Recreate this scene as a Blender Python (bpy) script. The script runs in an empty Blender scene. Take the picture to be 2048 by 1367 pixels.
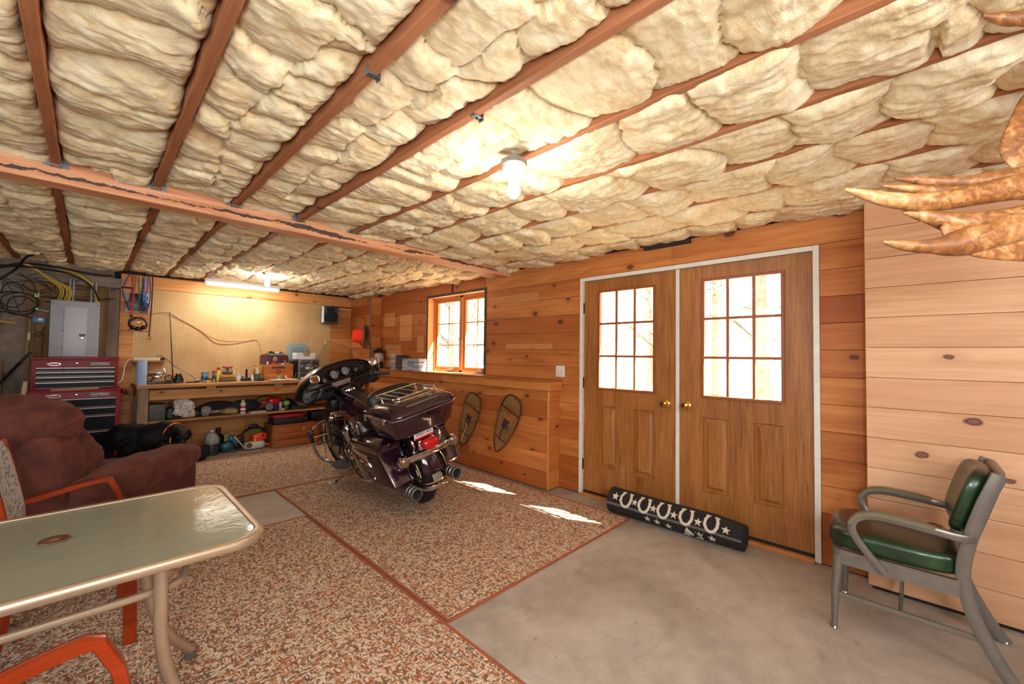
import bpy, bmesh, math, random
import numpy as np
from mathutils import Vector, Matrix, Euler
random.seed(7)
SC = bpy.context.scene
COL = SC.collection
PI = math.pi
R = math.radians

# ------------------------------------------------------------------ camera, sky, sun, lights, exposure
CAM_Z = 1.37
def make_camera():
    yaw, pitch, roll = R(45.754), R(1.7107), R(0.7583)
    f = Vector((math.sin(yaw)*math.cos(pitch), math.cos(yaw)*math.cos(pitch), math.sin(pitch)))
    r = Vector((math.cos(yaw), -math.sin(yaw), 0)); u = r.cross(f)
    r2 = r*math.cos(roll)+u*math.sin(roll); u2 = -r*math.sin(roll)+u*math.cos(roll)
    m = Matrix((r2, u2, -f)).transposed().to_4x4(); m.translation = (0, 0, CAM_Z)
    cd = bpy.data.cameras.new('camera'); co = bpy.data.objects.new('camera', cd); COL.objects.link(co)
    co.matrix_world = m; cd.sensor_width = 36.0; cd.lens = 36.0*824.7/2048.0; cd.clip_start = 0.02; cd.clip_end = 200
    SC.camera = co
make_camera()

def make_world():
    w = bpy.data.worlds.new('sky'); SC.world = w; w.use_nodes = True
    nt = w.node_tree; nt.nodes.clear()
    out = nt.nodes.new('ShaderNodeOutputWorld'); bg = nt.nodes.new('ShaderNodeBackground')
    sky = nt.nodes.new('ShaderNodeTexSky'); sky.sky_type = 'HOSEK_WILKIE'; sky.turbidity = 4.0; sky.ground_albedo = 0.5
    sky.sun_direction = (0.32, -0.67, 0.67)
    mix = nt.nodes.new('ShaderNodeMix'); mix.data_type = 'RGBA'; mix.inputs[0].default_value = 0.75
    mix.inputs[7].default_value = (0.90, 0.95, 1.0, 1)
    nt.links.new(sky.outputs[0], mix.inputs[6]); nt.links.new(mix.outputs[2], bg.inputs[0])
    bg.inputs[1].default_value = 2.4
    nt.links.new(bg.outputs[0], out.inputs[0])
make_world()

def light(name, kind, loc, energy, color=(1, 1, 1), rot=None, size=None, sizey=None, spread=None):
    l = bpy.data.lights.new(name, kind); l.energy = energy; l.color = color
    if kind == 'AREA':
        l.shape = 'RECTANGLE'; l.size = size; l.size_y = sizey or size
        if spread: l.spread = spread
    elif kind == 'POINT': l.shadow_soft_size = size or 0.05
    o = bpy.data.objects.new(name, l); COL.objects.link(o); o.location = loc
    if rot: o.rotation_euler = rot
    return o
def aim(o, target):
    o.rotation_euler = (Vector(target)-o.location).to_track_quat('-Z', 'Y').to_euler()
sun = bpy.data.objects.new('sun', bpy.data.lights.new('sun', 'SUN')); COL.objects.link(sun)
sun.data.energy = 110; sun.data.angle = R(0.6); sun.data.color = (1.0, 0.95, 0.86)
sun.rotation_euler = Vector((-0.48, 1.0, -1.0)).to_track_quat('-Z', 'Y').to_euler()
# the photographer's flash bounced behind the camera, and two added fill lamps, unseen, that only brighten the room
a = light('room_fill', 'AREA', (0.3, -1.6, 1.9), 88, (0.97, 0.985, 1.0), size=2.6, sizey=1.2); aim(a, (2.0, 3.2, 1.2))
a = light('room_fill', 'AREA', (-2.6, 1.6, 1.8), 36, (0.97, 0.985, 1.0), size=2.2, sizey=1.2); aim(a, (2.0, 3.0, 1.2))
a = light('flash', 'AREA', (-0.35, -0.45, 1.45), 36, (0.96, 0.985, 1.0), size=.45, sizey=.45); aim(a, (1.5, 1.6, 1.75))
SC.view_settings.view_transform = 'Standard'; SC.view_settings.look = 'None'
SC.view_settings.gamma = 1.0; SC.view_settings.use_curve_mapping = False
SC.view_settings.exposure = 0.22
SC.cycles.max_bounces = 8; SC.cycles.diffuse_bounces = 5; SC.cycles.glossy_bounces = 4
SC.cycles.transmission_bounces = 6; SC.cycles.transparent_max_bounces = 12
SC.cycles.sample_clamp_indirect = 6.0; SC.cycles.caustics_reflective = False; SC.cycles.caustics_refractive = False

# ------------------------------------------------------------------ materials
def lin(c):
    if isinstance(c, str):
        c = tuple(int(c[i:i+2], 16)/255 for i in (0, 2, 4))
    return tuple((x/12.92 if x <= .04045 else ((x+.055)/1.055)**2.4) for x in c[:3])+(1.0,)
class NT:
    def __init__(s, name):
        s.m = bpy.data.materials.new(name); s.m.use_nodes = True; s.t = s.m.node_tree
        s.b = s.t.nodes['Principled BSDF']; s.out = s.t.nodes['Material Output']
    def n(s, typ, props=None, **ins):
        nd = s.t.nodes.new('ShaderNode'+typ)
        for k, v in (props or {}).items(): setattr(nd, k, v)
        for k, v in ins.items():
            key = int(k[1:]) if k[0] == 'i' and k[1:].isdigit() else k.replace('_', ' ')
            s.set(nd.inputs[key], v)
        return nd
    def set(s, sock, v):
        if hasattr(v, 'is_output') or isinstance(v, bpy.types.NodeSocket): s.t.links.new(v, sock)
        elif isinstance(v, bpy.types.Node): s.t.links.new(v.outputs[0], sock)
        else: sock.default_value = v
    def ramp(s, fac, stops, interp='LINEAR'):
        nd = s.t.nodes.new('ShaderNodeValToRGB'); cr = nd.color_ramp; cr.interpolation = interp
        while len(cr.elements) < len(stops): cr.elements.new(0.5)
        for e, (p, c) in zip(cr.elements, stops):
            e.position = p; e.color = c if len(c) == 4 else tuple(c)+(1,)
        s.set(nd.inputs[0], fac); return nd.outputs[0]
    def math(s, op, a, b=0.0, clamp=False):
        nd = s.t.nodes.new('ShaderNodeMath'); nd.operation = op; nd.use_clamp = clamp
        s.set(nd.inputs[0], a); s.set(nd.inputs[1], b); return nd.outputs[0]
    def mix(s, fac, a, b, mode='MIX'):
        nd = s.t.nodes.new('ShaderNodeMix'); nd.data_type = 'RGBA'; nd.blend_type = mode
        s.set(nd.inputs[0], fac); s.set(nd.inputs[6], a); s.set(nd.inputs[7], b); return nd.outputs[2]
    def coords(s, scale=(1, 1, 1), rnd=0.0, kind='Object'):
        tc = s.t.nodes.new('ShaderNodeTexCoord'); v = tc.outputs[kind]
        if rnd:
            oi = s.t.nodes.new('ShaderNodeObjectInfo')
            cx = s.t.nodes.new('ShaderNodeCombineXYZ')
            for i, k in enumerate((13.1, 37.7, 71.3)): s.set(cx.inputs[i], s.math('MULTIPLY', oi.outputs['Random'], k*rnd))
            ad = s.t.nodes.new('ShaderNodeVectorMath'); ad.operation = 'ADD'
            s.set(ad.inputs[0], v); s.set(ad.inputs[1], cx.outputs[0]); v = ad.outputs[0]
        mp = s.t.nodes.new('ShaderNodeMapping'); mp.inputs['Scale'].default_value = scale
        s.set(mp.inputs['Vector'], v); return mp.outputs[0]
    def noise(s, vec, scale=5, detail=4, rough=.55, dist=0.0):
        return s.n('TexNoise', Vector=vec, Scale=scale, Detail=detail, Roughness=rough, Distortion=dist).outputs['Fac']
    def bump(s, h, strength=.3, dist=.01):
        b = s.n('Bump', Height=h, Strength=strength, Distance=dist); s.set(s.b.inputs['Normal'], b.outputs[0])
    def rnd(s):
        return s.t.nodes.new('ShaderNodeObjectInfo').outputs['Random']
    def base(s, c, rough=.5, metal=0.0):
        s.set(s.b.inputs['Base Color'], c); s.set(s.b.inputs['Roughness'], rough); s.set(s.b.inputs['Metallic'], metal); return s

MATS = {}
def mat(name, col, rough=.5, metal=0.0, spec=None, var=.0, vscale=20, bump=0.0, bscale=200, coat=0, emit=None, estr=0, trans=0, ior=1.45, alpha=None, sheen=0):
    if name in MATS: return MATS[name]
    n = NT(name); c = lin(col)
    if var:
        f = n.noise(n.coords(), vscale, 4)
        d = tuple(x*(1-var) for x in c[:3])+(1,); l = tuple(min(1, x*(1+var)) for x in c[:3])+(1,)
        cc = n.ramp(f, [(.3, d), (.7, l)])
    else: cc = c
    n.base(cc, rough, metal)
    if spec is not None: n.b.inputs['Specular IOR Level'].default_value = spec
    if coat: n.b.inputs['Coat Weight'].default_value = coat; n.b.inputs['Coat Roughness'].default_value = .06
    if emit: n.b.inputs['Emission Color'].default_value = lin(emit); n.b.inputs['Emission Strength'].default_value = estr
    if trans: n.b.inputs['Transmission Weight'].default_value = trans; n.b.inputs['IOR'].default_value = ior
    if alpha is not None: n.b.inputs['Alpha'].default_value = alpha
    if sheen: n.b.inputs['Sheen Weight'].default_value = sheen; n.b.inputs['Sheen Roughness'].default_value = .5
    if bump: n.bump(n.noise(n.coords(), bscale, 3), bump, .002)
    MATS[name] = n.m; return n.m

def wood(name, light_c, dark_c, axis=1, grain=26, knots=.0, rough=.5, var=.35, knot_c='4a2211', spec=.3, world_fade=None, kscale=5.2, rnd=1.0, red=None, across=None):
    """sawn or planed timber: long grain along the given axis, tone per board, knots with rings"""
    if name in MATS: return MATS[name]
    n = NT(name); sc = [grain]*3; sc[axis] = grain*.05
    v = n.coords(tuple(sc), rnd)
    g = n.noise(v, 1.0, 5, .6, 1.2)
    sc2 = [4.5]*3; sc2[axis] = .8
    g2 = n.noise(n.coords(tuple(sc2), rnd), 1.0, 3, .5, .6)
    f = n.math('ADD', n.math('MULTIPLY', g, .5), n.math('MULTIPLY', g2, .5))
    L, D = lin(light_c), lin(dark_c)
    c = n.ramp(f, [(.34, D), (.62, L)])
    # tone of each board
    r = n.rnd()
    hue = lin(red or dark_c)
    c = n.mix(n.math('MULTIPLY', r, var), c, hue)
    if knots:
        s3 = n.n('SeparateXYZ', Vector=n.coords((1, 1, 1), rnd*1.7)); ca = {0: 2, 1: 2, 2: 0}[axis] if across is None else across
        cx = n.t.nodes.new('ShaderNodeCombineXYZ'); n.set(cx.inputs[0], n.math('MULTIPLY', s3.outputs[axis], kscale*.62)); n.set(cx.inputs[1], n.math('MULTIPLY', s3.outputs[ca], kscale))
        vo = n.n('TexVoronoi', {'feature': 'F1', 'voronoi_dimensions': '2D'}, Vector=cx.outputs[0], Scale=1.0, Randomness=.85)
        sep = n.n('SeparateColor', Color=vo.outputs['Color'])
        has = n.math('LESS_THAN', sep.outputs[0], knots)
        wob = n.math('MULTIPLY', n.noise(n.coords((18, 18, 18), rnd), 1.0, 2), .06)
        dd = n.math('ADD', vo.outputs['Distance'], wob)
        size = n.math('ADD', n.math('MULTIPLY', sep.outputs[1], .09), .075)
        q = n.math('DIVIDE', dd, size)
        core = n.ramp(q, [(.0, (.9, .9, .9)), (.55, (.75, .75, .75)), (.72, (1, 1, 1)), (1.0, (0, 0, 0))])
        halo = n.ramp(n.math('DIVIDE', q, 3.0), [(.30, (.5, .5, .5)), (.9, (0, 0, 0))])
        c = n.mix(n.math('MULTIPLY', halo, has), c, D)
        c = n.mix(n.math('MULTIPLY', core, has), c, lin(knot_c))
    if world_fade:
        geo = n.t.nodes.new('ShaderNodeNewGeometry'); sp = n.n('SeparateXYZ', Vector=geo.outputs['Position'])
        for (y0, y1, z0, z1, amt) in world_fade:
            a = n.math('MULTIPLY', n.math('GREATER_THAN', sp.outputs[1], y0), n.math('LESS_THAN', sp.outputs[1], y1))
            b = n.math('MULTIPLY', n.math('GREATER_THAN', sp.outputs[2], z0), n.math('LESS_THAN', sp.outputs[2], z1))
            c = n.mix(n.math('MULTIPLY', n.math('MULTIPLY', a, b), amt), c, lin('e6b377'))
    n.base(c, rough); n.b.inputs['Specular IOR Level'].default_value = spec
    n.bump(g, .12, .003)
    MATS[name] = n.m; return n.m

# ------------------------------------------------------------------ mesh builder
class MB:
    def __init__(s): s.bm = bmesh.new(); s.mi = 0
    def _mark(s, faces):
        for f in faces: f.material_index = s.mi
    def m(s, i): s.mi = i; return s
    def box(s, c, d, rot=None, taper=1.0):
        x, y, z = d[0]/2, d[1]/2, d[2]/2; t = taper
        co = [(-x, -y, -z), (x, -y, -z), (x, y, -z), (-x, y, -z), (-x*t, -y*t, z), (x*t, -y*t, z), (x*t, y*t, z), (-x*t, y*t, z)]
        M = Euler(rot).to_matrix() if rot is not None and not isinstance(rot, Matrix) else (rot or Matrix.Identity(3))
        vs = [s.bm.verts.new(M @ Vector(p)+Vector(c)) for p in co]
        s._mark([s.bm.faces.new([vs[i] for i in q]) for q in ((3, 2, 1, 0), (4, 5, 6, 7), (0, 1, 5, 4), (1, 2, 6, 5), (2, 3, 7, 6), (3, 0, 4, 7))])
        return s
    def b2(s, lo, hi):
        return s.box([(a+b)/2 for a, b in zip(lo, hi)], [abs(b-a) for a, b in zip(lo, hi)])
    def rings(s, rings, cap=True, closed=True, loop=False):
        vv = [[s.bm.verts.new(Vector(p)) for p in r] for r in rings]; n = len(vv[0]); fs = []
        rng = range(n if closed else n-1)
        pairs = list(zip(vv, vv[1:]))+([(vv[-1], vv[0])] if loop else [])
        for a, b in pairs:
            for i in rng:
                j = (i+1) % n
                try: fs.append(s.bm.faces.new((a[i], a[j], b[j], b[i])))
                except ValueError: pass
        if cap and closed and not loop:
            for r, rev in ((vv[0], True), (vv[-1], False)):
                try: fs.append(s.bm.faces.new(r[::-1] if rev else r))
                except ValueError: pass
        s._mark(fs); return s
    def tube(s, pts, r, n=8, closed=False, cap=True, flat=None):
        """tube along points; r a number or list; flat=(normal, a, b) makes an elliptical/flat bar"""
        P = [Vector(p) for p in pts]; k = len(P); rr = r if isinstance(r, (list, tuple)) else [r]*k
        T = []
        for i in range(k):
            if closed: t = P[(i+1) % k]-P[i-1]
            else: t = P[min(i+1, k-1)]-P[max(i-1, 0)]
            T.append(t.normalized() if t.length > 1e-9 else Vector((0, 0, 1)))
        up = Vector((0, 0, 1)) if abs(T[0].z) < .9 else Vector((1, 0, 0))
        nrm = (up-T[0]*up.dot(T[0])).normalized(); rg = []
        for i in range(k):
            nrm = (nrm-T[i]*nrm.dot(T[i]))
            nrm = nrm.normalized() if nrm.length > 1e-6 else T[i].orthogonal().normalized()
            if flat:
                fn = Vector(flat[0]); a = (fn-T[i]*fn.dot(T[i])).normalized(); b = T[i].cross(a)
                ring = [P[i]+a*x*flat[1]*rr[i]+b*y*flat[2]*rr[i] for x, y in ((-.8, -1), (.8, -1), (1, -.8), (1, .8), (.8, 1), (-.8, 1), (-1, .8), (-1, -.8))]
            else:
                b = T[i].cross(nrm)
                ring = [P[i]+(nrm*math.cos(2*PI*j/n)+b*math.sin(2*PI*j/n))*rr[i] for j in range(n)]
            rg.append(ring)
        return s.rings(rg, cap=cap, loop=closed)
    def cyl(s, p0, p1, r0, r1=None, n=16): return s.tube([p0, p1], [r0, r0 if r1 is None else r1], n)
    def lathe(s, prof, o=(0, 0, 0), n=20, axis=None, cap=True):
        """profile of (radius, height) about +Z at o, or about axis"""
        M = Vector(axis).to_track_quat('Z', 'Y').to_matrix() if axis is not None else Matrix.Identity(3)
        rg = [[Vector(o)+M @ Vector((max(r, 1e-4)*math.cos(2*PI*j/n), max(r, 1e-4)*math.sin(2*PI*j/n), h)) for j in range(n)] for r, h in prof]
        return s.rings(rg, cap=cap)
    def ball(s, c, r, n=14, m=9, rot=None):
        r = r if isinstance(r, (list, tuple, Vector)) else (r, r, r); rg = []
        M = Euler(rot).to_matrix() if rot is not None and not isinstance(rot, Matrix) else (rot or Matrix.Identity(3))
        for i in range(m+1):
            a = -PI/2+PI*i/m; cr = max(math.cos(a), .01)
            rg.append([Vector(c)+M @ Vector((r[0]*cr*math.cos(2*PI*j/n), r[1]*cr*math.sin(2*PI*j/n), r[2]*math.sin(a))) for j in range(n)])
        return s.rings(rg)
    def prism(s, poly, n, depth, o=(0, 0, 0), u=None):
        """extrude a 2D polygon (x,y in plane u,v) along n"""
        n = Vector(n).normalized(); u = Vector(u) if u is not None else n.orthogonal(); u = (u-n*u.dot(n)).normalized(); v = n.cross(u)
        A = [Vector(o)+u*x+v*y for x, y in poly]
        return s.rings([A, [p+n*depth for p in A]])
    def sbox(s, c, d, k=4, pw=5, rot=None, seg=5, fn=None):
        """rounded cushion-like box (superellipsoid)"""
        M = Euler(rot).to_matrix() if rot is not None and not isinstance(rot, Matrix) else (rot or Matrix.Identity(3))
        nb = bmesh.new(); bmesh.ops.create_cube(nb, size=2.0)
        bmesh.ops.subdivide_edges(nb, edges=nb.edges[:], cuts=seg, use_grid_fill=True)
        mp = {}
        for v in nb.verts:
            p = v.co.copy(); q = (abs(p.x)**pw+abs(p.y)**pw+abs(p.z)**pw)**(1.0/pw); p /= max(q, 1e-6)
            p = Vector((p.x*d[0]/2, p.y*d[1]/2, p.z*d[2]/2))
            if fn: p = Vector(fn(p))
            mp[v] = s.bm.verts.new(M @ p+Vector(c))
        s._mark([s.bm.faces.new([mp[v] for v in f.verts]) for f in nb.faces]); nb.free(); return s
    def quad(s, *p):
        s._mark([s.bm.faces.new([s.bm.verts.new(Vector(q)) for q in p])]); return s
    def xf(s, M):
        bmesh.ops.transform(s.bm, matrix=M, verts=s.bm.verts[:]); return s
    def build(s, name, mats, parent=None, bevel=0, seg=2, smooth=35, sub=0, loc=None, origin=None, dec=None):
        bm = s.bm
        bmesh.ops.recalc_face_normals(bm, faces=bm.faces[:])
        if bevel:
            es = [e for e in bm.edges if len(e.link_faces) == 2 and e.calc_face_angle(0) > R(30)]
            bmesh.ops.bevel(bm, geom=es, offset=bevel, segments=seg, profile=.6, affect='EDGES', clamp_overlap=True)
        if origin == 'center' and bm.verts:
            c = sum((v.co for v in bm.verts), Vector())/len(bm.verts); origin = c
        if origin is not None:
            origin = Vector(origin); bmesh.ops.translate(bm, verts=bm.verts[:], vec=-origin)
        me = bpy.data.meshes.new(name); bm.to_mesh(me); bm.free()
        if smooth:
            me.shade_smooth()
            try: me.set_sharp_from_angle(angle=R(smooth))
            except Exception: pass
        for m in (mats if isinstance(mats, (list, tuple)) else [mats]): me.materials.append(m)
        o = bpy.data.objects.new(name, me); COL.objects.link(o)
        if origin is not None: o.location = origin
        if loc is not None: o.location = loc
        if parent is not None: o.parent = parent
        if sub:
            md = o.modifiers.new('sub', 'SUBSURF'); md.levels = sub; md.render_levels = sub
        return o

def tag(o, label, cat, group=None, kind=None):
    o['label'] = label; o['category'] = cat
    if group: o['group'] = group
    if kind: o['kind'] = kind
    return o
def thing(name, label, cat, loc=(0, 0, 0), rz=0.0, group=None):
    o = bpy.data.objects.new(name, None); COL.objects.link(o); o.empty_display_size = .05
    o.location = loc; o.rotation_euler = (0, 0, rz)
    return tag(o, label, cat, group)
def struct(o, label=None):
    o['kind'] = 'structure'
    if label: o['label'] = label
    return o
def dup(root, loc=None, rz=None, label=None, scale=None):
    r = root.copy(); COL.objects.link(r)
    if loc is not None: r.location = loc
    if rz is not None: r.rotation_euler = (0, 0, rz)
    if scale: r.scale = scale
    if label: r['label'] = label
    def rec(a, b):
        for ch in a.children:
            c = ch.copy(); COL.objects.link(c); c.parent = b; rec(ch, c)
    rec(root, r); return r
def arc(c, r, a0, a1, n, u=(1, 0, 0), v=(0, 0, 1)):
    c, u, v = Vector(c), Vector(u), Vector(v)
    return [c+u*r*math.cos(a0+(a1-a0)*i/n)+v*r*math.sin(a0+(a1-a0)*i/n) for i in range(n+1)]
def smooth_pts(pts, n=6):
    """Catmull-Rom through points"""
    P = [Vector(p) for p in pts]; out = []
    for i in range(len(P)-1):
        p0, p1, p2, p3 = P[max(i-1, 0)], P[i], P[i+1], P[min(i+2, len(P)-1)]
        for k in range(n):
            t = k/n
            out.append(.5*((2*p1)+(p2-p0)*t+(2*p0-5*p1+4*p2-p3)*t*t+(3*p1-p0-3*p2+p3)*t**3))
    out.append(P[-1]); return out
def text_mesh(txt, size, depth=.001, bold=0.0, font_scale=1.0):
    """lettering as a small mesh in the XY plane, centred"""
    c = bpy.data.curves.new('text', 'FONT'); c.body = txt; c.size = size; c.extrude = depth; c.offset = bold
    c.align_x = 'CENTER'; c.align_y = 'CENTER'; c.resolution_u = 2
    o = bpy.data.objects.new('text', c); COL.objects.link(o)
    dg = bpy.context.evaluated_depsgraph_get(); me = bpy.data.meshes.new_from_object(o.evaluated_get(dg))
    bpy.data.objects.remove(o); bpy.data.curves.remove(c); return me
def text(name, txt, size, material, parent, loc, right, up, depth=.001, bold=0.0, sx=1.0):
    me = text_mesh(txt, size, depth, bold); me.materials.clear(); me.materials.append(material)
    o = bpy.data.objects.new(name, me); COL.objects.link(o); o.parent = parent
    r = Vector(right).normalized(); u = Vector(up).normalized(); n = r.cross(u)
    m = Matrix((r*sx, u, n)).transposed().to_4x4(); m.translation = Vector(loc); o.matrix_local = m
    return o
# ------------------------------------------------------------------ the room shell
WX, BY, JZ, BZ = 3.44, 7.2, 2.37, 2.285      # door wall, back wall, joist underside, beam underside
LX, RY = -3.2, -2.6                          # unseen walls
DY0, DY1, DZ1 = .452, 2.395, 2.14            # door frame
NY0, NY1, NZ0, NZ1 = 3.80, 5.09, 1.115, 2.20 # window trim
def W_(i): return MATS[i]
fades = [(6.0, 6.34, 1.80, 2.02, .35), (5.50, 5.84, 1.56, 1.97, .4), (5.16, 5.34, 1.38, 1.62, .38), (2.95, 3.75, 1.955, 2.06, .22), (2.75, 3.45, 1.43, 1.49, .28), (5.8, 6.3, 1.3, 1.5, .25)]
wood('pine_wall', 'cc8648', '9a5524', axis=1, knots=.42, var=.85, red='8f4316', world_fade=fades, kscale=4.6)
wood('pine_pale', 'e4b790', 'c4926a', axis=1, knots=.28, var=.5, red='c8926c', kscale=4.4, knot_c='5a2a1c')
wood('pine_back', 'd69858', 'a8672e', axis=0, knots=.28, var=.5, red='b06a2e')
wood('pine_v', 'd69858', 'b87436', axis=2, knots=.3, var=.4)
wood('joist_wood', 'b87a52', '885232', axis=1, knots=.3, var=.35, rough=.75, grain=34, knot_c='3a1a10')
wood('old_board', '8c7a68', '5f5146', axis=2, knots=.3, var=.3, rough=.85, knot_c='3c3027')
wood('ply', '8a6a48', '5f452c', axis=2, knots=0, var=.2, rough=.8)
def concrete_mat(name, a, b, c2, rough=.55, sc=1.0, bumpy=.15):
    n = NT(name); v = n.coords((sc, sc, sc))
    f1 = n.noise(v, 1.3, 6, .62, .6); f2 = n.noise(v, 9, 5, .6); f3 = n.noise(v, 60, 3, .6)
    f = n.math('ADD', n.math('MULTIPLY', f1, .6), n.math('ADD', n.math('MULTIPLY', f2, .28), n.math('MULTIPLY', f3, .12)))
    c = n.ramp(f, [(.36, lin(a)), (.5, lin(b)), (.66, lin(c2))])
    st = n.noise(n.coords((.55*sc, .8*sc, .55*sc)), 2.2, 5, .7, 1.5)
    c = n.mix(n.ramp(st, [(.55, (0, 0, 0)), (.72, (.38, .38, .38))]), c, lin('6b5a49'))
    sp = n.n('TexVoronoi', {'feature': 'F1'}, Vector=n.coords((9*sc, 9*sc, 9*sc)), Scale=1.0)
    c = n.mix(n.math('MULTIPLY', n.math('LESS_THAN', sp.outputs['Distance'], .07), .35), c, lin('40362c'))
    n.base(c, rough); n.bump(f2, bumpy, .004)
    r = n.ramp(f1, [(.3, (rough-.12,)*3), (.7, (rough+.12,)*3)]); n.set(n.b.inputs['Roughness'], r)
    MATS[name] = n.m
concrete_mat('floor_concrete', '8a7f73', 'a29689', 'b9aea3', .42)
concrete_mat('wall_concrete', '5c5148', '786a5c', '92867a', .85, 1.6, .5)

struct(MB().b2((LX-.2, RY-.2, -.12), (WX+.14, BY+.3, 0)).build('floor', W_('floor_concrete')), 'bare grey brown stained concrete floor')
# outer shell: door wall with its openings, back wall, the two unseen walls and the subfloor overhead
mb = MB(); x0, x1 = WX+.02, WX+.15
for lo, hi in (((RY, 0), (DY0, 2.7)), ((DY0, DZ1), (DY1, 2.7)), ((DY1, 0), (NY0+.03, 2.7)), ((NY0+.03, 0), (NY1-.03, NZ0)), ((NY0+.03, NZ1-.03), (NY1-.03, 2.7)), ((NY1-.03, 0), (BY, 2.7))):
    mb.b2((x0, lo[0], lo[1]), (x1, hi[0], hi[1]))
wall_r = struct(mb.build('wall_right', mat('dark_gap', '2a1c12', .9)), 'wall of orange knotty pine boards with double doors')
wall_b = struct(MB().b2((LX, BY+.02, 0), (WX+.15, BY+.15, 2.7)).build('wall_back', mat('dark_gap', '2a1c12', .9)), 'back wall with pegboard and pine boards')
wall_l = struct(MB().b2((LX-.12, RY, 0), (LX, BY, 2.7)).build('wall_left', W_('wall_concrete')))
wall_f = struct(MB().b2((LX, RY-.12, 0), (WX+.15, RY, 2.7)).build('wall_front', W_('pine_pale')))
ceiling = struct(MB().b2((LX, RY, 2.63), (WX+.15, BY+.1, 2.7)).build('ceiling', mat('subfloor', '5a4028', .9)), 'open joist ceiling stuffed with fibreglass insulation')

def plank(parent, lo, hi, m, bev=.0022, name='plank'):
    return MB().b2(lo, hi).build(name, m, parent, bevel=bev, seg=1, smooth=0, origin=[(a+b)/2 for a, b in zip(lo, hi)])
rng = random.Random(3)
def cut(seg, holes):
    segs = [seg]
    for h0, h1 in holes:
        out = []
        for a, b in segs:
            if h1 <= a or h0 >= b: out.append((a, b)); continue
            if h0-a > .01: out.append((a, h0))
            if b-h1 > .01: out.append((h1, b))
        segs = out
    return segs
def joints(a, b, lmin=.9, lmax=2.6):
    out = []; p = a
    while b-p > lmax:
        q = p+rng.uniform(lmin, lmax)
        if b-q < .4: break
        out.append((p, q)); p = q
    out.append((p, b)); return out
# door wall boards
zs = [-.015+.18*i for i in range(13)]+[2.345]; zs[0] = .01
for z0, z1 in zip(zs, zs[1:]):
    holes = []
    if z0 < DZ1-.01: holes.append((DY0, DY1))
    if z1 > NZ0+.03 and z0 < NZ1-.02: holes.append((NY0+.02, NY1-.02))
    if z1 < 1.07: holes.append((2.67, 6.47))
    for a, b in cut((.16, 6.46), holes):
        zz0, zz1 = z0, z1
        for p, q in joints(a, b):
            if p < 3.0 < q and z0 > NZ1-.2: pass
            plank(wall_r, (WX, p+.0008, zz0+.001), (WX+.018, q-.0008, zz1-.001), W_('pine_wall'))
for p, q in ((NY0-.0, 4.5), (4.502, NY1)): plank(wall_r, (WX, p+.02, NZ1-.006), (WX+.018, q-.02, 2.344), W_('pine_wall'))
# boards above the window where rows were cut by the opening
plank(wall_r, (WX, NY0+.02, NZ1-.005), (WX+.018, NY1-.02, 2.14), W_('pine_wall')) if NZ1 < 2.14 else None
# bump-out of paler boards right of the doors
bump = struct(MB().b2((3.325, RY, .0), (WX+.02, .19, 2.36)).build('wall_bumpout', mat('dark_gap', '2a1c12', .9)), 'paler pine board section right of the doors')
bump.parent = None
for i in range(13):
    z0, z1 = max(.022, .18*i), min(.18*i+.18, 2.345)
    for p, q in ((RY, -1.3+rng.uniform(-.5, .1)), (None, .21)):
        if p is None: p = last
        plank(bump, (3.305, p+.0008, z0+.001), (3.323, q-.0008, z1-.001), W_('pine_pale')); last = q
plank(bump, (3.323, .192, .02), (WX, .21, 2.345), W_('pine_pale'))
# knee wall with ledge, and the boxed column in the corner
knee = struct(MB().b2((3.272, 2.665, 0), (WX+.02, 6.45, 1.06)).build('wall_knee', mat('dark_gap', '2a1c12', .9)), 'low board clad knee wall under the window with a ledge')
kz = [.012, .19, .372, .55, .72, .895, 1.01]
for z0, z1 in zip(kz, kz[1:]):
    for p, q in joints(2.66, 6.45, 1.0, 2.4):
        plank(knee, (3.25, p+.0008, z0+.001), (3.27, q-.0008, z1-.001), W_('pine_wall'))
    MB().b2((3.27, 2.645, z0+.001), (WX, 2.663, z1-.001)).build('plank', wood('pine_end', 'cf8a4a', 'a85f28', axis=0, knots=.2, var=.75, red='9c4d1c'), knee, bevel=.002, seg=1, smooth=0, origin='center')
plank(knee, (3.228, 2.62, 1.005), (3.25, 4.4, 1.096), W_('pine_wall'), name='apron_board'); plank(knee, (3.228, 4.402, 1.005), (3.25, 6.45, 1.096), W_('pine_wall'), name='apron_board')
plank(knee, (3.25, 2.62, 1.005), (WX, 2.643, 1.096), W_('pine_end'), name='apron_board')
plank(knee, (3.215, 2.61, 1.097), (WX-.001, 6.45, 1.115), W_('pine_wall'), name='ledge_board')
plank(knee, (3.243, 2.636, .012), (3.262, 2.652, 1.0), W_('pine_v'), name='corner_strip')
col = struct(MB().b2((3.27, 6.47, 0), (WX+.02, BY+.02, 2.32)).build('wall_column', mat('dark_gap', '2a1c12', .9)), 'boxed pine column in the far corner')
zc = [.01+.18*i for i in range(13)]+[2.31]
for z0, z1 in zip(zc, zc[1:]):
    plank(col, (3.25, 6.47, z0+.001), (3.27, BY, z1-.001), W_('pine_wall'))
    if z0 > 1.0: MB().b2((3.27, 6.45, z0+.001), (WX, 6.468, z1-.001)).build('plank', W_('pine_end'), col, bevel=.002, seg=1, smooth=0, origin='center')
plank(col, (3.244, 6.444, 1.116), (3.268, 6.47, 2.29), W_('old_board'), name='corner_strip')
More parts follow.
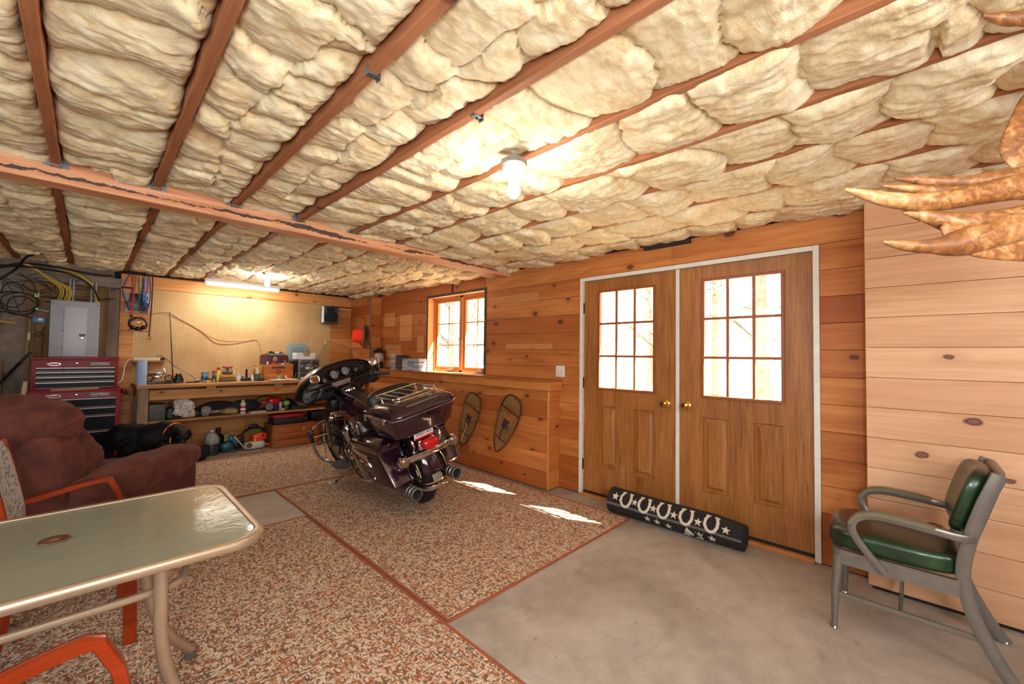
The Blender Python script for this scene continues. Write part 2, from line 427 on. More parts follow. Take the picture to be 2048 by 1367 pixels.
# back wall: pegboard, header and side boards, boards behind the bench
def peg_mat():
    n = NT('pegboard'); v = n.coords((1/.0254, 1/.0254, 1/.0254), kind='Object')
    sp = n.n('SeparateXYZ', Vector=v)
    fx = n.math('SUBTRACT', n.math('FRACT', sp.outputs[0]), .5); fz = n.math('SUBTRACT', n.math('FRACT', sp.outputs[2]), .5)
    d = n.math('SQRT', n.math('ADD', n.math('MULTIPLY', fx, fx), n.math('MULTIPLY', fz, fz)))
    hole = n.math('LESS_THAN', d, .15)
    base = n.ramp(n.noise(n.coords(), 3, 4), [(.35, lin('bc9663')), (.65, lin('caa877'))])
    n.base(n.mix(hole, base, lin('3d2a14')), .55); n.b.inputs['Specular IOR Level'].default_value = .25
    n.bump(n.math('SUBTRACT', 1.0, hole), .6, .004); MATS['pegboard'] = n.m
peg_mat()
MB().b2((.40, BY-.004, .93), (2.90, BY+.004, 2.185)).build('pegboard_panel', W_('pegboard'), wall_b, smooth=0, origin='center')
plank(wall_b, (.262, BY-.022, 2.165), (3.25, BY-.004, 2.33), W_('pine_back'), name='header_board')
for i in range(13):
    z0 = .01+.178*i; z1 = min(z0+.178, 2.165)
    if z0 > 2.1: break
    plank(wall_b, (.262, BY-.018, z0+.001), (.40 if z0 < 1.6 else .565, BY-.003, z1-.001), W_('pine_back'))
    plank(wall_b, (2.89, BY-.018, z0+.001), (3.25, BY-.003, z1-.001), W_('pine_back'))
    if z1 < .95:
        for p, q in joints(.40, 2.89, .8, 1.6): plank(wall_b, (p+.001, BY-.018, z0+.001), (q-.001, BY-.003, z1-.001), W_('pine_back'))
# rough concrete left of the pegboard, with plywood backing and a grey stud
MB().b2((LX, BY-.05, 0), (.2, BY+.02, 2.5)).build('concrete_face', W_('wall_concrete'), wall_b, smooth=0)
MB().b2((-.50, BY-.065, .3), (.16, BY-.05, 2.14)).build('plywood_backing', W_('ply'), wall_b, smooth=0, origin='center')
MB().b2((.15, BY-.085, .0), (.255, BY-.04, 2.12)).build('stud', W_('old_board'), wall_b, bevel=.003, origin='center')
MB().b2((-.9, BY-.09, 2.13), (.262, BY-.05, 2.25)).build('sill_plate', wood('grey_plate', '8d8375', '62594e', axis=0, rough=.85), wall_b, bevel=.003, origin='center')

# ------------------------------------------------------------------ joists, beam, hangers
JX = [-2.27, -1.85, -1.42, -1.0, -.575, -.155, .265, .682, 1.10, 1.53, 1.95, 2.365, 2.78, 3.19]
JXB = [-2.27, -1.85, -1.42, -1.0, -.59, -.17, .305, .705, 1.08, 1.50, 1.92, 2.34, 2.76, 3.18]
joists = []
for x in JX: MB().b2((x-.019, RY, JZ), (x+.019, 3.383, 2.63)).build('joist', W_('joist_wood'), ceiling, bevel=.003, seg=1, smooth=0, origin='center')
for x in JXB: MB().b2((x-.019, 3.52, JZ), (x+.019, BY, 2.63)).build('joist', W_('joist_wood'), ceiling, bevel=.003, seg=1, smooth=0, origin='center')
def beam_mat():
    n = NT('beam_wood'); g = n.noise(n.coords((1.4, 26, 26)), 1.0, 5, .6, 1.0)
    c = n.ramp(g, [(.32, lin('b8764e')), (.5, lin('d79a70')), (.68, lin('e4b08a'))])
    # a torn strip of black tar paper glue along the face
    sp = n.n('SeparateXYZ', Vector=n.coords((1, 1, 1)))
    mid = n.math('MULTIPLY', n.math('SUBTRACT', n.noise(n.coords((1.7, 0, 0)), 1.0, 5, .65), .5), .13)
    w = n.ramp(n.noise(n.coords((1.1, 0, 0)), 1.3, 3, .6), [(.40, (0, 0, 0)), (.50, (.010, .010, .010)), (.66, (.026, .026, .026))])
    d = n.math('ADD', n.math('ABSOLUTE', n.math('SUBTRACT', sp.outputs[2], n.math('SUBTRACT', mid, .095))), n.math('MULTIPLY', n.math('SUBTRACT', n.noise(n.coords((26, 40, 40)), 1.0, 4, .7), .42), .030))
    tar = n.math('LESS_THAN', d, w)
    front = n.math('LESS_THAN', sp.outputs[1], -.05)
    c = n.mix(n.math('MULTIPLY', n.math('MULTIPLY', tar, front), .92), c, lin('2a2023'))
    streak = n.ramp(n.noise(n.coords((.9, 60, 60)), 1.0, 3), [(.64, (0, 0, 0)), (.72, (.35, .35, .35))])
    c = n.mix(streak, c, lin('7a4024'))
    n.base(c, .65); n.bump(g, .15, .003); MATS['beam_wood'] = n.m
beam_mat()
struct(MB().b2((LX, 3.385, BZ), (WX+.01, 3.52, 2.56)).build('trim_1', W_('beam_wood'), bevel=.004, seg=1, smooth=0, origin='center'), 'heavy ceiling beam with a torn black tar strip')
galv = mat('galvanised', '8d9296', .42, .85, var=.15)
for i, x in enumerate(JX):
    if -.7 < x < 3.3:
        m = MB(); m.b2((x-.021, 3.33, JZ-.003), (x+.021, 3.386, JZ)); m.b2((x-.0225, 3.335, JZ-.003), (x-.0195, 3.386, JZ+.09)); m.b2((x+.0195, 3.335, JZ-.003), (x+.0225, 3.386, JZ+.09))
        m.b2((x-.05, 3.381, JZ), (x-.02, 3.3845, JZ+.09)); m.b2((x+.02, 3.381, JZ), (x+.05, 3.3845, JZ+.09))
        m.build('joist_hanger', galv, ceiling, smooth=0)

# ------------------------------------------------------------------ insulation batts (pillowed fibreglass between the joists)
NR = np.random.RandomState(11); TAB = NR.rand(8, 256, 256).astype(np.float32)
def vn(x, y, k=0):
    xi, yi = np.floor(x).astype(int), np.floor(y).astype(int); fx, fy = x-xi, y-yi
    fx = fx*fx*fx*(fx*(fx*6-15)+10); fy = fy*fy*fy*(fy*(fy*6-15)+10); T = TAB[k % 8]
    a = T[xi & 255, yi & 255]; b = T[(xi+1) & 255, yi & 255]; c = T[xi & 255, (yi+1) & 255]; d = T[(xi+1) & 255, (yi+1) & 255]
    return (a*(1-fx)+b*fx)*(1-fy)+(c*(1-fx)+d*fx)*fy
def fbm(x, y, k, o=4, g=.5):
    s = 0; a = 1; t = 0
    for i in range(o): s = s+a*vn(x*2**i+i*17.3, y*2**i+i*9.1, k+i); t += a; a *= g
    return s/t
def ins_mat():
    n = NT('fibreglass'); v = n.coords((1, 1, 1))
    f = n.noise(v, 6, 5, .6, .8); f2 = n.noise(n.coords((4, 9, 8)), 3, 5, .65, 1.0); f3 = n.noise(n.coords((40, 130, 60)), 1.0, 4, .6, 1.2)
    c = n.ramp(n.math('ADD', n.math('MULTIPLY', f, .5), n.math('MULTIPLY', f2, .5)), [(.30, lin('c29c66')), (.42, lin('dbc295')), (.54, lin('e9dab5')), (.72, lin('f2ead0'))])
    n.base(c, .95); n.b.inputs['Specular IOR Level'].default_value = .08
    n.b.inputs['Sheen Weight'].default_value = .15
    f4 = n.noise(n.coords((1, 1, 1)), 150, 3, .7); n.bump(n.math('ADD', n.math('MULTIPLY', f2, .7), n.math('ADD', n.math('MULTIPLY', f3, .4), n.math('MULTIPLY', f4, .35))), .6, .012)
    MATS['fibreglass'] = n.m
ins_mat()
def bay(xa, xb, ya, yb, seed, rough=1.0, drop=0.0):
    rs = random.Random(seed); nx = 44; dy = .0085; ny = int((yb-ya)/dy)
    u = np.linspace(0, 1, nx)[None, :]; y = np.linspace(ya, yb, ny)[:, None]
    X0, X1 = xa+.019, xb-.019; x = X0+(X1-X0)*u; U = np.broadcast_to(u, (ny, nx)); Y = np.broadcast_to(y, (ny, nx)); Xg = x+0*y
    # creases: two runs of pillows side by side where the batt is split down its middle
    def run(k, smin, smax):
        bs = [ya-.3]
        while bs[-1] < yb+.3: bs.append(bs[-1]+rs.uniform(smin, smax))
        sl = [rs.uniform(-.13, .13) for _ in bs]; cv = [rs.uniform(-.10, .10) for _ in bs]; bl = [rs.uniform(.052, .088) for _ in bs]; po = [rs.choice((.45, .6, .8, 1.2, 1.7)) for _ in bs]
        wob = .07*(fbm(Xg*8+seed+k*5, Y*3+seed*3, seed+k, 3)-.5)+.02*(vn(Xg*30, Y*11, seed+1+k)-.5)
        H = np.zeros((ny, nx))
        for i in range(len(bs)-1):
            lo = bs[i]+sl[i]*(U-.5)+cv[i]*(4*U*(1-U)-.6)+wob; hi = bs[i+1]+sl[i+1]*(U-.5)+cv[i+1]*(4*U*(1-U)-.6)+wob
            t = (Y-lo)/np.maximum(hi-lo, .03); ins = (t >= 0) & (t <= 1); tt = np.clip(t, 0, 1)**po[i]
            p = np.power(np.clip(4*tt*(1-tt), 0, 1), .42)*(1-.25*tt)
            H = np.where(ins, np.maximum(H, bl[i]*p), H)
        return H
    lo_, hi_ = (.15, .34) if xa < .5 else ((.20, .42) if xa < 1.4 else (.26, .52))
    H = run(0, lo_, hi_)
    if xa < 1.6 or ya > 3:
        H2 = run(2, lo_, hi_); us = .5+.5*(fbm(0*U+seed*1.3, Y*1.6, seed, 2)-.5)+.06*(vn(0*U, Y*14, seed)-.5)
        sp_ = fbm(0*U+seed*.7, Y*1.1+seed, seed+2, 2) > .50
        dv = np.abs(U-us); H = np.where(sp_, np.where(U < us, H, H2)*np.clip((dv/.06)+.25, 0, 1)**.35, H)
    e = np.abs(2*U-1); q = 1-(.55 if xa < 1.0 else .30)*e**8
    wx = Xg+.06*(fbm(Xg*5, Y*5+seed, seed+2, 3)-.5); wy = Y+.10*(fbm(Xg*4+9, Y*4+seed, seed+3, 3)-.5)
    if xa < 1.4: fold = 1-np.abs(2*fbm(wx*4+seed, wy*13, seed+4, 3)-1); fold2 = 1-np.abs(2*fbm(wx*14+3, wy*34, seed+5, 3)-1)
    else: fold = 1-np.abs(2*fbm(wx*15+seed, wy*4, seed+4, 3)-1); fold2 = 1-np.abs(2*fbm(wx*36+3, wy*12, seed+5, 3)-1)
    lump = fbm(Xg*9+seed*2, Y*9, seed+6, 4)-.5
    gate = np.clip(H/.06, .25, 1)
    Z = 2.435-drop-(H*q)*.9-rough*gate*(.018*(fold-.72)+.010*(fold2-.7)+.042*lump)+.004*(vn(Xg*70, Y*90, seed)-.5)
    over = (.017 if xa < 1.0 else .022)*(fbm(U*0+seed, Y*6, seed+7, 4)-(.42 if xa < 1.0 else .28))*2.2
    sgn = (2*U-1); Xo = Xg+np.sign(sgn)*np.maximum(0, e-.82)/.18*over*np.where(U < .5, 1, .9)
    # edges roll up into the bay
    Z = Z+np.where(e > .93, (e-.93)/.07*.018, 0)
    cols_x = np.concatenate([Xo[:, :1]*0+X0+.002, Xo, Xo[:, :1]*0+X1-.002], 1); cols_z = np.concatenate([np.full((ny, 1), 2.56), Z, np.full((ny, 1), 2.56)], 1); cols_y = np.concatenate([Y[:, :1], Y, Y[:, :1]], 1)
    # ragged ends of the strip stay inside it; cut the strip into batts
    cuts = [0]; k = 0
    while cuts[-1] < ny-1:
        nxt = cuts[-1]+int(rs.uniform(.95, 1.35)/dy); cuts.append(ny-1 if ny-1-nxt < 40 else nxt)
    C = nx+2
    for a, b in zip(cuts, cuts[1:]):
        n = b-a+1; co = np.stack([cols_x[a:b+1], cols_y[a:b+1], cols_z[a:b+1]], -1).reshape(-1, 3).astype(np.float32)
        idx = np.arange(n*C).reshape(n, C); f = np.stack([idx[:-1, :-1], idx[1:, :-1], idx[1:, 1:], idx[:-1, 1:]], -1).reshape(-1, 4)
        me = bpy.data.meshes.new('insulation_batt'); me.vertices.add(len(co)); me.vertices.foreach_set('co', co.ravel())
        me.loops.add(f.size); me.loops.foreach_set('vertex_index', f.ravel().astype(np.int32)); me.polygons.add(len(f))
        me.polygons.foreach_set('loop_start', np.arange(0, f.size, 4, dtype=np.int32)); me.update(calc_edges=True); me.shade_smooth()
        me.materials.append(W_('fibreglass')); o = bpy.data.objects.new('insulation_batt', me); COL.objects.link(o); o.parent = ceiling
for i in range(3, len(JX)-1):
    bay(JX[i], JX[i+1], -1.4, 3.38, 20+i, .8 if JX[i] < 1.4 else 1.1, 0 if JX[i] < 1.0 else min(.045, .018*(JX[i]-.1)))
    bay(JXB[i], JXB[i+1], 3.53, BY-.02, 60+i, 1.25, .03)
bay(JX[-1], WX+.035, -1.4, 3.38, 50, 1.0, .055); bay(JXB[-1], WX+.035, 3.53, BY-.02, 90, 1.2, .06)

# ------------------------------------------------------------------ doors
def oak_mat():
    n = NT('oak_door'); g = n.noise(n.coords((40, 40, 2.2), .6), 1.0, 6, .62, 1.8); b = n.noise(n.coords((7, 7, 1.1), .6), 1.0, 4)
    c = n.ramp(n.math('ADD', n.math('MULTIPLY', g, .6), n.math('MULTIPLY', b, .4)), [(.36, lin('744618')), (.47, lin('905a28')), (.62, lin('a86e36'))])
    n.base(c, .42); n.bump(g, .2, .002); MATS['oak_door'] = n.m
oak_mat()
mat('lite_trim', '8a4a22', .4); mat('white_paint', 'd9d6cc', .5, var=.06, vscale=14); mat('brass', 'd6a54a', .18, 1.0); mat('dark_metal', '3c342a', .4, .8)
mat('rubber', '141414', .7); mat('black_plastic', '121213', .35); mat('chrome', 'd8d8da', .08, 1.0); mat('steel', '9a9a98', .35, 1.0); mat('sill_wood', 'b8773c', .55, var=.2)
def pane_mat(name='clear_glass', tint=(.95, .97, .97)):
    n = NT(name); tr = n.n('BsdfTransparent'); tr.inputs[0].default_value = tint+(1,); gl = n.n('BsdfGlossy'); gl.inputs['Roughness'].default_value = .02
    lw = n.n('LayerWeight', Blend=.5); fac = n.math('ADD', .025, n.math('MULTIPLY', n.math('POWER', lw.outputs['Facing'], 5.0), .5)); mx = n.n('MixShader'); n.set(mx.inputs[0], fac); n.set(mx.inputs[1], tr.outputs[0]); n.set(mx.inputs[2], gl.outputs[0])
    n.set(n.out.inputs[0], mx.outputs[0]); MATS[name] = n.m; return n.m
pane_mat()
fr = MB(); fx = (WX-.012, WX+.13)
fr.b2((fx[0], DY0, 0.01), (fx[1], DY0+.035, DZ1)); fr.b2((fx[0], DY1-.035, 0.01), (fx[1], DY1, DZ1)); fr.b2((fx[0], DY0+.035, DZ1-.035), (fx[1], DY1-.035, DZ1)); fr.b2((WX+.012, 1.406, .03), (fx[1], 1.436, DZ1-.035))
frame = struct(fr.build('trim_2', W_('white_paint'), bevel=.002, seg=1), 'white painted frame around the double doors')
struct(MB().b2((WX-.03, DY0+.035, 0), (WX+.13, DY1-.035, .028)).build('trim_3', W_('sill_wood'), bevel=.004, seg=1), 'worn wooden door sill')
def door(name, y0, y1, gy0, gy1, p1, p2, knob_y, hinge_y, label):
    z0, z1, gz0, gz1 = .05, DZ1-.038, 1.055, 1.985; xf, xb = WX+.018, WX+.062
    root = bpy.data.objects.new(name, None); COL.objects.link(root); root.location = (WX+.04, (y0+y1)/2, 0); struct(root, label)
    off = -Vector(root.location)
    def put(mb, nm, m, **k):
        o = mb.build(nm, m, root, **k); o.location = o.location+off; return o
    pz0, pz1 = .295, .895; m = MB()
    m.b2((xf, y0, z0), (xb, gy0, z1)); m.b2((xf, gy1, z0), (xb, y1, z1)); m.b2((xf, gy0, gz1), (xb, gy1, z1)); m.b2((xf, gy0, pz1), (xb, gy1, gz0)); m.b2((xf, gy0, z0), (xb, gy1, pz0))
    a, b = sorted([p1, p2]); m.b2((xf, a[1], pz0), (xb, b[0], pz1)); m.b2((xf, gy0, pz0), (xb, a[0], pz1)) if a[0]-gy0 > .002 else None; m.b2((xf, b[1], pz0), (xb, gy1, pz1)) if gy1-b[1] > .002 else None
    put(m, 'slab', W_('oak_door'), smooth=0, origin=(WX+.04, (y0+y1)/2, 1.0))
    for pa, pb in (a, b):
        m = MB(); c = ((pa+pb)/2, (pz0+pz1)/2); hy, hz = (pb-pa)/2, (pz1-pz0)/2
        rect = lambda x, d: [(x, c[0]-hy+d, c[1]-hz+d), (x, c[0]+hy-d, c[1]-hz+d), (x, c[0]+hy-d, c[1]+hz-d), (x, c[0]-hy+d, c[1]+hz-d)]
        m.rings([rect(xf+.03, 0), rect(xf-.004, 0), rect(xf-.004, .007), rect(xf+.016, .014), rect(xf+.016, .026), rect(xf+.001, .052)], cap=True)
        put(m, 'raised_panel', W_('oak_door'), smooth=0, origin=(xf, c[0], c[1]))
    m = MB(); t = .016
    for lo, hi in (((gy0-t, gz0-t), (gy1+t, gz0+.008)), ((gy0-t, gz1-.008), (gy1+t, gz1+t)), ((gy0-t, gz0), (gy0+.008, gz1)), ((gy1-.008, gz0), (gy1+t, gz1))): m.b2((xf-.010, lo[0], lo[1]), (xf+.012, hi[0], hi[1]))
    put(m, 'glazing_trim', W_('lite_trim'), bevel=.003, seg=1)
    wy, wz = (gy1-gy0)/3, (gz1-gz0)/3
    for k in (1, 2):
        put(MB().b2((xf-.004, gy0+wy*k-.010, gz0), (xf+.014, gy0+wy*k+.010, gz1)), 'muntin', W_('lite_trim'), bevel=.003, seg=1)
        put(MB().b2((xf-.0045, gy0, gz0+wz*k-.010), (xf+.0135, gy1, gz0+wz*k+.010)), 'muntin', W_('lite_trim'), bevel=.003, seg=1)
    for i in range(3):
        for j in range(3):
            put(MB().b2((xf+.018, gy0+wy*i+.001, gz0+wz*j+.001), (xf+.022, gy0+wy*(i+1)-.001, gz0+wz*(j+1)-.001)), 'pane', W_('clear_glass'), smooth=0)
    k = MB(); k.lathe([(.033, 0), (.033, .005), (.026, .010), (.012, .014), (.011, .03), (.022, .036), (.028, .046), (.029, .056), (.025, .066), (.012, .070)], (xf, knob_y, .967), 20, axis=(-1, 0, 0))
    kn = put(k, 'door_knob', W_('brass'), origin=(xf, knob_y, .967))
    for hz in (.30, 1.10, 1.84):
        h = MB(); h.cyl((xf-.012, hinge_y, hz-.055), (xf-.012, hinge_y, hz+.055), .007, n=10); h.b2((xf-.008, hinge_y-.006, hz-.05), (xf+.004, hinge_y+.006, hz+.05)); put(h, 'hinge', W_('dark_metal'))
    put(MB().b2((xf-.004, y0, .028), (xb, y1, z0)), 'door_sweep', W_('rubber'), smooth=0)
    return root
door('door_1', .490, 1.404, .67, 1.214, (.655, .862), (1.02, 1.222), 1.341, .483, 'right hand oak door with nine panes and brass knob')
door('door_2', 1.438, 2.357, 1.63, 2.186, (1.624, 1.827), (1.989, 2.189), 1.517, 2.364, 'left hand oak door with nine panes and brass knob')

# ------------------------------------------------------------------ window
wroot = bpy.data.objects.new('window_1', None); COL.objects.link(wroot); wroot.location = (WX+.1, 4.445, 1.115); struct(wroot, 'twin casement window in an orange wood frame with dark trim')
def wput(mb, nm, m, **k):
    o = mb.build(nm, m, wroot, **k); o.location = o.location-wroot.location; return o
wood('win_wood', 'd08a50', 'b06a34', axis=2, knots=0, var=.2); ww = W_('win_wood')
iy0, iy1, iz0, iz1 = NY0+.035, NY1-.035, 1.117, 2.165
m = MB(); m.b2((WX-.004, iy0-.02, iz1), (WX+.2, iy1+.02, iz1+.02)); m.b2((WX-.004, iy0-.02, iz0), (WX+.2, iy0, iz1)); m.b2((WX-.004, iy1, iz0), (WX+.2, iy1+.02, iz1)); m.b2((WX-.02, iy0-.02, iz0-.022), (WX+.2, iy1+.02, iz0)); wput(m, 'jamb', ww, bevel=.002, seg=1)
def trim_mat():
    n = NT('dark_trim'); v = n.n('TexVoronoi', Vector=n.coords((22, 22, 22)), Scale=1.0); n.base(n.mix(n.math('LESS_THAN', v.outputs['Distance'], .16), lin('463a30'), lin('a89a88')), .6, .3); MATS['dark_trim'] = n.m
trim_mat()
for lo, hi in (((NY0, NZ0), (NY0+.034, NZ1)), ((NY1-.034, NZ0), (NY1, NZ1)), ((NY0+.034, NZ1-.034), (NY1-.034, NZ1))):
    wput(MB().b2((WX-.008, lo[0], lo[1]), (WX+.001, hi[0], hi[1])), 'edge_trim', W_('dark_trim'), smooth=0)
my = 4.42; X0 = WX+.10
m = MB(); m.b2((X0, my-.03, iz0), (X0+.08, my+.03, iz1)); m.b2((X0, iy0, iz1-.03), (X0+.08, iy1, iz1)); m.b2((X0, iy0, iz0), (X0+.08, iy1, iz0+.03)); m.b2((X0, iy0, iz0), (X0+.08, iy0+.025, iz1)); m.b2((X0, iy1-.025, iz0), (X0+.08, iy1, iz1)); wput(m, 'casement_frame', ww, bevel=.003, seg=1)
for a, b in ((iy0+.027, my-.032), (my+.032, iy1-.027)):
    z0, z1 = iz0+.032, iz1-.032; m = MB(); t = .038
    m.b2((X0+.02, a, z0), (X0+.06, a+t, z1)); m.b2((X0+.02, b-t, z0), (X0+.06, b, z1)); m.b2((X0+.02, a+t, z0), (X0+.06, b-t, z0+t)); m.b2((X0+.02, a+t, z1-t), (X0+.06, b-t, z1)); wput(m, 'sash', ww, bevel=.003, seg=1)
    ga, gb, gz0, gz1 = a+t, b-t, z0+t, z1-t
    wput(MB().b2((X0+.036, (ga+gb)/2-.007, gz0), (X0+.046, (ga+gb)/2+.007, gz1)), 'grille_bar', ww, smooth=0)
    for k in (1, 2): wput(MB().b2((X0+.0365, ga, gz0+(gz1-gz0)*k/3-.007), (X0+.0455, gb, gz0+(gz1-gz0)*k/3+.007)), 'grille_bar', ww, smooth=0)
    for i in range(2):
        for j in range(3):
            wput(MB().b2((X0+.048, ga+(gb-ga)*i/2+.001, gz0+(gz1-gz0)*j/3+.001), (X0+.052, ga+(gb-ga)*(i+1)/2-.001, gz0+(gz1-gz0)*(j+1)/3-.001)), 'pane', W_('clear_glass'), smooth=0)
    c = (a+b)/2-.1; m = MB(); m.sbox((X0-.012, c, iz0+.022), (.03, .11, .03), pw=4, seg=3); m.tube(smooth_pts([(X0-.02, c+.03, iz0+.03), (X0-.045, c, iz0+.036), (X0-.04, c-.06, iz0+.03)], 5), .006, 6); m.ball((X0-.04, c-.065, iz0+.03), .010, 8, 6); wput(m, 'crank_handle', mat('cream_plastic', 'cfc4a8', .4))

# ------------------------------------------------------------------ outdoors
struct(MB().b2((WX+.15, -30, -.3), (60, 45, -.12)).build('ground', mat('yard', 'b8ab92', .9, var=.25, vscale=.6)), 'sunlit yard outside the doors')
struct(MB().b2((WX+.15, -4, 2.64), (WX+.62, 9, 2.80)).build('roof_eave', W_('white_paint')), 'roof overhang outside the doors')
bark = mat('bark', '8f867b', .9, var=.35, vscale=9); leafm = mat('needles', '84926f', .8, var=.3)
rt = random.Random(5)
def bare_tree(x, y, h, r, label):
    o = thing('bare_tree', label, 'tree', (x, y, -.12), 0, 'bare trees outside the windows'); m = MB()
    lean = Vector((rt.uniform(-.06, .06), rt.uniform(-.06, .06), 1))
    m.tube([lean*h*t for t in (0, .15, .4, .7, 1)], [r*1.3, r, r*.85, r*.6, r*.15], 10); m.build('trunk', bark, o)
    m = MB()
    for _ in range(44):
        t = rt.uniform(.12, .95); p = lean*h*t; a = rt.uniform(0, 2*PI); l = h*.13*(1.1-t)*rt.uniform(.5, 1.3); d = Vector((math.cos(a), math.sin(a), rt.uniform(.1, .9)))
        q = p+d*l*.5+Vector((0, 0, .1*l)); e = p+d*l; m.tube([p, q, e], [r*.3*(1.1-t), r*.18*(1.1-t), .004], 5)
        for _ in range(4):
            s = p.lerp(e, rt.uniform(.3, .95)); dd = Vector((rt.uniform(-1, 1), rt.uniform(-1, 1), rt.uniform(0, 1)))*l*.35; m.tube([s, s+dd*.5+Vector((0, 0, -.02)), s+dd], [.012, .008, .003], 4)
    b = m.build('branches', bark, o); b['kind'] = 'stuff'
def conifer(x, y, h, label):
    o = thing('conifer_tree', label, 'tree', (x, y, -.12), 0, 'evergreens outside the windows'); m = MB(); m.tube([(0, 0, 0), (0, 0, h*.5), (0, 0, h)], [h*.018, h*.012, .01], 8); m.build('trunk', bark, o)
    bm = MB()
    for i in range(900):
        t = rt.random()**.8; z = h*(.08+.9*t); rr = h*.19*(1.02-t)*rt.uniform(.35, 1); a = rt.uniform(0, 2*PI)
        c = Vector((math.cos(a)*rr, math.sin(a)*rr, z-rr*.25)); s = rt.uniform(.06, .17); n = Vector((math.cos(a), math.sin(a), -.35)).normalized(); side = n.cross(Vector((0, 0, 1))).normalized()
        bm.quad(c-n*s*1.4-side*s*.5, c+n*s*.2-side*s*.7, c+n*s*1.5, c+n*s*.2+side*s*.7)
    f = bm.build('foliage', leafm, o, smooth=0); f['kind'] = 'stuff'
TL = ['tall bare tree seen through the right door panes', 'bare trunk seen through the right hand door', 'thin bare tree outside the left door', 'bare tree outside the casement window', 'dark trunk beyond the left casement']
for x, y, h, r, l in ((9, 2.0, 11, .20, TL[0]), (11, 5.0, 12, .16, 'slim bare tree between the two doors view'), (13, 1.0, 13, .24, TL[1]), (12, 7.5, 11, .17, TL[2]), (8.5, 10.2, 10, .15, TL[3]), (9.5, 12.2, 11, .2, TL[4]), (16, -1.5, 13, .2, 'far bare tree deep in the yard'), (20, 9.5, 13, .22, 'far bare tree behind the evergreens'), (9, 16.5, 12, .18, 'bare tree at the far end of the casement view'), (19, 20, 14, .25, 'farthest bare tree across the yard')):
    bare_tree(x, y, h, r, l)
for x, y, h, l in ((16, 11.0, 9, 'green conifer seen through the left door panes'), (17, 5.5, 10, 'tall conifer behind the bare trunks'), (15, 17.5, 9, 'conifer seen through the casement window'), (20, 14.5, 11, 'far conifer beyond the yard'), (21, 1.5, 11, 'conifer far right beyond the yard')):
    conifer(x, y, h, l)
# ------------------------------------------------------------------ rugs
def rug_mat():
    n = NT('rug_fleck'); w = n.noise(n.coords((1, 1, 1)), 34, 2)
    tw = n.t.nodes.new('ShaderNodeVectorMath'); tw.operation = 'ADD'
    nz = n.n('TexNoise', Vector=n.coords((1, 1, 1)), Scale=60.0, Detail=2.0)
    sc = n.t.nodes.new('ShaderNodeVectorMath'); sc.operation = 'SCALE'; n.set(sc.inputs[0], nz.outputs['Color']); sc.inputs['Scale'].default_value = .012
    n.set(tw.inputs[0], n.coords((1, 1, 1))); n.set(tw.inputs[1], sc.outputs[0])
    def layer(s):
        mp = n.t.nodes.new('ShaderNodeMapping'); mp.inputs['Scale'].default_value = s; n.set(mp.inputs[0], tw.outputs[0])
        v = n.n('TexVoronoi', {'feature': 'F1'}, Vector=mp.outputs[0], Scale=1.0); e = n.n('TexVoronoi', {'feature': 'DISTANCE_TO_EDGE'}, Vector=mp.outputs[0], Scale=1.0)
        r = n.n('SeparateColor', Color=v.outputs['Color']).outputs[0]
        c = n.ramp(r, [(0, lin('cdb598')), (.28, lin('dccab4')), (.50, lin('9c5232')), (.64, lin('b0714c')), (.70, lin('5f5a58')), (.80, lin('a08260')), (.92, lin('7c6454'))], 'CONSTANT')
        return n.mix(n.ramp(e.outputs['Distance'], [(.02, (.8, .8, .8)), (.08, (0, 0, 0))]), c, lin('966c52')), e.outputs['Distance']
    a, ea = layer((52, 150, 60)); b, eb = layer((150, 52, 60))
    sel = n.math('GREATER_THAN', n.noise(n.coords((1, 1, 1)), 38, 1), .5)
    c = n.mix(sel, a, b)
    n.base(c, .95); n.b.inputs['Specular IOR Level'].default_value = .1
    h = n.n('Mix', i0=sel, i2=ea, i3=eb); n.bump(h.outputs[0], .5, .006); MATS['rug_fleck'] = n.m
rug_mat(); mat('rug_binding', '9a4f30', .85, var=.12, vscale=60)
def rug(name, label, pts, edges):
    o = thing(name, label, 'rug', (sum(p[0] for p in pts)/len(pts), sum(p[1] for p in pts)/len(pts), 0)); L = Vector(o.location)
    m = MB(); m.rings([[Vector((x, y, .001))-L for x, y in pts], [Vector((x, y, .009))-L for x, y in pts]]); m.build('pile', W_('rug_fleck'), o, smooth=0)
    for i in edges:
        a, b = Vector((*pts[i], .006)), Vector((*pts[(i+1) % len(pts)], .006))
        MB().tube([a-L, b-L], 1.0, flat=((0, 0, 1), .005, .008)).build('binding', W_('rug_binding'), o)
    return o
rug('area_rug', 'square flecked rug with the motorcycle parked on it by the knee wall', [(1.325, 1.715), (3.195, 1.72), (3.19, 4.49), (1.325, 4.50)], (0, 1, 2, 3))
rug('area_rug', 'flecked rug under the glass table in front', [(-2.6, -1.9), (1.296, -1.9), (1.298, 3.63), (-2.6, 3.60)], (1, 2))
rug('area_rug', 'flecked rug before the workbench behind the motorcycle', [(-1.2, 4.53), (3.19, 4.53), (3.16, 6.34), (-1.2, 6.40)], (0, 1, 2))

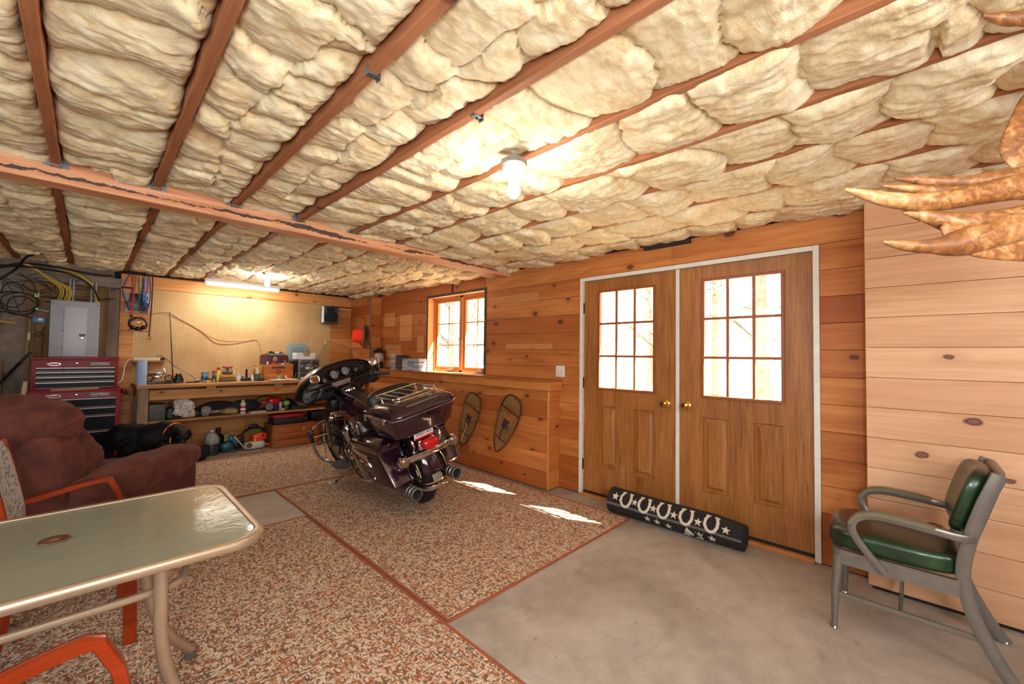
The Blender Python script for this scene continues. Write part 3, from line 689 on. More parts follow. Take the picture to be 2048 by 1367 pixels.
# ------------------------------------------------------------------ glass patio table
mat('champagne', 'b39a80', .38, .55, var=.06); mat('grommet', '5a2d1c', .4); mat('cast_base', '5c554c', .6)
def table_glass():
    n = NT('textured_glass'); f = n.noise(n.coords((1, 1, 1)), 16, 4, .6, .8)
    n.base(lin('9d9c86'), .09); n.b.inputs['Specular IOR Level'].default_value = .8
    tr = n.n('BsdfTransparent'); tr.inputs[0].default_value = (.80, .84, .78, 1); mx = n.n('MixShader'); mx.inputs[0].default_value = .62
    n.bump(f, .28, .004); n.set(mx.inputs[1], tr.outputs[0]); n.set(mx.inputs[2], n.b.outputs[0]); n.set(n.out.inputs[0], mx.outputs[0]); MATS['textured_glass'] = n.m
table_glass()
def rrect(x0, x1, y0, y1, r, n=10):
    out = []
    for cx, cy, a in ((x1-r, y0+r, -PI/2), (x1-r, y1-r, 0), (x0+r, y1-r, PI/2), (x0+r, y0+r, PI)):
        out += [(cx+r*math.cos(a+PI/2*i/n), cy+r*math.sin(a+PI/2*i/n)) for i in range(n+1)]
    return out
tb = thing('patio_table', 'glass topped patio table with champagne metal frame and umbrella hole', 'table', (-.06, 2.03, .0095))
ch = W_('champagne')
# outline: gently bowed sides
def bow(x, y):
    return (x*(1+.0*y), y*(1-.10*max(0, abs(x)/.52)**2.0))
out = [bow(x, y) for x, y in rrect(-.525, .525, -.425, .425, .10)]
inn = [(x*.958, y*.948) for x, y in out]
MB().rings([[(x, y, .711) for x, y in inn], [(x, y, .717) for x, y in inn]]).build('glass_top', W_('textured_glass'), tb, smooth=0)
MB().rings([[(x*.95, y*.935, .700) for x, y in out], [(x, y, .690) for x, y in out], [(x*1.012, y*1.015, .698) for x, y in out], [(x*1.012, y*1.015, .716) for x, y in out], [(x, y, .722) for x, y in out], [(x*.966, y*.956, .7195) for x, y in out]], loop=True).build('rim', ch, tb, smooth=50)
MB().lathe([(.016, .712), (.028, .712), (.038, .7185), (.036, .722), (.022, .7225), (.016, .719), (.016, .712)], (0, .04, 0), 24, cap=False).build('umbrella_ring', W_('grommet'), tb)
for sx in (-1, 1):
    for sy in (-1, 1):
        pts = smooth_pts([(sx*.245, sy*.27, .695), (sx*.25, sy*.265, .55), (sx*.255, sy*.255, .42), (sx*.28, sy*.25, .28), (sx*.34, sy*.26, .14), (sx*.42, sy*.285, .03)], 5)
        lg = MB().tube(pts, .019, 12).build('leg', ch, tb)
        MB().cyl((sx*.415, sy*.284, .0), (sx*.42, sy*.285, .035), .023, .021, 12).build('foot_cap', W_('cast_base'), lg)
for sy in (-1, 1):
    MB().tube(smooth_pts([(-.30, sy*.20, .56), (-.2, sy*.235, .565), (0, sy*.25, .57), (.2, sy*.235, .565), (.30, sy*.20, .56), (.335, sy*.10, .555)], 6), .0125, 10).build('stretcher', ch, tb)
MB().tube(smooth_pts([(.335, -.10, .555), (.345, 0, .55), (.335, .10, .555)], 6), .0125, 10).build('end_stretcher', ch, tb); m = MB(); m.tube(smooth_pts([(-.335, -.10, .555), (-.345, 0, .55), (-.335, .10, .555)], 6), .0125, 10); m.build('end_stretcher', ch, tb)
m = MB(); m.tube([(-.03, -.245, .565), (-.03, -.12, .52), (.03, -.07, .52), (.05, .07, .52), (-.01, .10, .52), (-.03, .245, .565)], .007, 8); m.tube([(.0, -.1, .52), (.04, -.0, .52), (-.0, .09, .52)], .006, 6); m.build('umbrella_bracket', ch, tb)
ub = thing('umbrella_base', 'round dark umbrella base standing under the glass table', 'umbrella base', (-.06, 2.07, .009))
MB().lathe([(.235, 0), (.238, .02), (.20, .045), (.06, .07), (.032, .075), (.030, .22), (.022, .225)], n=32).build('weight', W_('cast_base'), ub)

# ------------------------------------------------------------------ cherry wood armchairs at the table
wood('cherry', '9a3512', '6e220a', axis=0, knots=0, var=.1, rough=.22, grain=18, spec=.5)
def weave():
    n = NT('grey_weave'); v = n.coords((90, 90, 90)); k = n.n('TexVoronoi', Vector=v, Scale=1.0); f = n.noise(n.coords((60, 60, 60)), 1.0, 2)
    n.base(n.mix(n.math('GREATER_THAN', f, .56), lin('b9b6b2'), lin('77777a')), .95); n.bump(k.outputs['Distance'], .3, .003); MATS['grey_weave'] = n.m
weave(); mat('black_fabric', '16161c', .9, var=.2)
def cherry_chair(label, loc):
    o = thing('wooden_armchair', label, 'chair', loc, 0, 'cherry armchairs at the glass table'); c = W_('cherry'); w = .262
    bar = lambda pts, a, b: MB().tube(pts, 1.0, flat=((0, 1, 0), a, b))
    for s in (-1, 1):
        y = s*w
        bar([(.26, y, 0), (.255, y, .25), (.245, y, .47)], .016, .024).build('front_leg', c, o, bevel=.003, seg=1)
        bar(smooth_pts([(-.18, y, 0), (-.13, y, .22), (-.115, y, .45), (-.15, y, .70), (-.20, y, .92)], 5), .015, .022).build('rear_leg', c, o)
        bar(smooth_pts([(-.15, y, .595), (-.05, y, .615), (.08, y, .645), (.165, y, .657)], 4)+[Vector((.19, y, .65)), Vector((.225, y, .575)), Vector((.25, y, .46))], .023, .014).build('armrest', c, o)
        bar([(-.12, y, .40), (.25, y, .42)], .014, .028).build('side_rail', c, o)
    MB().sbox((.06, 0, .455), (.38, .46, .07), pw=5).build('seat', W_('black_fabric'), o)
    MB().sbox((-.165, 0, .72), (.075, .50, .46), pw=5, rot=(0, R(-12), 0), fn=lambda p: (p.x-.12*(1-(p.y/.22)**2)*.25, p.y, p.z)).build('backrest', W_('grey_weave'), o)
    bar2 = MB().tube([(.25, -w, .40), (.25, w, .40)], 1.0, flat=((0, 0, 1), .028, .014)); bar2.build('front_rail', c, o)
    return o
cherry_chair('cherry red armchair with grey back beyond the glass table', (-.085, 2.885, .009))
cherry_chair('cherry red armchair whose arm shows at the bottom front', (-.15, 1.165, .009))

# ------------------------------------------------------------------ burgundy recliner
def cord_mat():
    n = NT('burgundy_cord'); v = n.coords((1, 1, 1)); f = n.noise(v, 9, 4, .6); rib = n.n('TexWave', {'wave_type': 'BANDS', 'bands_direction': 'X'}, Vector=v, Scale=55.0, Distortion=.6)
    c = n.ramp(f, [(.3, lin('3d1810')), (.5, lin('562519')), (.72, lin('6c3322'))]); n.base(n.mix(n.math('MULTIPLY', rib.outputs['Fac'], .25), c, lin('40160c')), .88)
    n.b.inputs['Sheen Weight'].default_value = .22; n.b.inputs['Sheen Roughness'].default_value = .4; n.b.inputs['Sheen Tint'].default_value = lin('c07866'); n.bump(n.math('ADD', n.math('MULTIPLY', rib.outputs['Fac'], .3), n.noise(v, 22, 4)), .5, .010); MATS['burgundy_cord'] = n.m
cord_mat(); cord = W_('burgundy_cord')
from mathutils import noise as mnoise
def puff(m, c, d, rot=None, pw=3.2, amp=.012, fq=7, seg=14, fn=None, seedv=0, fold=(1, 3, 1)):
    def f(p):
        q = Vector((p.x*fq*fold[0], p.y*fq*fold[1], p.z*fq*fold[2]))+Vector((seedv*3.7, seedv*1.3, seedv))
        k = 1-abs(mnoise.noise(q))*2; kk = mnoise.noise(q*.45); s = p*(1+(amp*k+amp*1.2*kk)/max(p.length, .05))
        return fn(s) if fn else s
    return m.sbox(c, d, pw=pw, rot=rot, seg=seg, fn=f)
rc = thing('recliner', 'overstuffed burgundy corduroy recliner seen from behind its right arm', 'recliner', (.013, 4.06, .009), R(-39.7))
m = MB(); m.sbox((0, .02, .22), (.72, .82, .36), pw=8, seg=6); m.build('base', cord, rc)
puff(MB(), (0, .10, .45), (.56, .66, .18), amp=.008, seedv=1).build('seat_cushion', cord, rc)
for s, nm in ((1, 'armrest'), (-1, 'armrest')):
    a = MB(); m = a
    m.sbox((s*.36, -.01, .28), (.20, .92, .50), pw=7, seg=8); ar = a.build(nm, cord, rc)
    puff(MB(), (s*.365, .0, .55), (.25, .98, .21), pw=2.8, amp=.024, seedv=3+s, fold=(1.2, 1.6, .6), fn=lambda p: (p.x*(1+.22*max(0, p.y/.5)), p.y, p.z+(-.03*math.sin((p.y+.5)*4.2)-.05*max(0, -p.y-.1)) -.035*max(0, p.y/.5))).build('arm_pad', cord, ar)
m = MB(); m.sbox((-.02, -.40, .55), (.62, .20, .74), pw=6, rot=(R(13), 0, 0), seg=8); bk = m.build('backrest', cord, rc)
puff(MB(), (-.03, -.44, .90), (.60, .30, .32), rot=(R(18), 0, 0), pw=2.6, amp=.034, seedv=7, fold=(1.6, 1, 1.5)).build('head_cushion', cord, bk)
puff(MB(), (-.02, -.31, .70), (.58, .28, .32), rot=(R(14), 0, 0), pw=2.6, amp=.032, seedv=9, fold=(1.6, 1, 1.5)).build('back_cushion', cord, bk)
puff(MB(), (0, -.20, .53), (.54, .24, .24), rot=(R(14), 0, 0), pw=2.6, amp=.026, seedv=12, fold=(1.6, 1, 1.5)).build('lumbar_cushion', cord, bk)
m = MB(); m.sbox((0, .43, .25), (.54, .09, .34), pw=6, seg=6); m.build('footrest', cord, rc)

# ------------------------------------------------------------------ green vinyl office armchair
mat('grey_enamel', '7e7870', .32, .55, var=.1); mat('olive_pad', '6c6650', .5)
def vinyl():
    n = NT('green_vinyl'); f = n.noise(n.coords((1, 1, 1)), 7, 5, .65, .6); geo = n.t.nodes.new('ShaderNodeTexCoord'); sp = n.n('SeparateXYZ', Vector=geo.outputs['Normal'])
    g = n.ramp(f, [(.35, lin('0d2413')), (.62, lin('1a3a1e')), (.8, lin('355036'))]); worn = n.ramp(f, [(.3, lin('1c160f')), (.7, lin('33281b'))])
    n.base(n.mix(n.ramp(sp.outputs[2], [(.72, (0, 0, 0)), (.95, (.9, .9, .9))]), g, worn), .3); n.b.inputs['Coat Weight'].default_value = .2; n.bump(n.noise(n.coords((1, 1, 1)), 160, 2), .12, .002); MATS['green_vinyl'] = n.m
vinyl()
oc = thing('office_armchair', 'old grey steel office armchair with green vinyl seat by the pale boards', 'chair', (2.92, 0, 0))
en = W_('grey_enamel'); w = .215
flat = lambda pts, a, b, nrm=(1, 0, 0): MB().tube(pts, 1.0, flat=(nrm, a, b))
for s in (-1, 1):
    x = s*w
    lg = MB().tube([(x*1.03, .305, 0), (x*1.0, .30, .2), (x*.99, .285, .375)], [.013, .018, .024], 14).build('front_leg', en, oc)
    MB().lathe([(.014, 0), (.016, .006), (.013, .012)], (x*1.03, .305, 0), 12).build('glide', W_('chrome'), lg)
    rl = flat(smooth_pts([(x*1.06, -.305, .0), (x*1.05, -.245, .10), (x*1.03, -.175, .26), (x*1.0, -.145, .42), (x, -.160, .56), (x, -.205, .74), (x*.98, -.255, .885)], 6), .013, .024).build('rear_leg', en, oc)
    MB().lathe([(.014, 0), (.016, .006), (.013, .012)], (x*1.06, -.305, 0), 12).build('glide', W_('chrome'), rl)
    ap = [(x*1.10, -.175, .600), (x*1.22, -.14, .602), (x*1.24, -.05, .610), (x*1.24, .06, .618), (x*1.24, .14, .618), (x*1.24, .205, .595), (x*1.24, .228, .545), (x*1.22, .21, .49), (x*1.15, .165, .42), (x*1.08, .11, .345)]
    am = flat(smooth_pts(ap, 6), .011, .016).build('armrest', en, oc)
    pp = smooth_pts([(x*1.24, -.06, .619), (x*1.24, .0, .626), (x*1.24, .08, .630), (x*1.24, .145, .629), (x*1.24, .205, .606), (x*1.24, .236, .560)], 5)
    flat(pp, .022, .010).build('arm_pad', W_('olive_pad'), am)
    MB().b2((x-.008, -.19, .165), (x+.008, .29, .187)).build('side_stretcher', en, oc, bevel=.003, seg=1)
sr = [(px, py) for px, py in rrect(-.235, .235, -.165, .315, .045, 6)]
MB().rings([[(a, b, .335) for a, b in sr], [(a, b, .405) for a, b in sr], [(a*.9, b*.94, .405) for a, b in sr], [(a*.9, b*.94, .335) for a, b in sr]], loop=True).build('seat_frame', en, oc, smooth=40)
MB().sbox((0, .085, .455), (.47, .51, .115), pw=4.5, seg=10, fn=lambda p: (p.x, p.y, p.z+(.016*(1-(p.x/.235)**2)*(1-(p.y/.255)**2) if p.z > 0 else 0))).build('seat', W_('green_vinyl'), oc)
MB().sbox((0, -.185, .735), (.41, .075, .31), pw=4.5, seg=10, rot=(R(16), 0, 0), fn=lambda p: (p.x, p.y+.03*(p.x/.2)**2, p.z)).build('backrest', W_('green_vinyl'), oc)
MB().sbox((0, -.222, .735), (.425, .03, .33), pw=8, seg=8, rot=(R(16), 0, 0)).build('back_shell', en, oc)
MB().b2((-w, .05, .168), (w, .066, .184)).build('cross_stretcher', en, oc, bevel=.003, seg=1)
MB().b2((-.008, .052, .184), (.008, .064, .335)).build('strut', en, oc, bevel=.002, seg=1)

# ------------------------------------------------------------------ rolled saddle rug against the doors
rr = thing('rolled_rug', 'rolled black rug with pale horseshoes and stars against the doors', 'rug', (3.27, 1.43, 0), 0)
def black_weave():
    n = NT('black_weave'); f = n.noise(n.coords((90, 90, 90)), 1.0, 3); n.base(n.ramp(f, [(.35, lin('100d0c')), (.7, lin('2b2421'))]), .95); n.bump(f, .4, .004); MATS['black_weave'] = n.m
black_weave(); mat('cream_yarn', 'c9bfae', .95, var=.2, vscale=120)
ang = math.atan2(-.045, 1.06)
Y0, Y1 = -.56, .485; RR = .100
def rx(y): return .022*math.sin((y+.5)*1.1)-.035*(y)
def rr_r(y): return RR*(1+.16*max(0, (y-.1)))*(1-.10*max(0, -y-.35)/.2)
rg = []
for i in range(25):
    y = Y0+(Y1-Y0)*i/24; r = rr_r(y); rg.append([(rx(y)+r*math.cos(2*PI*j/28)*1.06, y, r+r*math.sin(2*PI*j/28)) for j in range(28)])
MB().rings(rg, cap=True).build('roll', W_('black_weave'), rr)
def on_roll(y, a, lift=.0018):
    r = rr_r(y)+lift; return Vector((rx(y)-r*1.06*math.cos(a), y, rr_r(y)+r*math.sin(a)))
def patch(m, poly, y0, a0, sz):
    """a flat woven motif laid on the curved side of the roll; poly in metres (along, up)"""
    P = [on_roll(y0-px*sz, a0+py*sz/RR) for px, py in poly]; N = sum(((p-Vector((rx(p.y), p.y, rr_r(p.y)))).normalized() for p in P), Vector()).normalized()
    m.rings([P, [p+N*.0012 for p in P]])
def star(k=5, r=.5): return [((r if i % 2 == 0 else r*.42)*math.sin(PI*i/k), (r if i % 2 == 0 else r*.42)*math.cos(PI*i/k)) for i in range(2*k)]
def strip(m, pts, w):
    P = [Vector((a, b)) for a, b in pts]
    for a, b in zip(P, P[1:]):
        d = (b-a).normalized(); nn = Vector((-d.y, d.x))*w/2; yield [tuple(a-nn-d*w*.1), tuple(b-nn+d*w*.1), tuple(b+nn+d*w*.1), tuple(a+nn-d*w*.1)]
for i, y in enumerate((.315, .155, -.005, -.18, -.36)):
    m = MB(); hs = [(-.30, .55), (-.42, .2), (-.42, -.15), (-.25, -.45), (0, -.56), (.25, -.45), (.42, -.15), (.42, .2), (.30, .55)]
    for q in strip(m, hs, .20): patch(m, q, y, .62, .102)
    for sx in (-1, 1): patch(m, [(sx*.30-.16, .5), (sx*.30+.16, .5), (sx*.30+.16, .64), (sx*.30-.16, .64)], y, .62, .102)
    m.build('horseshoe_motif', W_('cream_yarn'), rr, smooth=0)
for y, a, s in ((.41, .66, .068), (.235, .60, .056), (.075, .55, .062), (-.09, .5, .062), (-.27, .48, .062), (-.46, .5, .062), (.12, -.38, .056), (.04, -.42, .056), (-.05, -.5, .056), (-.37, -.45, .062)):
    m = MB(); patch(m, star(), y, a, s); m.build('star_motif', W_('cream_yarn'), rr, smooth=0)
m = MB()
for dz in (-.05, .05):
    P = [on_roll(Y0+(Y1-Y0)*i/30, .02+dz) for i in range(31)]; Q = [on_roll(Y0+(Y1-Y0)*i/30, .02+dz+.045) for i in range(31)]
    for i in range(30): m.quad(P[i], P[i+1], Q[i+1], Q[i])
m.build('stripe', mat('grey_yarn', '8a7f72', .95, var=.25, vscale=90), rr, smooth=0)
m = MB(); hp = [(-.5, -.5), (-.25, .1), (-.1, .5), (.02, .35), (.3, .1), (.5, -.1), (.42, -.3), (.12, -.2), (.15, -.55)]; patch(m, hp, -.20, -.5, .085); m.build('horse_motif', W_('cream_yarn'), rr, smooth=0)
m = MB(); patch(m, [(-.3, -.5), (-.35, .3), (-.1, .1), (0, .45), (.12, .1), (.35, .35), (.3, -.5)], -.28, -.5, .08); m.build('mane_motif', W_('cream_yarn'), rr, smooth=0)

# ------------------------------------------------------------------ snowshoes hung on the knee wall
wood('ash', '5f3518', '3c2010', axis=2, knots=0, var=.1); mat('rawhide', '8d7044', .7, var=.25, vscale=30); mat('leather', '33241a', .7)
def snowshoe(label, p, rz, dark=False):
    """p on the wall; long axis up, toe at the top"""
    o = thing('snowshoe', label, 'snowshoe', p, 0, 'snowshoes on the knee wall'); o.rotation_euler = (rz, 0, 0)
    H = [(0, .345), (.085, .322), (.132, .25), (.146, .14), (.135, 0), (.105, -.16), (.055, -.29), (.0, -.35)]
    loop = smooth_pts([(0, y, z) for y, z in H]+[(0, -y, z) for y, z in H[-2::-1]], 4)
    MB().tube(loop[:-1], .0105, 8, closed=True).build('frame', W_('ash'), o)
    m = MB()
    hw = lambda z: float(np.interp(z, [a[1] for a in H[::-1]], [a[0] for a in H[::-1]]))
    for z in (.17, -.185): MB().tube([(0, -hw(z), z), (0, hw(z), z)], .010, 6).build('crossbar', W_('ash'), o)
    m = MB(); rw = random.Random(4)
    for z0, z1, st in ((-.30, -.19, .020), (-.18, .155, .024), (.18, .31, .018)):
        z = z0
        while z < z1:
            for sg in (-1, 1):
                a, b = hw(z), hw(min(z1, z+.10))
                if z0 == -.18 and abs(z-.08) < .05: y0, y1 = sg*.055, sg*hw(z+.02)
                elif z0 == -.18: y0, y1 = -sg*a*.1, sg*hw(min(z1, z+.06))
                else: y0, y1 = -sg*a, sg*b
                m.tube([(0, y0, z), (.003, (y0+y1)/2, z+(.03 if z0 == -.18 else .05)), (0, y1, min(z1, z+(.06 if z0 == -.18 else .10)))], .0032, 5)
            m.tube([(0, -hw(z), z), (-.002, 0, z+.004), (0, hw(z), z)], .0028, 5) if not (z0 == -.18 and .03 < z < .15) else None
            if z0 == -.18:
                for sg in (-1, 1): m.tube([(0, sg*(hw(z)+.006), z), (-.012, sg*hw(z), z+.006), (0, sg*(hw(z)-.012), z+.008)], .004, 5)
            z += st
    for sg in (-1, 1): m.tube(smooth_pts([(0, sg*.06, .03), (0, sg*.065, .10), (0, sg*.07, .16)], 4), .005, 6)
    m.tube([(0, -.06, .03), (0, .06, .03)], .005, 6)
    w = m.build('webbing', W_('rawhide'), o)
    m = MB(); m.sbox((-.012, 0, .0), (.02, .07, .09), pw=4, seg=4); m.tube(smooth_pts([(-.012, -.05, .05), (-.03, 0, .06), (-.012, .05, .05)], 4), 1.0, flat=((1, 0, 0), .002, .011)); m.tube(smooth_pts([(-.012, .0, -.04), (-.016, .01, -.12), (-.012, .0, -.2)], 4), .006, 6); m.build('binding_strap', W_('leather'), o)
    MB().cyl((.02, 0, .345), (-.015, 0, .348), .003, n=6).build('nail', W_('dark_metal'), o)
    if dark: MB().tube(smooth_pts([(-.016, .02, .03), (-.02, .0, .0), (-.018, -.004, -.12), (-.016, .01, -.30)], 5), .0035, 6).build('cord', mat('pale_cord', 'cbb48a', .8), o)
    return o
snowshoe('wooden snowshoe with a hanging cord, half hidden behind the motorcycle', (3.222, 3.85, .575), R(22), True)
snowshoe('wooden snowshoe with pale rawhide webbing nearest the doors', (3.222, 3.22, .60), R(25))

# ------------------------------------------------------------------ moose antler on a post at the edge of the room
def antler_mat():
    n = NT('antler'); g = n.noise(n.coords((14, 40, 40)), 1.0, 5, .6, 1.0); f = n.noise(n.coords((1, 1, 1)), 3.2, 3)
    n.base(n.ramp(n.math('ADD', n.math('MULTIPLY', g, .45), n.math('MULTIPLY', f, .55)), [(.34, lin('4a260f')), (.47, lin('855226')), (.58, lin('bb8a54')), (.72, lin('e3c49a'))]), .45); n.bump(g, .4, .004); MATS['antler'] = n.m
antler_mat()
al = thing('moose_antler', 'broad brown moose antler with pale pointed tines overhead at right', 'antler', (1.95, -.50, 1.75))
S = lambda p, k=.75: Vector((p[0]*k, p[1]*k, 1.37+(p[2]-1.37)*k))-Vector(al.location)
def tine(pts, rad, name='tine', k=.75):
    P = smooth_pts([S(p, k) for p in pts], 5); q = len(P)-1; rr_ = [max(.0025, float(np.interp(i/q, np.linspace(0, 1, len(rad)), rad))) for i in range(len(P))]
    MB().tube(P, rr_, 12).build(name, W_('antler'), al)
tine([(1.648, .149, 1.904), (1.717, .093, 1.887), (1.809, .014, 1.875), (1.915, -.067, 1.886), (2.054, -.153, 1.923), (2.23, -.279, 1.972), (2.45, -.42, 2.0)], [.003, .014, .020, .023, .026, .034, .05])
tine([(1.837, .068, 1.949), (1.913, -.01, 1.94), (2.01, -.094, 1.936), (2.107, -.18, 1.948), (2.3, -.3, 1.99)], [.003, .010, .014, .018, .03])
tine([(1.919, .039, 1.992), (2.004, -.047, 1.985), (2.088, -.134, 1.981), (2.26, -.284, 2.012), (2.45, -.42, 2.03)], [.003, .013, .017, .028, .05])
tine([(1.709, .065, 1.734), (1.758, .015, 1.723), (1.837, -.052, 1.725), (1.947, -.122, 1.75), (2.171, -.27, 1.83), (2.45, -.45, 1.93)], [.003, .012, .018, .034, .042, .055])
tine([(1.832, .02, 1.848), (1.894, -.043, 1.833), (1.989, -.126, 1.815), (2.202, -.274, 1.852), (2.45, -.45, 1.95)], [.003, .016, .028, .036, .05])
tine([(2.231, -.194, 2.622), (2.289, -.252, 2.612), (2.404, -.369, 2.592), (2.62, -.52, 2.35)], [.003, .016, .024, .05], k=.74)
m = MB(); pal = [(2.26, -.21, 2.10), (2.30, -.24, 2.20), (2.36, -.28, 2.32), (2.44, -.32, 2.42), (2.66, -.50, 2.5), (2.75, -.6, 2.2), (2.62, -.6, 1.9), (2.46, -.46, 1.88), (2.33, -.33, 1.97)]
P = [S(p) for p in pal]; cen = sum(P, Vector())/len(P); nn = Vector((.72, .69, .05)).normalized()
m.rings([[p.lerp(cen, .5)+nn*.018 for p in P], [p.lerp(cen, .08)+nn*.010 for p in P], P, [p.lerp(cen, .08)-nn*.010 for p in P], [p.lerp(cen, .5)-nn*.018 for p in P]]); m.build('palm', W_('antler'), al, sub=2, smooth=180)
wb_ = [(1.86, -.05, 1.80), (1.93, -.085, 1.832), (2.05, -.17, 1.84), (2.3, -.35, 1.90), (2.5, -.48, 1.90), (2.45, -.45, 1.72), (2.2, -.29, 1.70), (2.0, -.155, 1.695), (1.90, -.09, 1.715)]
P = [S(p) for p in wb_]; cen = sum(P, Vector())/len(P)
m = MB(); m.rings([[p.lerp(cen, .4)+nn*.012 for p in P], [p.lerp(cen, .06)+nn*.008 for p in P], P, [p.lerp(cen, .06)-nn*.008 for p in P], [p.lerp(cen, .4)-nn*.012 for p in P]]); m.build('palm', W_('antler'), al, sub=2, smooth=180)
m = MB(); m.tube(smooth_pts([S((2.6, -.55, 2.15)), S((2.7, -.66, 2.0)), Vector((.12, -.06, .0))], 5), .022, 10); m.build('beam', W_('antler'), al)
MB().b2((.10, -.16, -.16), (.13, .06, .16)).build('plaque', W_('cherry'), al, bevel=.006)
po = MB().b2((2.08, -.66, 0), (2.17, -.57, 2.37)).build('support_post', W_('old_board'), None, bevel=.004, origin=(2.125, -.615, 0)); struct(po)
po.name = 'trim_4'
# ------------------------------------------------------------------ touring motorcycle leaning on its side stand
def paint_mat():
    n = NT('deep_plum_paint'); n.base(lin('1d0a10'), .16, .35); n.b.inputs['Coat Weight'].default_value = 1.0; n.b.inputs['Coat Roughness'].default_value = .03
    f = n.noise(n.coords((1, 1, 1)), 900, 1); n.set(n.b.inputs['Base Color'], n.ramp(f, [(.35, lin('1a0a14')), (.75, lin('401d31'))])); MATS['deep_plum_paint'] = n.m
paint_mat(); pt = W_('deep_plum_paint'); chm = W_('chrome')
blk = mat('satin_black', '0d0d0e', .38); gls = mat('gloss_black', '08080a', .28, coat=.25); lea = mat('black_leather', '16130f', .5, bump=.25, bscale=120, var=.2, vscale=9); tyre = mat('tyre_rubber', '0f0f0f', .8)
alu = mat('brushed_alloy', '8c8a84', .42, .9, var=.1, vscale=40); dkeng = mat('engine_black', '1c1a18', .5, .4); redl = mat('red_lens', 'b00815', .12, coat=.8, var=.25, vscale=60); amber = mat('smoke_lens', '6b5038', .12, coat=.8)
MO = thing('motorcycle', 'dark plum touring motorcycle with chrome rack leaning on its stand', 'motorcycle', (2.175, 3.27, .016))
_a, _b = R(1.5), R(14); _s = Vector((math.sin(_a), math.cos(_a), 0)); _rt = Vector((math.cos(_a), -math.sin(_a), 0)); _up = Vector((0, 0, 1))
_l = _rt*math.cos(_b)+_up*math.sin(_b); _h = _up*math.cos(_b)-_rt*math.sin(_b)
mm = Matrix((_s, -_l, _h)).transposed(); MO.rotation_euler = mm.to_euler()
Q = lambda s, l, h: Vector((s, -l, h))
def QQ(pts): return [Q(*p) for p in pts]
TC, TS = math.cos(R(15)), math.sin(R(15)); PV = 1.10
def T(s, l, h): ds = s-PV; return Q(PV+ds*TC+l*TS, -ds*TS+l*TC, h)
def TT(pts): return [T(*p) for p in pts]
def T2(s, l, h): ds = s-PV; c_, s_ = math.cos(R(3)), math.sin(R(3)); return Q(PV+ds*c_+l*s_, -ds*s_+l*c_, h)
TROT = Matrix.Rotation(R(15), 3, 'Z')
def wheel(s, r, w, name, tf=Q):
    c = tf(s, 0, r); ax = (tf(s, .1, r)-tf(s, -.1, r)).normalized()
    fw = Vector((ax.y, -ax.x, 0)).normalized(); up = ax.cross(fw)
    if up.z < 0: up = -up
    loop = [c+fw*(r-w)*math.cos(2*PI*i/40)+up*(r-w)*math.sin(2*PI*i/40) for i in range(40)]
    m = MB(); rg = []
    for i in range(40):
        d = (loop[i]-c).normalized(); rg.append([loop[i]+d*w*math.cos(2*PI*j/14)+ax*w*1.0*math.sin(2*PI*j/14) for j in range(14)])
    m.rings(rg, cap=False, loop=True); t = m.build(name, tyre, MO, smooth=60)
    m = MB()
    for k in range(5):
        a0 = 2*PI*k/5
        for i in range(6):
            a = a0+i*2*PI/5/6+.1; d0 = fw*math.cos(a)+up*math.sin(a); dt = -fw*math.sin(a)+up*math.cos(a); p = c+d0*(r-.001)
            m.rings([[p-dt*.004-ax*w*.75, p+dt*.004-ax*w*.75, p+dt*.012+ax*w*.75, p+dt*.004+ax*w*.75], [q+d0*.004 for q in (p-dt*.004-ax*w*.75, p+dt*.004-ax*w*.75, p+dt*.012+ax*w*.75, p+dt*.004+ax*w*.75)]])
    tr = m.build('tread', tyre, t, smooth=0); tr['kind'] = 'stuff'
    m = MB(); rr_ = r-2*w+.012
    m.rings([[c+(fw*math.cos(2*PI*i/32)+up*math.sin(2*PI*i/32))*x+ax*y for i in range(32)] for x, y in ((rr_, -.05), (rr_+.012, -.045), (rr_, .0), (rr_+.012, .045), (rr_, .05), (rr_-.02, .04), (rr_-.02, -.04))], loop=True); rim = m.build('wheel_rim', alu, MO)
    m = MB()
    for k in range(9):
        a = 2*PI*k/9; d = fw*math.cos(a)+up*math.sin(a); m.tube([c+d*.03, c+d*(rr_-.01)], [.016, .011], 8)
    m.cyl(c-ax*.06, c+ax*.06, .045, n=16); m.build('spokes', dkeng, rim)
    return c
wheel(0, .322, .066, 'rear_tyre')
wheel(1.60, .322, .058, 'front_tyre', T2)
# rear fender, bumper rail, tip badge
def fender(s0, hc, r0, w, a0, a1, name, tf, par, m_):
    rg = []
    for i in range(15):
        a = R(a0+(a1-a0)*i/14); rg.append([tf(s0-(r0-.035*abs(x)**3)*math.cos(a), x*w, hc+(r0-.035*abs(x)**3)*math.sin(a)) for x in (-1, -.92, -.75, -.45, 0, .45, .75, .92, 1)])
    mm_ = MB(); mm_.rings(rg, closed=False); o = mm_.build(name, m_, par, smooth=60); sd = o.modifiers.new('thick', 'SOLIDIFY'); sd.thickness = .006; return o
rf = fender(0, .335, .365, .098, 2, 105, 'rear_fender', Q, MO, pt)
fender(1.60, .335, .345, .085, 10, 150, 'front_fender', T2, MO, pt)
m = MB(); m.tube(smooth_pts(QQ([(-.10, -.115, .24), (-.28, -.115, .25), (-.375, -.08, .255), (-.395, 0, .257), (-.375, .08, .255), (-.28, .115, .25), (-.10, .115, .24)]), 6), 1.0, flat=((0, 0, 1), .020, .008)); m.build('bumper_rail', chm, rf)
m = MB(); m.tube(smooth_pts(QQ([(-.14, -.118, .285), (-.30, -.115, .292), (-.385, -.07, .30), (-.398, 0, .302), (-.385, .07, .30), (-.30, .115, .292), (-.14, .118, .285)]), 6), 1.0, flat=((0, 0, 1), .008, .008)); m.build('fender_trim', chm, rf)
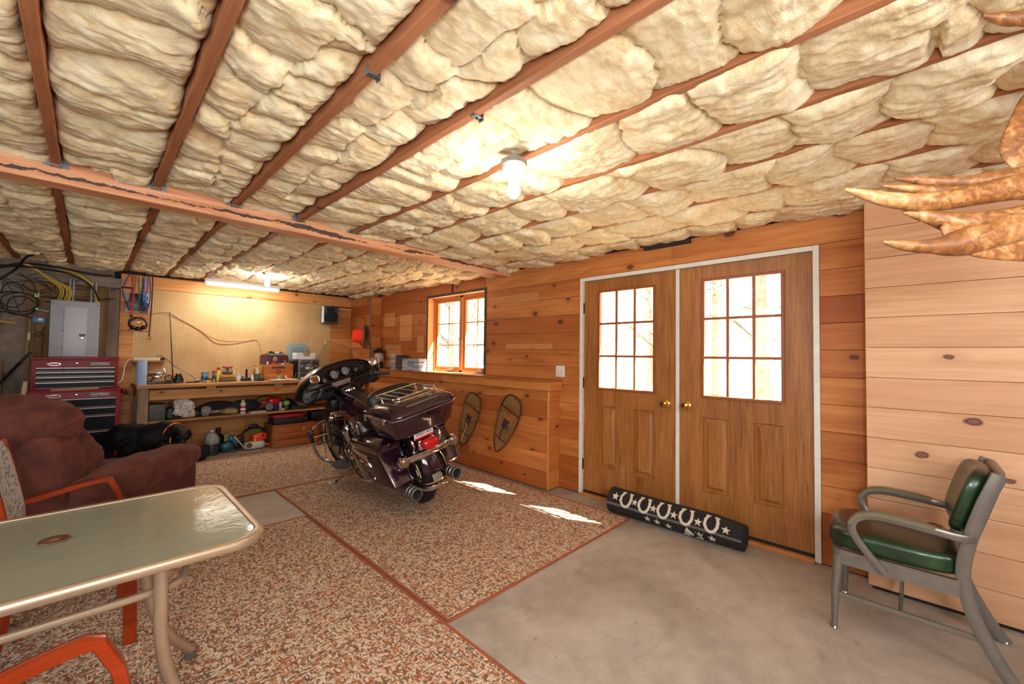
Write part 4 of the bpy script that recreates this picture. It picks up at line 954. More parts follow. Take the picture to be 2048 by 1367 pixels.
MB().rings([QQ([(-.372, -.045, .36), (-.372, .045, .36), (-.392, .05, .305), (-.392, -.05, .305)]), QQ([(-.382, -.042, .355), (-.382, .042, .355), (-.402, .047, .308), (-.402, -.047, .308)])]).build('tip_badge', alu, rf, bevel=.003)
for s in (-1, 1): MB().tube(QQ([(-.02, s*.10, .66), (-.16, s*.115, .58), (-.30, s*.13, .44), (-.33, s*.13, .36)]), 1.0, flat=((0, 1, 0), .006, .022)).build('fender_strut', chm, rf)
# signal bar, tail light, plate
m = MB(); m.tube(QQ([(-.325, -.215, .548), (-.35, -.10, .548), (-.355, 0, .548), (-.35, .10, .548), (-.325, .215, .548)]), 1.0, flat=((0, 0, 1), .024, .013)); bar = m.build('signal_bar', chm, MO)
for s in (-1, 1):
    l = MB().ball(Q(-.325, s*.245, .552), (.050, .050, .050), 16, 10).build('turn_signal', chm, bar)
    MB().lathe([(.044, 0), (.042, .010), (.028, .022), (.004, .027)], Q(-.356, s*.245, .552), 16, axis=Vector((-1, 0, 0))).build('signal_lens', amber, l)
MB().sbox(Q(-.375, -.005, .628), (.10, .155, .095), pw=3.6, seg=6, fn=lambda p: (p.x*(1 if p.x > 0 else 1.0), p.y*(1-.25*max(0, -p.z/.05)), p.z)).build('tail_light', redl, MO)
MB().sbox(Q(-.325, -.005, .625), (.05, .17, .105), pw=4, seg=5).build('tail_light_housing', chm, MO)
pl = MB().box(Q(-.352, -.03, .715), (.006, .185, .062), (0, R(-12), 0)).build('plate', mat('plate_white', 'd8d6d2', .5), MO, bevel=.002, seg=1)
MB().box(Q(-.3525, -.03, .692), (.0075, .180, .014), (0, R(-12), 0)).build('plate_stripe', mat('plate_red', 'c01324', .5), pl)
text('plate_lettering', 'WIDE LAKE', .030, mat('ink', '1a1a1c', .6), pl, Q(-.3565, -.03, .722), (0, -1, 0), (-.2, 0, 1), .0006, .0006)
for s in (-1, 1):
    m = MB(); m.tube(smooth_pts(QQ([(-.29, s*.13-.01, .70), (-.335, s*.135-.01, .69), (-.35, s*.13-.01, .64), (-.31, s*.125-.01, .575)]), 5), .012, 8); m.build('grab_loop', chm, MO)
# saddlebags
def bag(s):
    side = [(.42, .62), (.46, .50), (.44, .36), (.34, .285), (-.26, .335), (-.285, .36), (-.095, .615)]
    o0, i0 = s*.345, s*.135
    def ring(l, k, z=0): 
        cs, chh = .1, .46
        return [Q(cs+(a-cs)*k, l, chh+(b-chh)*k) for a, b in side]
    m = MB(); m.rings([ring(i0, .97), ring(i0+s*.012, 1), ring(o0-s*.02, 1), ring(o0-s*.005, .985), ring(o0, .95)]); b = m.build('saddlebag', pt, MO, smooth=40)
    top = [(.42, .622), (.425, .66), (.36, .69), (-.02, .695), (-.105, .665), (-.10, .617)]
    rg = []
    for l, k in ((i0-s*.004, .98), (i0, 1), (o0-s*.03, 1), (o0+s*.004, .96), (o0+s*.006, .90)):
        rg.append([Q(.16+(a-.16)*(1+.01*(k == 1)), l, .617+(hh-.617)*k*(1 if abs(l-o0) > .02 else .75)) for a, hh in top])
    m = MB(); m.rings(rg); m.build('bag_lid', pt, b, smooth=40)
    MB().tube(QQ([(.42, o0+s*.004, .617), (-.098, o0+s*.004, .613), (-.102, i0, .613)]), .0035, 6).build('lid_trim', chm, b)
    x = o0+s*.008
    if s < 0:
        pg = [(.36, .598), (.09, .575), (.02, .49), (.06, .47), (.30, .50), (.36, .56)]
        MB().rings([QQ([(a, x+.006, h) for a, h in pg]), QQ([(a, x-.010, h) for a, h in pg])]).build('latch_plate', chm, b, bevel=.003)
        pr = [(.28, .515), (.10, .495), (.10, .512), (.27, .532)]
        MB().rings([QQ([(a, x-.0105, h) for a, h in pr]), QQ([(a, x-.0125, h) for a, h in pr])]).build('latch_inlay', mat('inlay_red', '7a0f16', .35), b, smooth=0)
        MB().tube(smooth_pts(QQ([(.075, x-.012, .565), (.04, x-.02, .53), (.01, x-.014, .49)]), 4), .009, 8).build('latch_lever', chm, b)
    # chrome guard hoop in front of the bag
    g = QQ([(.50, s*.20, .60), (.52, s*.345, .575), (.46, s*.372, .48), (.36, s*.378, .385), (.24, s*.378, .335), (.12, s*.372, .335), (.06, s*.35, .36)])
    MB().tube(smooth_pts(g, 6), .0095, 8).build('bag_guard', chm, b)
    g = QQ([(.33, s*.366, .525), (.26, s*.376, .455), (.20, s*.376, .40), (.20, s*.366, .345)])
    MB().tube(smooth_pts(g, 5), .007, 8).build('guard_brace', chm, b)
    # muffler
    mf = MB().lathe([(.040, 0), (.044, .55), (.046, .80), (.052, .82), (.052, .835), (.047, .84), (.047, .86), (.053, .865), (.053, .88), (.047, .885), (.047, .90), (.054, .905), (.054, .925), (.042, .928), (.038, .90), (.036, .70)], Q(.56, s*.205, .275), 24, axis=Vector((-1, 0, -.018)), cap=False).build('muffler', alu, MO)
    MB().lathe([(.037, 0), (.001, .001)], Q(-.14, s*.205, .262), 20, axis=Vector((-1, 0, 0))).build('muffler_core', blk, mf)
bag(-1); bag(1)
# top box with rack and lid
def loop8(s0, s1, l, h, c=.07, fl=None):
    fl = fl or l
    return QQ([(s0, -l+c, h), (s0+c*.6, -l, h), (s1-c, -fl, h), (s1, -fl+c*1.1, h), (s1, fl-c*1.1, h), (s1-c, fl, h), (s0+c*.6, l, h), (s0, l-c, h)])
m = MB(); m.rings([loop8(-.36, .04, .25, .735), loop8(-.385, .06, .268, .75), loop8(-.43, .085, .298, .905), loop8(-.43, .085, .298, .92)]); tp = m.build('top_box', pt, MO, bevel=.012, smooth=40)
m = MB(); m.rings([loop8(-.436, .09, .304, .918), loop8(-.440, .092, .306, .938), loop8(-.41, .075, .29, .975), loop8(-.33, .03, .25, 1.008), loop8(-.28, .0, .21, 1.016)]); ld = m.build('top_box_lid', pt, tp, bevel=.008, smooth=45)
MB().tube(loop8(-.441, .093, .307, .917)[:], .0042, 6, closed=True).build('seam_trim', chm, tp)
m = MB(); m.tube(QQ([(.05, -.312, .925), (-.30, -.312, .922)]), 1.0, flat=((0, 0, 1), .007, .005)); m.build('hinge_bar', chm, tp)
for s_ in (-.27, .05): MB().sbox(Q(s_, -.315, .905), (.03, .014, .06), pw=4, seg=3).build('latch', chm, tp)
MB().box(Q(-.385, 0, .990), (.018, .30, .004), (0, R(-38), 0)).build('lid_badge', alu, ld)
for l in (-.17, .17):
    for s_ in (-.24, -.02): MB().cyl(Q(s_, l, 1.01), Q(s_, l, 1.045), .006, n=8).build('rack_post', chm, ld)
rk = MB(); rk.tube(smooth_pts(QQ([(-.30, -.15, 1.052), (-.30, 0, 1.052), (-.30, .15, 1.052), (-.28, .195, 1.052), (-.22, .205, 1.052), (0, .205, 1.052), (.03, .19, 1.052), (.045, .15, 1.052), (.045, -.15, 1.052), (.03, -.19, 1.052), (0, -.205, 1.052), (-.22, -.205, 1.052), (-.28, -.195, 1.052)]), 4)[:-1], .0075, 8, closed=True); rack = rk.build('luggage_rack', chm, ld)
MB().tube(smooth_pts(QQ([(-.22, -.21, 1.03), (-.29, -.20, 1.028), (-.31, -.15, 1.028), (-.31, .15, 1.028), (-.29, .20, 1.028), (-.22, .21, 1.03), (.0, .21, 1.03)]), 4), .0065, 8).build('rack_rail', chm, rack)
for l in (-.125, -.045, .045, .125): MB().tube(QQ([(-.30, l, 1.05), (.045, l, 1.05)]), .0045, 6).build('rack_slat', chm, rack)
# seat and backrest
MB().sbox(Q(.135, 0, .985), (.13, .46, .20), pw=3, seg=8, rot=(0, R(10), 0)).build('backrest_pad', lea, MO)
MB().sbox(Q(.25, 0, .765), (.36, .36, .15), pw=3, seg=8, fn=lambda p: (p.x, p.y*(1-.15*max(0, p.x/.18)), p.z+.03*(p.y/.18)**2)).build('passenger_seat', lea, MO)
MB().sbox(Q(.50, 0, .73), (.36, .36, .17), pw=2.6, seg=9, fn=lambda p: (p.x, p.y*(1-.35*max(0, p.x/.18)), p.z+.10*max(0, -p.x/.18)**2+.02*(p.y/.18)**2)).build('rider_seat', lea, MO)
m = MB(); m.tube(smooth_pts(QQ([(.34, -.17, .80), (.335, -.10, .865), (.33, 0, .885), (.335, .10, .865), (.34, .17, .80)]), 6), .006, 6); m.build('seat_piping', mat('tan_piping', '6b5138', .6), MO)
MB().sbox(Q(.36, 0, .80), (.09, .34, .20), pw=3, seg=7, rot=(0, R(14), 0)).build('rider_backrest', lea, MO)
# tank and console
MB().sbox(Q(.87, 0, .80), (.54, .35, .26), pw=2.5, seg=10, fn=lambda p: (p.x, p.y*(.62+.38*min(1, (p.x+.27)/.40)), p.z+.045*(p.x/.27))).build('fuel_tank', pt, MO)
cs = [(1.10, .072, .966), (.98, .070, .957), (.84, .058, .925), (.70, .045, .872), (.64, .04, .835)]
m = MB(); m.rings([[Q(s, -w_, h), Q(s, -w_*.9, h+.012), Q(s, w_*.9, h+.012), Q(s, w_, h), Q(s, w_, h-.03), Q(s, -w_, h-.03)] for s, w_, h in cs]); con = m.build('console', chm, MO)
m = MB(); m.rings([[Q(s, -w_*.86, h+.010), Q(s, -w_*.8, h+.017), Q(s, w_*.8, h+.017), Q(s, w_*.86, h+.010)] for s, w_, h in [(1.03, .07, .962)]+cs[1:]]); m.build('leather_insert', lea, con)
for s in (-1, 1): MB().tube(QQ([(a, s*b*.95, c+.008) for a, b, c in cs]), .0035, 6).build('console_edge', mat('bronze_trim', '9a7350', .3, .8), con)
cp = MB().lathe([(.066, 0), (.072, .008), (.068, .02), (.05, .028), (.02, .032), (.002, .033)], Q(1.09, -.0, .980), 24, axis=Vector((-.12, 0, 1))).build('fuel_cap', chm, con)
MB().rings([QQ([(.90, -.178, .80), (.76, -.165, .775), (.77, -.168, .745), (.90, -.180, .765)]), QQ([(.90, -.186, .80), (.76, -.172, .775), (.77, -.175, .745), (.90, -.187, .765)])]).build('tank_emblem', mat('emblem_red', '6a1a16', .4), MO, smooth=0)
# engine, primary, exhaust, frame
MB().sbox(Q(.80, 0, .36), (.56, .34, .34), pw=5, seg=5).build('crankcase', dkeng, MO)
for tlt, s0 in ((R(22), .72), (R(-22), .84)):
    ax = Vector((-math.sin(tlt), 0, math.cos(tlt))); c0 = Q(s0, 0, .45); m = MB()
    m.cyl(c0, c0+ax*.26, .052, n=16)
    for k in range(11): m.cyl(c0+ax*(.02+.02*k), c0+ax*(.026+.02*k), .078, n=18)
    cy = m.build('cylinder', alu, MO, smooth=30)
    MB().sbox(c0+ax*.29, (.15, .13, .08), pw=4, seg=4, rot=(0, -tlt, 0)).build('rocker_cover', chm, cy)
    MB().cyl(c0+Vector((0, .10, -.02)), c0+Vector((0, .06, 0))+ax*.26, .012, n=10).build('pushrod_tube', chm, cy)
m = MB(); m.sbox(Q(.70, -.19, .32), (.52, .10, .17), pw=3, seg=6); m.build('primary_cover', chm, MO)
m = MB(); m.sbox(Q(.42, -.15, .42), (.24, .10, .20), pw=4, seg=5); m.build('side_cover', pt, MO)
hn = MB().lathe([(.001, 0), (.03, .004), (.040, .03), (.042, .10), (.038, .15), (.02, .175), (.001, .18)], Q(.82, -.20, .52), 16, axis=Vector((0, 0, 1))).build('horn_cover', chm, MO)
m = MB()
for a, b in (((.05, .33), (.5, .33)), ((.5, .2), (1.15, .2)), ((1.15, .2), (1.22, .98)), ((1.22, .98), (.45, .72)), ((.45, .72), (.05, .62))):
    for s in (-1, 1): m.tube(QQ([(a[0], s*.12, a[1]), (b[0], s*.12 if b[1] < .9 else s*.04, b[1])]), .017, 8)
fm = m.build('frame', blk, MO); fm['kind'] = 'stuff'
MB().b2(Q(.12, -.09, .20), Q(.62, .09, .62)).build('battery_box', blk, MO, bevel=.02)
m = MB(); m.tube(smooth_pts(QQ([(.70, .13, .60), (.74, .19, .50), (.70, .22, .36), (.56, .215, .29)]), 6), .022, 10); m.build('exhaust_header', chm, MO)
m = MB(); m.tube(smooth_pts(QQ([(.95, -.06, .58), (1.0, -.14, .46), (.92, -.2, .30), (.56, -.205, .27)]), 6), .022, 10); m.build('exhaust_header', chm, MO)
# engine guards, footboards, pegs, stand
for s in (-1, 1):
    cg = QQ([(1.17, s*.05, .67), (1.165, s*.20, .705), (1.15, s*.34, .718), (1.14, s*.425, .675), (1.14, s*.452, .575), (1.145, s*.447, .455), (1.15, s*.39, .335), (1.15, s*.20, .20), (1.15, s*.06, .19)])
    gd = MB().tube(smooth_pts(cg, 6), .0165, 10).build('engine_guard', chm, MO)
    MB().sbox(Q(1.14, s*.458, .61), (.05, .035, .13), pw=5, seg=4).build('guard_pad', blk, gd)
    MB().tube(QQ([(1.16, s*.30, .70), (1.14, s*.335, .55), (1.14, s*.365, .335)]), .007, 8).build('guard_brace', chm, gd)
    for h in (.60, .52): MB().tube(QQ([(1.12, s*.43, h), (1.12, s*.30, h-.01)]), .008, 8).build('highway_peg', chm, gd)
    fb = []
    half = [(1.10, .0), (1.115, .045), (1.09, .10), (1.02, .135), (.93, .14), (.85, .115), (.80, .06), (.79, 0)]
    bd = MB().rings([QQ([(a, s*(.225+b), .255+.04*(a-.8)) for a, b in half]), QQ([(a, s*(.225+b), .267+.04*(a-.8)) for a, b in half])]).build('footboard', mat('rubber_mat', '3a3936', .8), MO)
    MB().tube(smooth_pts(QQ([(a, s*(.227+b), .262+.04*(a-.8)) for a, b in half]), 4), .0055, 6).build('footboard_rim', chm, bd)
ks = MB().tube(QQ([(.86, -.17, .22), (.98, -.30, .13), (1.02, -.35, .105)]), [.012, .010, .009], 10).build('side_stand', chm, MO)
MB().ball(Q(1.022, -.352, .103), .016, 10, 8).build('stand_bumper', blk, ks)
MB().tube(QQ([(1.02, -.35, .105), (1.05, -.385, .093), (1.10, -.40, .090)]), 1.0, flat=((.2, .3, 1), .006, .018)).build('stand_foot', alu, ks)
MB().tube(smooth_pts(QQ([(.98, -.21, .25), (1.06, -.22, .29), (1.16, -.22, .30)]), 4), .006, 8).build('shift_lever', chm, MO)
# fork, bars, mirrors
for s in (-1, 1):
    lg = MB().tube(TT([(1.26, s*.115, .98), (1.42, s*.115, .66)]), .027, 12).build('fork_cover', blk, MO)
    MB().tube([T(1.42, s*.115, .66), T2(1.60, s*.115, .31)], .024, 12).build('fork_slider', alu, lg)
    MB().lathe([(.001, -.035), (.03, -.02), (.042, 0), (.03, .02), (.001, .035)], T(1.16, s*.22, .74), 14, axis=Vector((1, 0, 0))).build('passing_lamp_bracket', chm, lg)
MB().sbox(T(1.27, 0, .86), (.16, .30, .22), pw=3.5, seg=5).build('fork_nacelle', blk, MO)
for s in (-1, 1):
    hb = smooth_pts(TT([(1.16, s*.05, .99), (1.14, s*.16, 1.06), (1.10, s*.28, 1.075), (1.00, s*.42, 1.045)]), 6)
    b = MB().tube(hb, .0135, 10).build('handlebar', blk, MO)
    g0, g1 = T(1.045, s*.355, 1.062), T(.955, s*.475, 1.030)
    MB().cyl(g0, g1, .0185, n=14).build('grip', blk, b)
    MB().sbox(T(1.075, s*.32, 1.068), (.06, .055, .06), pw=4, seg=4).build('switch_housing', blk, b)
    MB().tube(smooth_pts([T(1.10, s*.325, 1.065), T(1.085, s*.40, 1.065), T(1.02, s*.49, 1.035)], 4), 1.0, flat=((0, 0, 1), .008, .005)).build('lever', chm, b)
    MB().tube([T(1.085, s*.325, 1.09), T(1.06, s*.345, 1.15)], .005, 8).build('mirror_stem', chm, b)
    mc = T(1.055, s*.375, 1.195); nrm = TROT @ Vector((-.92, s*.22, .12)).normalized()
    fr_ = nrm.to_track_quat('X', 'Z').to_matrix()
    mir = MB().sbox(mc, (.028, .125, .088), pw=3, seg=5, rot=fr_).build('mirror', chm, b)
    MB().sbox(mc+nrm*.0095, (.012, .112, .076), pw=3, seg=5, rot=fr_).build('mirror_glass', mat('mirror_glass', 'c9c4be', .03, 1.0), mir)
# batwing fairing with instruments and windshield (turns with the bars)
half = [(0, 1.285), (.13, 1.283), (.25, 1.262), (.35, 1.222), (.43, 1.165), (.495, 1.085), (.505, 1.02), (.47, .965), (.40, .945), (.33, .96), (.26, .955), (.20, .915), (.10, .905), (0, .905)]
outl = half+[(-a, b) for a, b in half[-2:0:-1]]
def fring(s, k, dh=0, kk=None): return [T(s-.10*abs(a*k)**1.5, a*k, 1.08+(b-1.08)*(kk or k)+dh) for a, b in outl]
m = MB(); m.rings([fring(1.20, .94), fring(1.175, 1.0), fring(1.22, 1.02), fring(1.32, .98, -.005), fring(1.42, .84, -.01), fring(1.50, .62, -.015), fring(1.54, .38, -.02), fring(1.55, .15, -.02)], cap=True); fa = m.build('fairing', gls, MO, smooth=50)
m = MB(); m.rings([fring(1.205, .95), fring(1.225, .90), fring(1.235, .5)], cap=True); m.build('dash', blk, fa, smooth=40)
face = T(-1, 0, 0)-T(0, 0, 0); face = (face+Vector((0, 0, .25))).normalized()
def gauge(l, h, r, s=1.183, nm='gauge', fc=None):
    c = T(s, l, h); g = MB().lathe([(r*1.18, -.01), (r*1.2, .02), (r*1.12, .028), (r*.98, .024), (r*.96, .012), (.001, .011)], c, 24, axis=face).build(nm, blk, fa)
    if fc:
        MB().lathe([(r*.94, .0125), (.001, .0135)], c, 24, axis=face).build('dial', fc, g)
        up = (Vector((0, 0, 1))-face*face.z).normalized(); sd = up.cross(face)
        MB().tube([c+face*.016, c+face*.016+(up*-.7+sd*-.4).normalized()*r*.75], .0018, 5).build('needle', mat('needle_white', 'd8d0b8', .5), g)
        m = MB()
        for k in range(11):
            a = R(-130+26*k); d = up*math.cos(a)+sd*math.sin(a); m.tube([c+face*.015+d*r*.72, c+face*.015+d*r*.9], .0013, 4)
        tk = m.build('tick_marks', mat('needle_white', 'd8d0b8', .5), g); tk['kind'] = 'stuff'
dial = mat('dial_grey', '6f747c', .35)
gauge(-.075, 1.165, .048, fc=dial); gauge(.065, 1.17, .048, fc=dial)
gauge(-.20, 1.135, .026, fc=mat('dial_brown', '5a4436', .4)); gauge(.20, 1.15, .026, fc=W_('dial_brown'))
gauge(-.165, 1.045, .036, nm='speaker_ring', fc=None); gauge(.185, 1.055, .036, nm='speaker_ring', fc=None)
MB().box(T(1.186, 0, 1.06), (.014, .24, .052), TROT @ Euler((0, R(-10), 0)).to_matrix()).build('radio', mat('radio_face', '8a7a70', .5, var=.15, vscale=50), fa, bevel=.004)
ws = []
for i in range(9):
    t = i/8; hh = 1.265+.29*t; wv = .30*(1-.10*t-.55*t**6)
    ws.append([T(1.30-.06*t-.16*(j/8-.5)**2*4*.35, wv*(j/4-1), hh-.10*(j/4-1)**2*t-.02) for j in range(9)])
wm = MB(); wm.rings(ws, closed=False); pane_mat('windshield', (.90, .90, .88)); wsh = wm.build('windshield', W_('windshield'), fa, smooth=60); sd = wsh.modifiers.new('t', 'SOLIDIFY'); sd.thickness = .004
edge = [r[0] for r in ws]+ws[-1][1:-1]+[r[-1] for r in ws[::-1]]
MB().tube(edge, .0022, 5).build('windshield_edge', mat('acrylic_edge', '8f8a84', .2), wsh)
MB().ball(T(1.52, 0, 1.06), (.07, .09, .09), 16, 10).build('headlamp', chm, fa)
# ------------------------------------------------------------------ workbench
BT = .945; BF = 6.45
wood('bench_wood', 'c08a55', '8f5f34', axis=0, knots=.35, var=.3, rough=.7); wood('bench_leg', 'a58a70', '6f5b48', axis=2, knots=.3, var=.2, rough=.75)
bn = thing('workbench', 'long wooden workbench with a lower shelf under the pegboard', 'workbench', (1.8, 6.8, 0))
def bput(lo, hi, nm, m, **k):
    k.setdefault('bevel', .004); o = MB().b2(lo, hi).build(nm, m, bn, seg=1, smooth=0, origin=[(a+b)/2 for a, b in zip(lo, hi)], **k); o.location = o.location-bn.location; return o
bw = W_('bench_wood')
for i in range(4): bput((.405, BF+.182*i, BT-.036), (3.20, BF+.182*i+.180, BT), 'top_board', bw)
for x in (1.12, 1.90, 2.7): bput((x-.05, BF+.02, BT-.085), (x+.05, BF+.70, BT-.037), 'cleat', bw)
bput((.52, BF+.03, .765), (3.2, BF+.068, .885), 'front_rail', bw)
for x in (.415, 2.95): bput((x, BF+.02, 0), (x+.10, BF+.06, BT-.037), 'leg', W_('bench_leg')); bput((x, BF+.62, 0), (x+.04, BF+.70, BT-.037), 'leg', W_('bench_leg'))
bput((.41, BF+.06, .80), (.45, BF+.62, .90), 'side_rail', bw)
for i in range(3): bput((.46, BF+.05+.21*i, .490), (3.18, BF+.05+.21*i+.207, .512), 'shelf_board', bw)
SH = .512
P_ = lambda n, c, *a, **k: mat(n, c, *a, **k)
white = P_('white_plastic', 'd8d6d0', .35); redp = P_('red_plastic', 'b81a1a', .3); yel = P_('yellow_plastic', 'd9b02c', .35); bluep = P_('blue_plastic', '2a4f9c', .35); blkp = W_('black_plastic'); grn = P_('green_plastic', '3f8f3a', .35); org = P_('orange_plastic', 'd4441a', .3); greyp = P_('grey_plastic', '77797a', .45); teal = P_('teal_plastic', '1f4f56', .4)
def turned(name, label, cat, loc, parts, group=None, n=18, rz=0):
    """parts: (part name, profile [(r,h)...], material)"""
    o = thing(name, label, cat, loc, rz, group)
    for nm, prof, m in parts: MB().lathe(prof, n=n).build(nm, m, o, smooth=40)
    return o
cylp = lambda r, h0, h1, b=.003: [(r-b, h0), (r, h0+b), (r, h1-b), (r-b, h1)]
def bottle(label, x, y, z, r, h, m, capm, lab=None, neck=.45, group=None, name='bottle'):
    hb = h*.70; ps = [('body', [(r*.92, 0), (r, .006), (r, hb*.88), (r*.85, hb*.96), (r*neck, hb*1.08), (r*neck, h*.86)], m), ('cap', cylp(r*neck*1.25, h*.84, h), capm)]
    if lab: ps.append(('label_band', [(r*1.006, hb*.18), (r*1.012, hb*.2), (r*1.012, hb*.78), (r*1.006, hb*.8)], lab))
    return turned(name, label, 'bottle', (x, y, z), ps, group)
Y1 = 6.78
# top of the bench, from the left
turned('paper_towel_roll', 'blue paper towel roll standing on the left bench end', 'paper towel', (.452, 6.60, BT), [('roll', [(.02, 0), (.046, 0), (.048, .004), (.048, .292), (.046, .296), (.02, .296)], P_('blue_towel', '9db6d2', .9, bump=.3, bscale=90)), ('core', [(.0195, .001), (.0205, .002), (.0205, .2975), (.0195, .298)], P_('cardboard', '9a7a52', .9))])
mbk = thing('model_motorcycle', 'small chrome model motorcycle beside the paper towel roll', 'model', (.615, 6.72, BT))
MB().box((0, 0, .016), (.27, .10, .032)).build('stand', blkp, mbk, bevel=.004)
for x in (-.085, .10):
    m = MB(); m.tube([(x+.036*math.cos(a), 0, .070+.036*math.sin(a)) for a in np.linspace(0, 2*PI, 20, endpoint=False)], .0065, 8, closed=True); w_ = m.build('wheel', blkp, mbk)
    m = MB()
    for k in range(6): m.tube([(x, 0, .07), (x+.03*math.cos(k*PI/3), 0, .07+.03*math.sin(k*PI/3))], .0025, 5)
    m.build('spokes', chm, w_)
m = MB(); m.tube(smooth_pts([(.10, .012, .07), (.075, .012, .13), (.05, .01, .19)], 4), .005, 6); m.tube(smooth_pts([(.10, -.012, .07), (.075, -.012, .13), (.05, -.01, .19)], 4), .005, 6); m.tube([(.05, -.05, .195), (.055, 0, .19), (.05, .05, .195)], .004, 6); m.build('fork', chm, mbk)
MB().sbox((.02, 0, .135), (.09, .035, .04), pw=3, seg=4).build('tank', chm, mbk)
MB().sbox((-.055, 0, .12), (.09, .035, .022), pw=3, seg=4).build('seat', blkp, mbk)
m = MB(); m.sbox((0, 0, .085), (.08, .04, .055), pw=4, seg=4); m.cyl((-.01, .0, .09), (-.02, 0, .13), .016, n=10); m.cyl((.02, 0, .09), (.03, 0, .13), .016, n=10); m.tube([(.02, .028, .08), (-.02, .03, .06), (-.12, .03, .065)], .007, 7); m.build('engine', chm, mbk)
m = MB(); m.tube([(-.085-.044*math.cos(a), 0, .07+.044*math.sin(a)) for a in np.linspace(.2, 2.2, 10)], 1.0, flat=((0, 1, 0), .012, .003)); m.build('fender', chm, mbk)
sh = thing('wall_shelf', 'short wooden shelf board on the pegboard above the model motorcycle', 'shelf', (.555, 7.12, 1.205)); MB().b2((-.165, -.06, 0), (.165, .072, .022)).build('board', bw, sh, bevel=.003); MB().b2((-.15, .05, -.05), (.15, .072, 0)).build('bracket', bw, sh, bevel=.002)
ps = thing('power_strip', 'cream power strip on the short shelf board', 'power strip', (.53, 7.10, 1.227)); MB().box((0, 0, .018), (.26, .05, .036)).build('housing', P_('cream_strip', 'd3c7a6', .4), ps, bevel=.005)
for i in range(5): MB().box((-.09+.045*i, 0, .0365), (.028, .03, .003)).build('outlet', P_('outlet_tan', 'a89a7c', .5), ps, bevel=.001)
tag(MB().tube(smooth_pts([(.40, 7.10, 1.245), (.36, 7.09, 1.235), (.325, 7.06, 1.17), (.31, 6.99, 1.06), (.292, 6.94, .985), (.255, 6.92, .95)], 6), .0065, 8).build('power_cable', P_('cord_white', 'c9c2b0', .5), None, origin=(.32, 7.05, 1.1)), 'pale power cord hanging from the power strip to the tool chest', 'cord')
pc = thing('plug_cord', 'black plug and cord trailing from the shelf to the bench top', 'cord', (.68, 7.10, 1.228)); MB().sbox((0, 0, .02), (.06, .035, .035), pw=4, seg=4).build('plug', blkp, pc)
MB().tube(smooth_pts([(-.05, -.01, .03), (-.04, -.01, .065), (.0, -.02, .06), (.08, -.02, -.02), (.16, -.03, -.10), (.28, -.05, -.18), (.36, -.10, -.255), (.42, -.2, -.277)], 6), .004, 6).build('cable', blkp, pc)
tag(MB().tube([(.795, 7.02, BT), (.752, 7.185, 1.885)], [.0075, .0045], 8).build('cleaning_rod', P_('dark_green_rod', '10201c', .4), None, origin=(.795, 7.02, BT)), 'thin dark rod leaning upright against the pegboard', 'rod')
turned('ink_pot', 'stacked black screw lidded pot near the leaning rod', 'pot', (.82, Y1, BT), [('base', cylp(.056, 0, .018), P_('navy_plastic', '1a2244', .3)), ('body', [(.05, .018), (.052, .02), (.052, .06), (.048, .066)], blkp), ('lid', [(.036, .066), (.04, .068), (.04, .09), (.03, .094), (.03, .118), (.028, .12)], blkp)])
tag(MB().box((.965, Y1-.04, BT+.007), (.15, .03, .014), (0, 0, .1)).build('file', blkp, None, bevel=.003, origin='center'), 'flat black file lying right of the black pot', 'file')
turned('pill_cup', 'tiny orange brown cup with white cap near the blue can', 'cup', (1.005, Y1-.02, BT), [('body', cylp(.02, 0, .028), P_('amber_plastic', '8a4a20', .3)), ('cap', cylp(.022, .028, .038), white)])
turned('can', 'pale blue can behind the small yellow pot', 'can', (1.10, Y1+.03, BT), [('body', cylp(.040, 0, .128), P_('can_blue', '6f9bb5', .35)), ('rim', [(.036, .126), (.041, .127), (.041, .133), (.036, .133)], alu), ('label_disc', [(.0405, .03), (.0415, .032), (.0415, .075), (.0405, .077)], P_('can_label', '2f5f86', .4))])
turned('paste_pot', 'small yellow pot with black lid before the blue can', 'pot', (1.12, Y1-.08, BT), [('body', cylp(.033, 0, .035), P_('pot_yellow', 'e0a83a', .35)), ('lid', cylp(.034, .035, .056), blkp)])
turned('tin', 'little grey tin between yellow pot and red capped tube', 'tin', (1.185, Y1-.06, BT), [('body', cylp(.026, 0, .036), alu), ('lid', cylp(.0265, .036, .042), alu)])
bottle('grey tube bottle with red cap', 1.20, Y1, BT, .026, .15, greyp, redp, neck=.8, lab=P_('tube_label', '3a3a3c', .5))
bottle('yellow bottle with red spout cap beside the clear jar', 1.245, Y1+.01, BT, .036, .195, yel, redp, neck=.45, lab=P_('bottle_label', 'e8cf6a', .5))
tag(MB().sbox((1.345, Y1-.01, BT+.028), (.19, .10, .056), pw=8, seg=3).build('work_tin', P_('brown_tin', '6e5233', .5, var=.3), None, origin='center'), 'brown work tin under the yellow sponge and clear jar', 'tin')
tag(MB().sbox((1.345, Y1-.01, BT+.079), (.185, .095, .044), pw=7, seg=5).build('sponge', P_('sponge', 'c8973c', .95, bump=.6, bscale=140), None, origin='center'), 'yellow sponge block between brown tin and clear jar', 'sponge')
turned('jar', 'clear plastic jar with red lid on the yellow sponge', 'jar', (1.345, Y1-.01, BT+.102), [('body', [(.052, 0), (.062, .006), (.062, .05), (.05, .075), (.05, .085)], P_('clear_plastic', 'e8eef0', .05, trans=.9, ior=1.2)), ('lid', cylp(.062, .086, .104), redp), ('contents', [(.05, .004), (.055, .008), (.055, .022), (.05, .026)], P_('blue_parts', '3d62b8', .4)), ('spoon', [(.006, .026), (.008, .03), (.02, .07), (.006, .082)], white)])
bottle('white dropper bottle right of the clear jar', 1.425, Y1+.02, BT, .024, .135, white, white, neck=.6, lab=P_('pale_label', 'b9c1c4', .5))
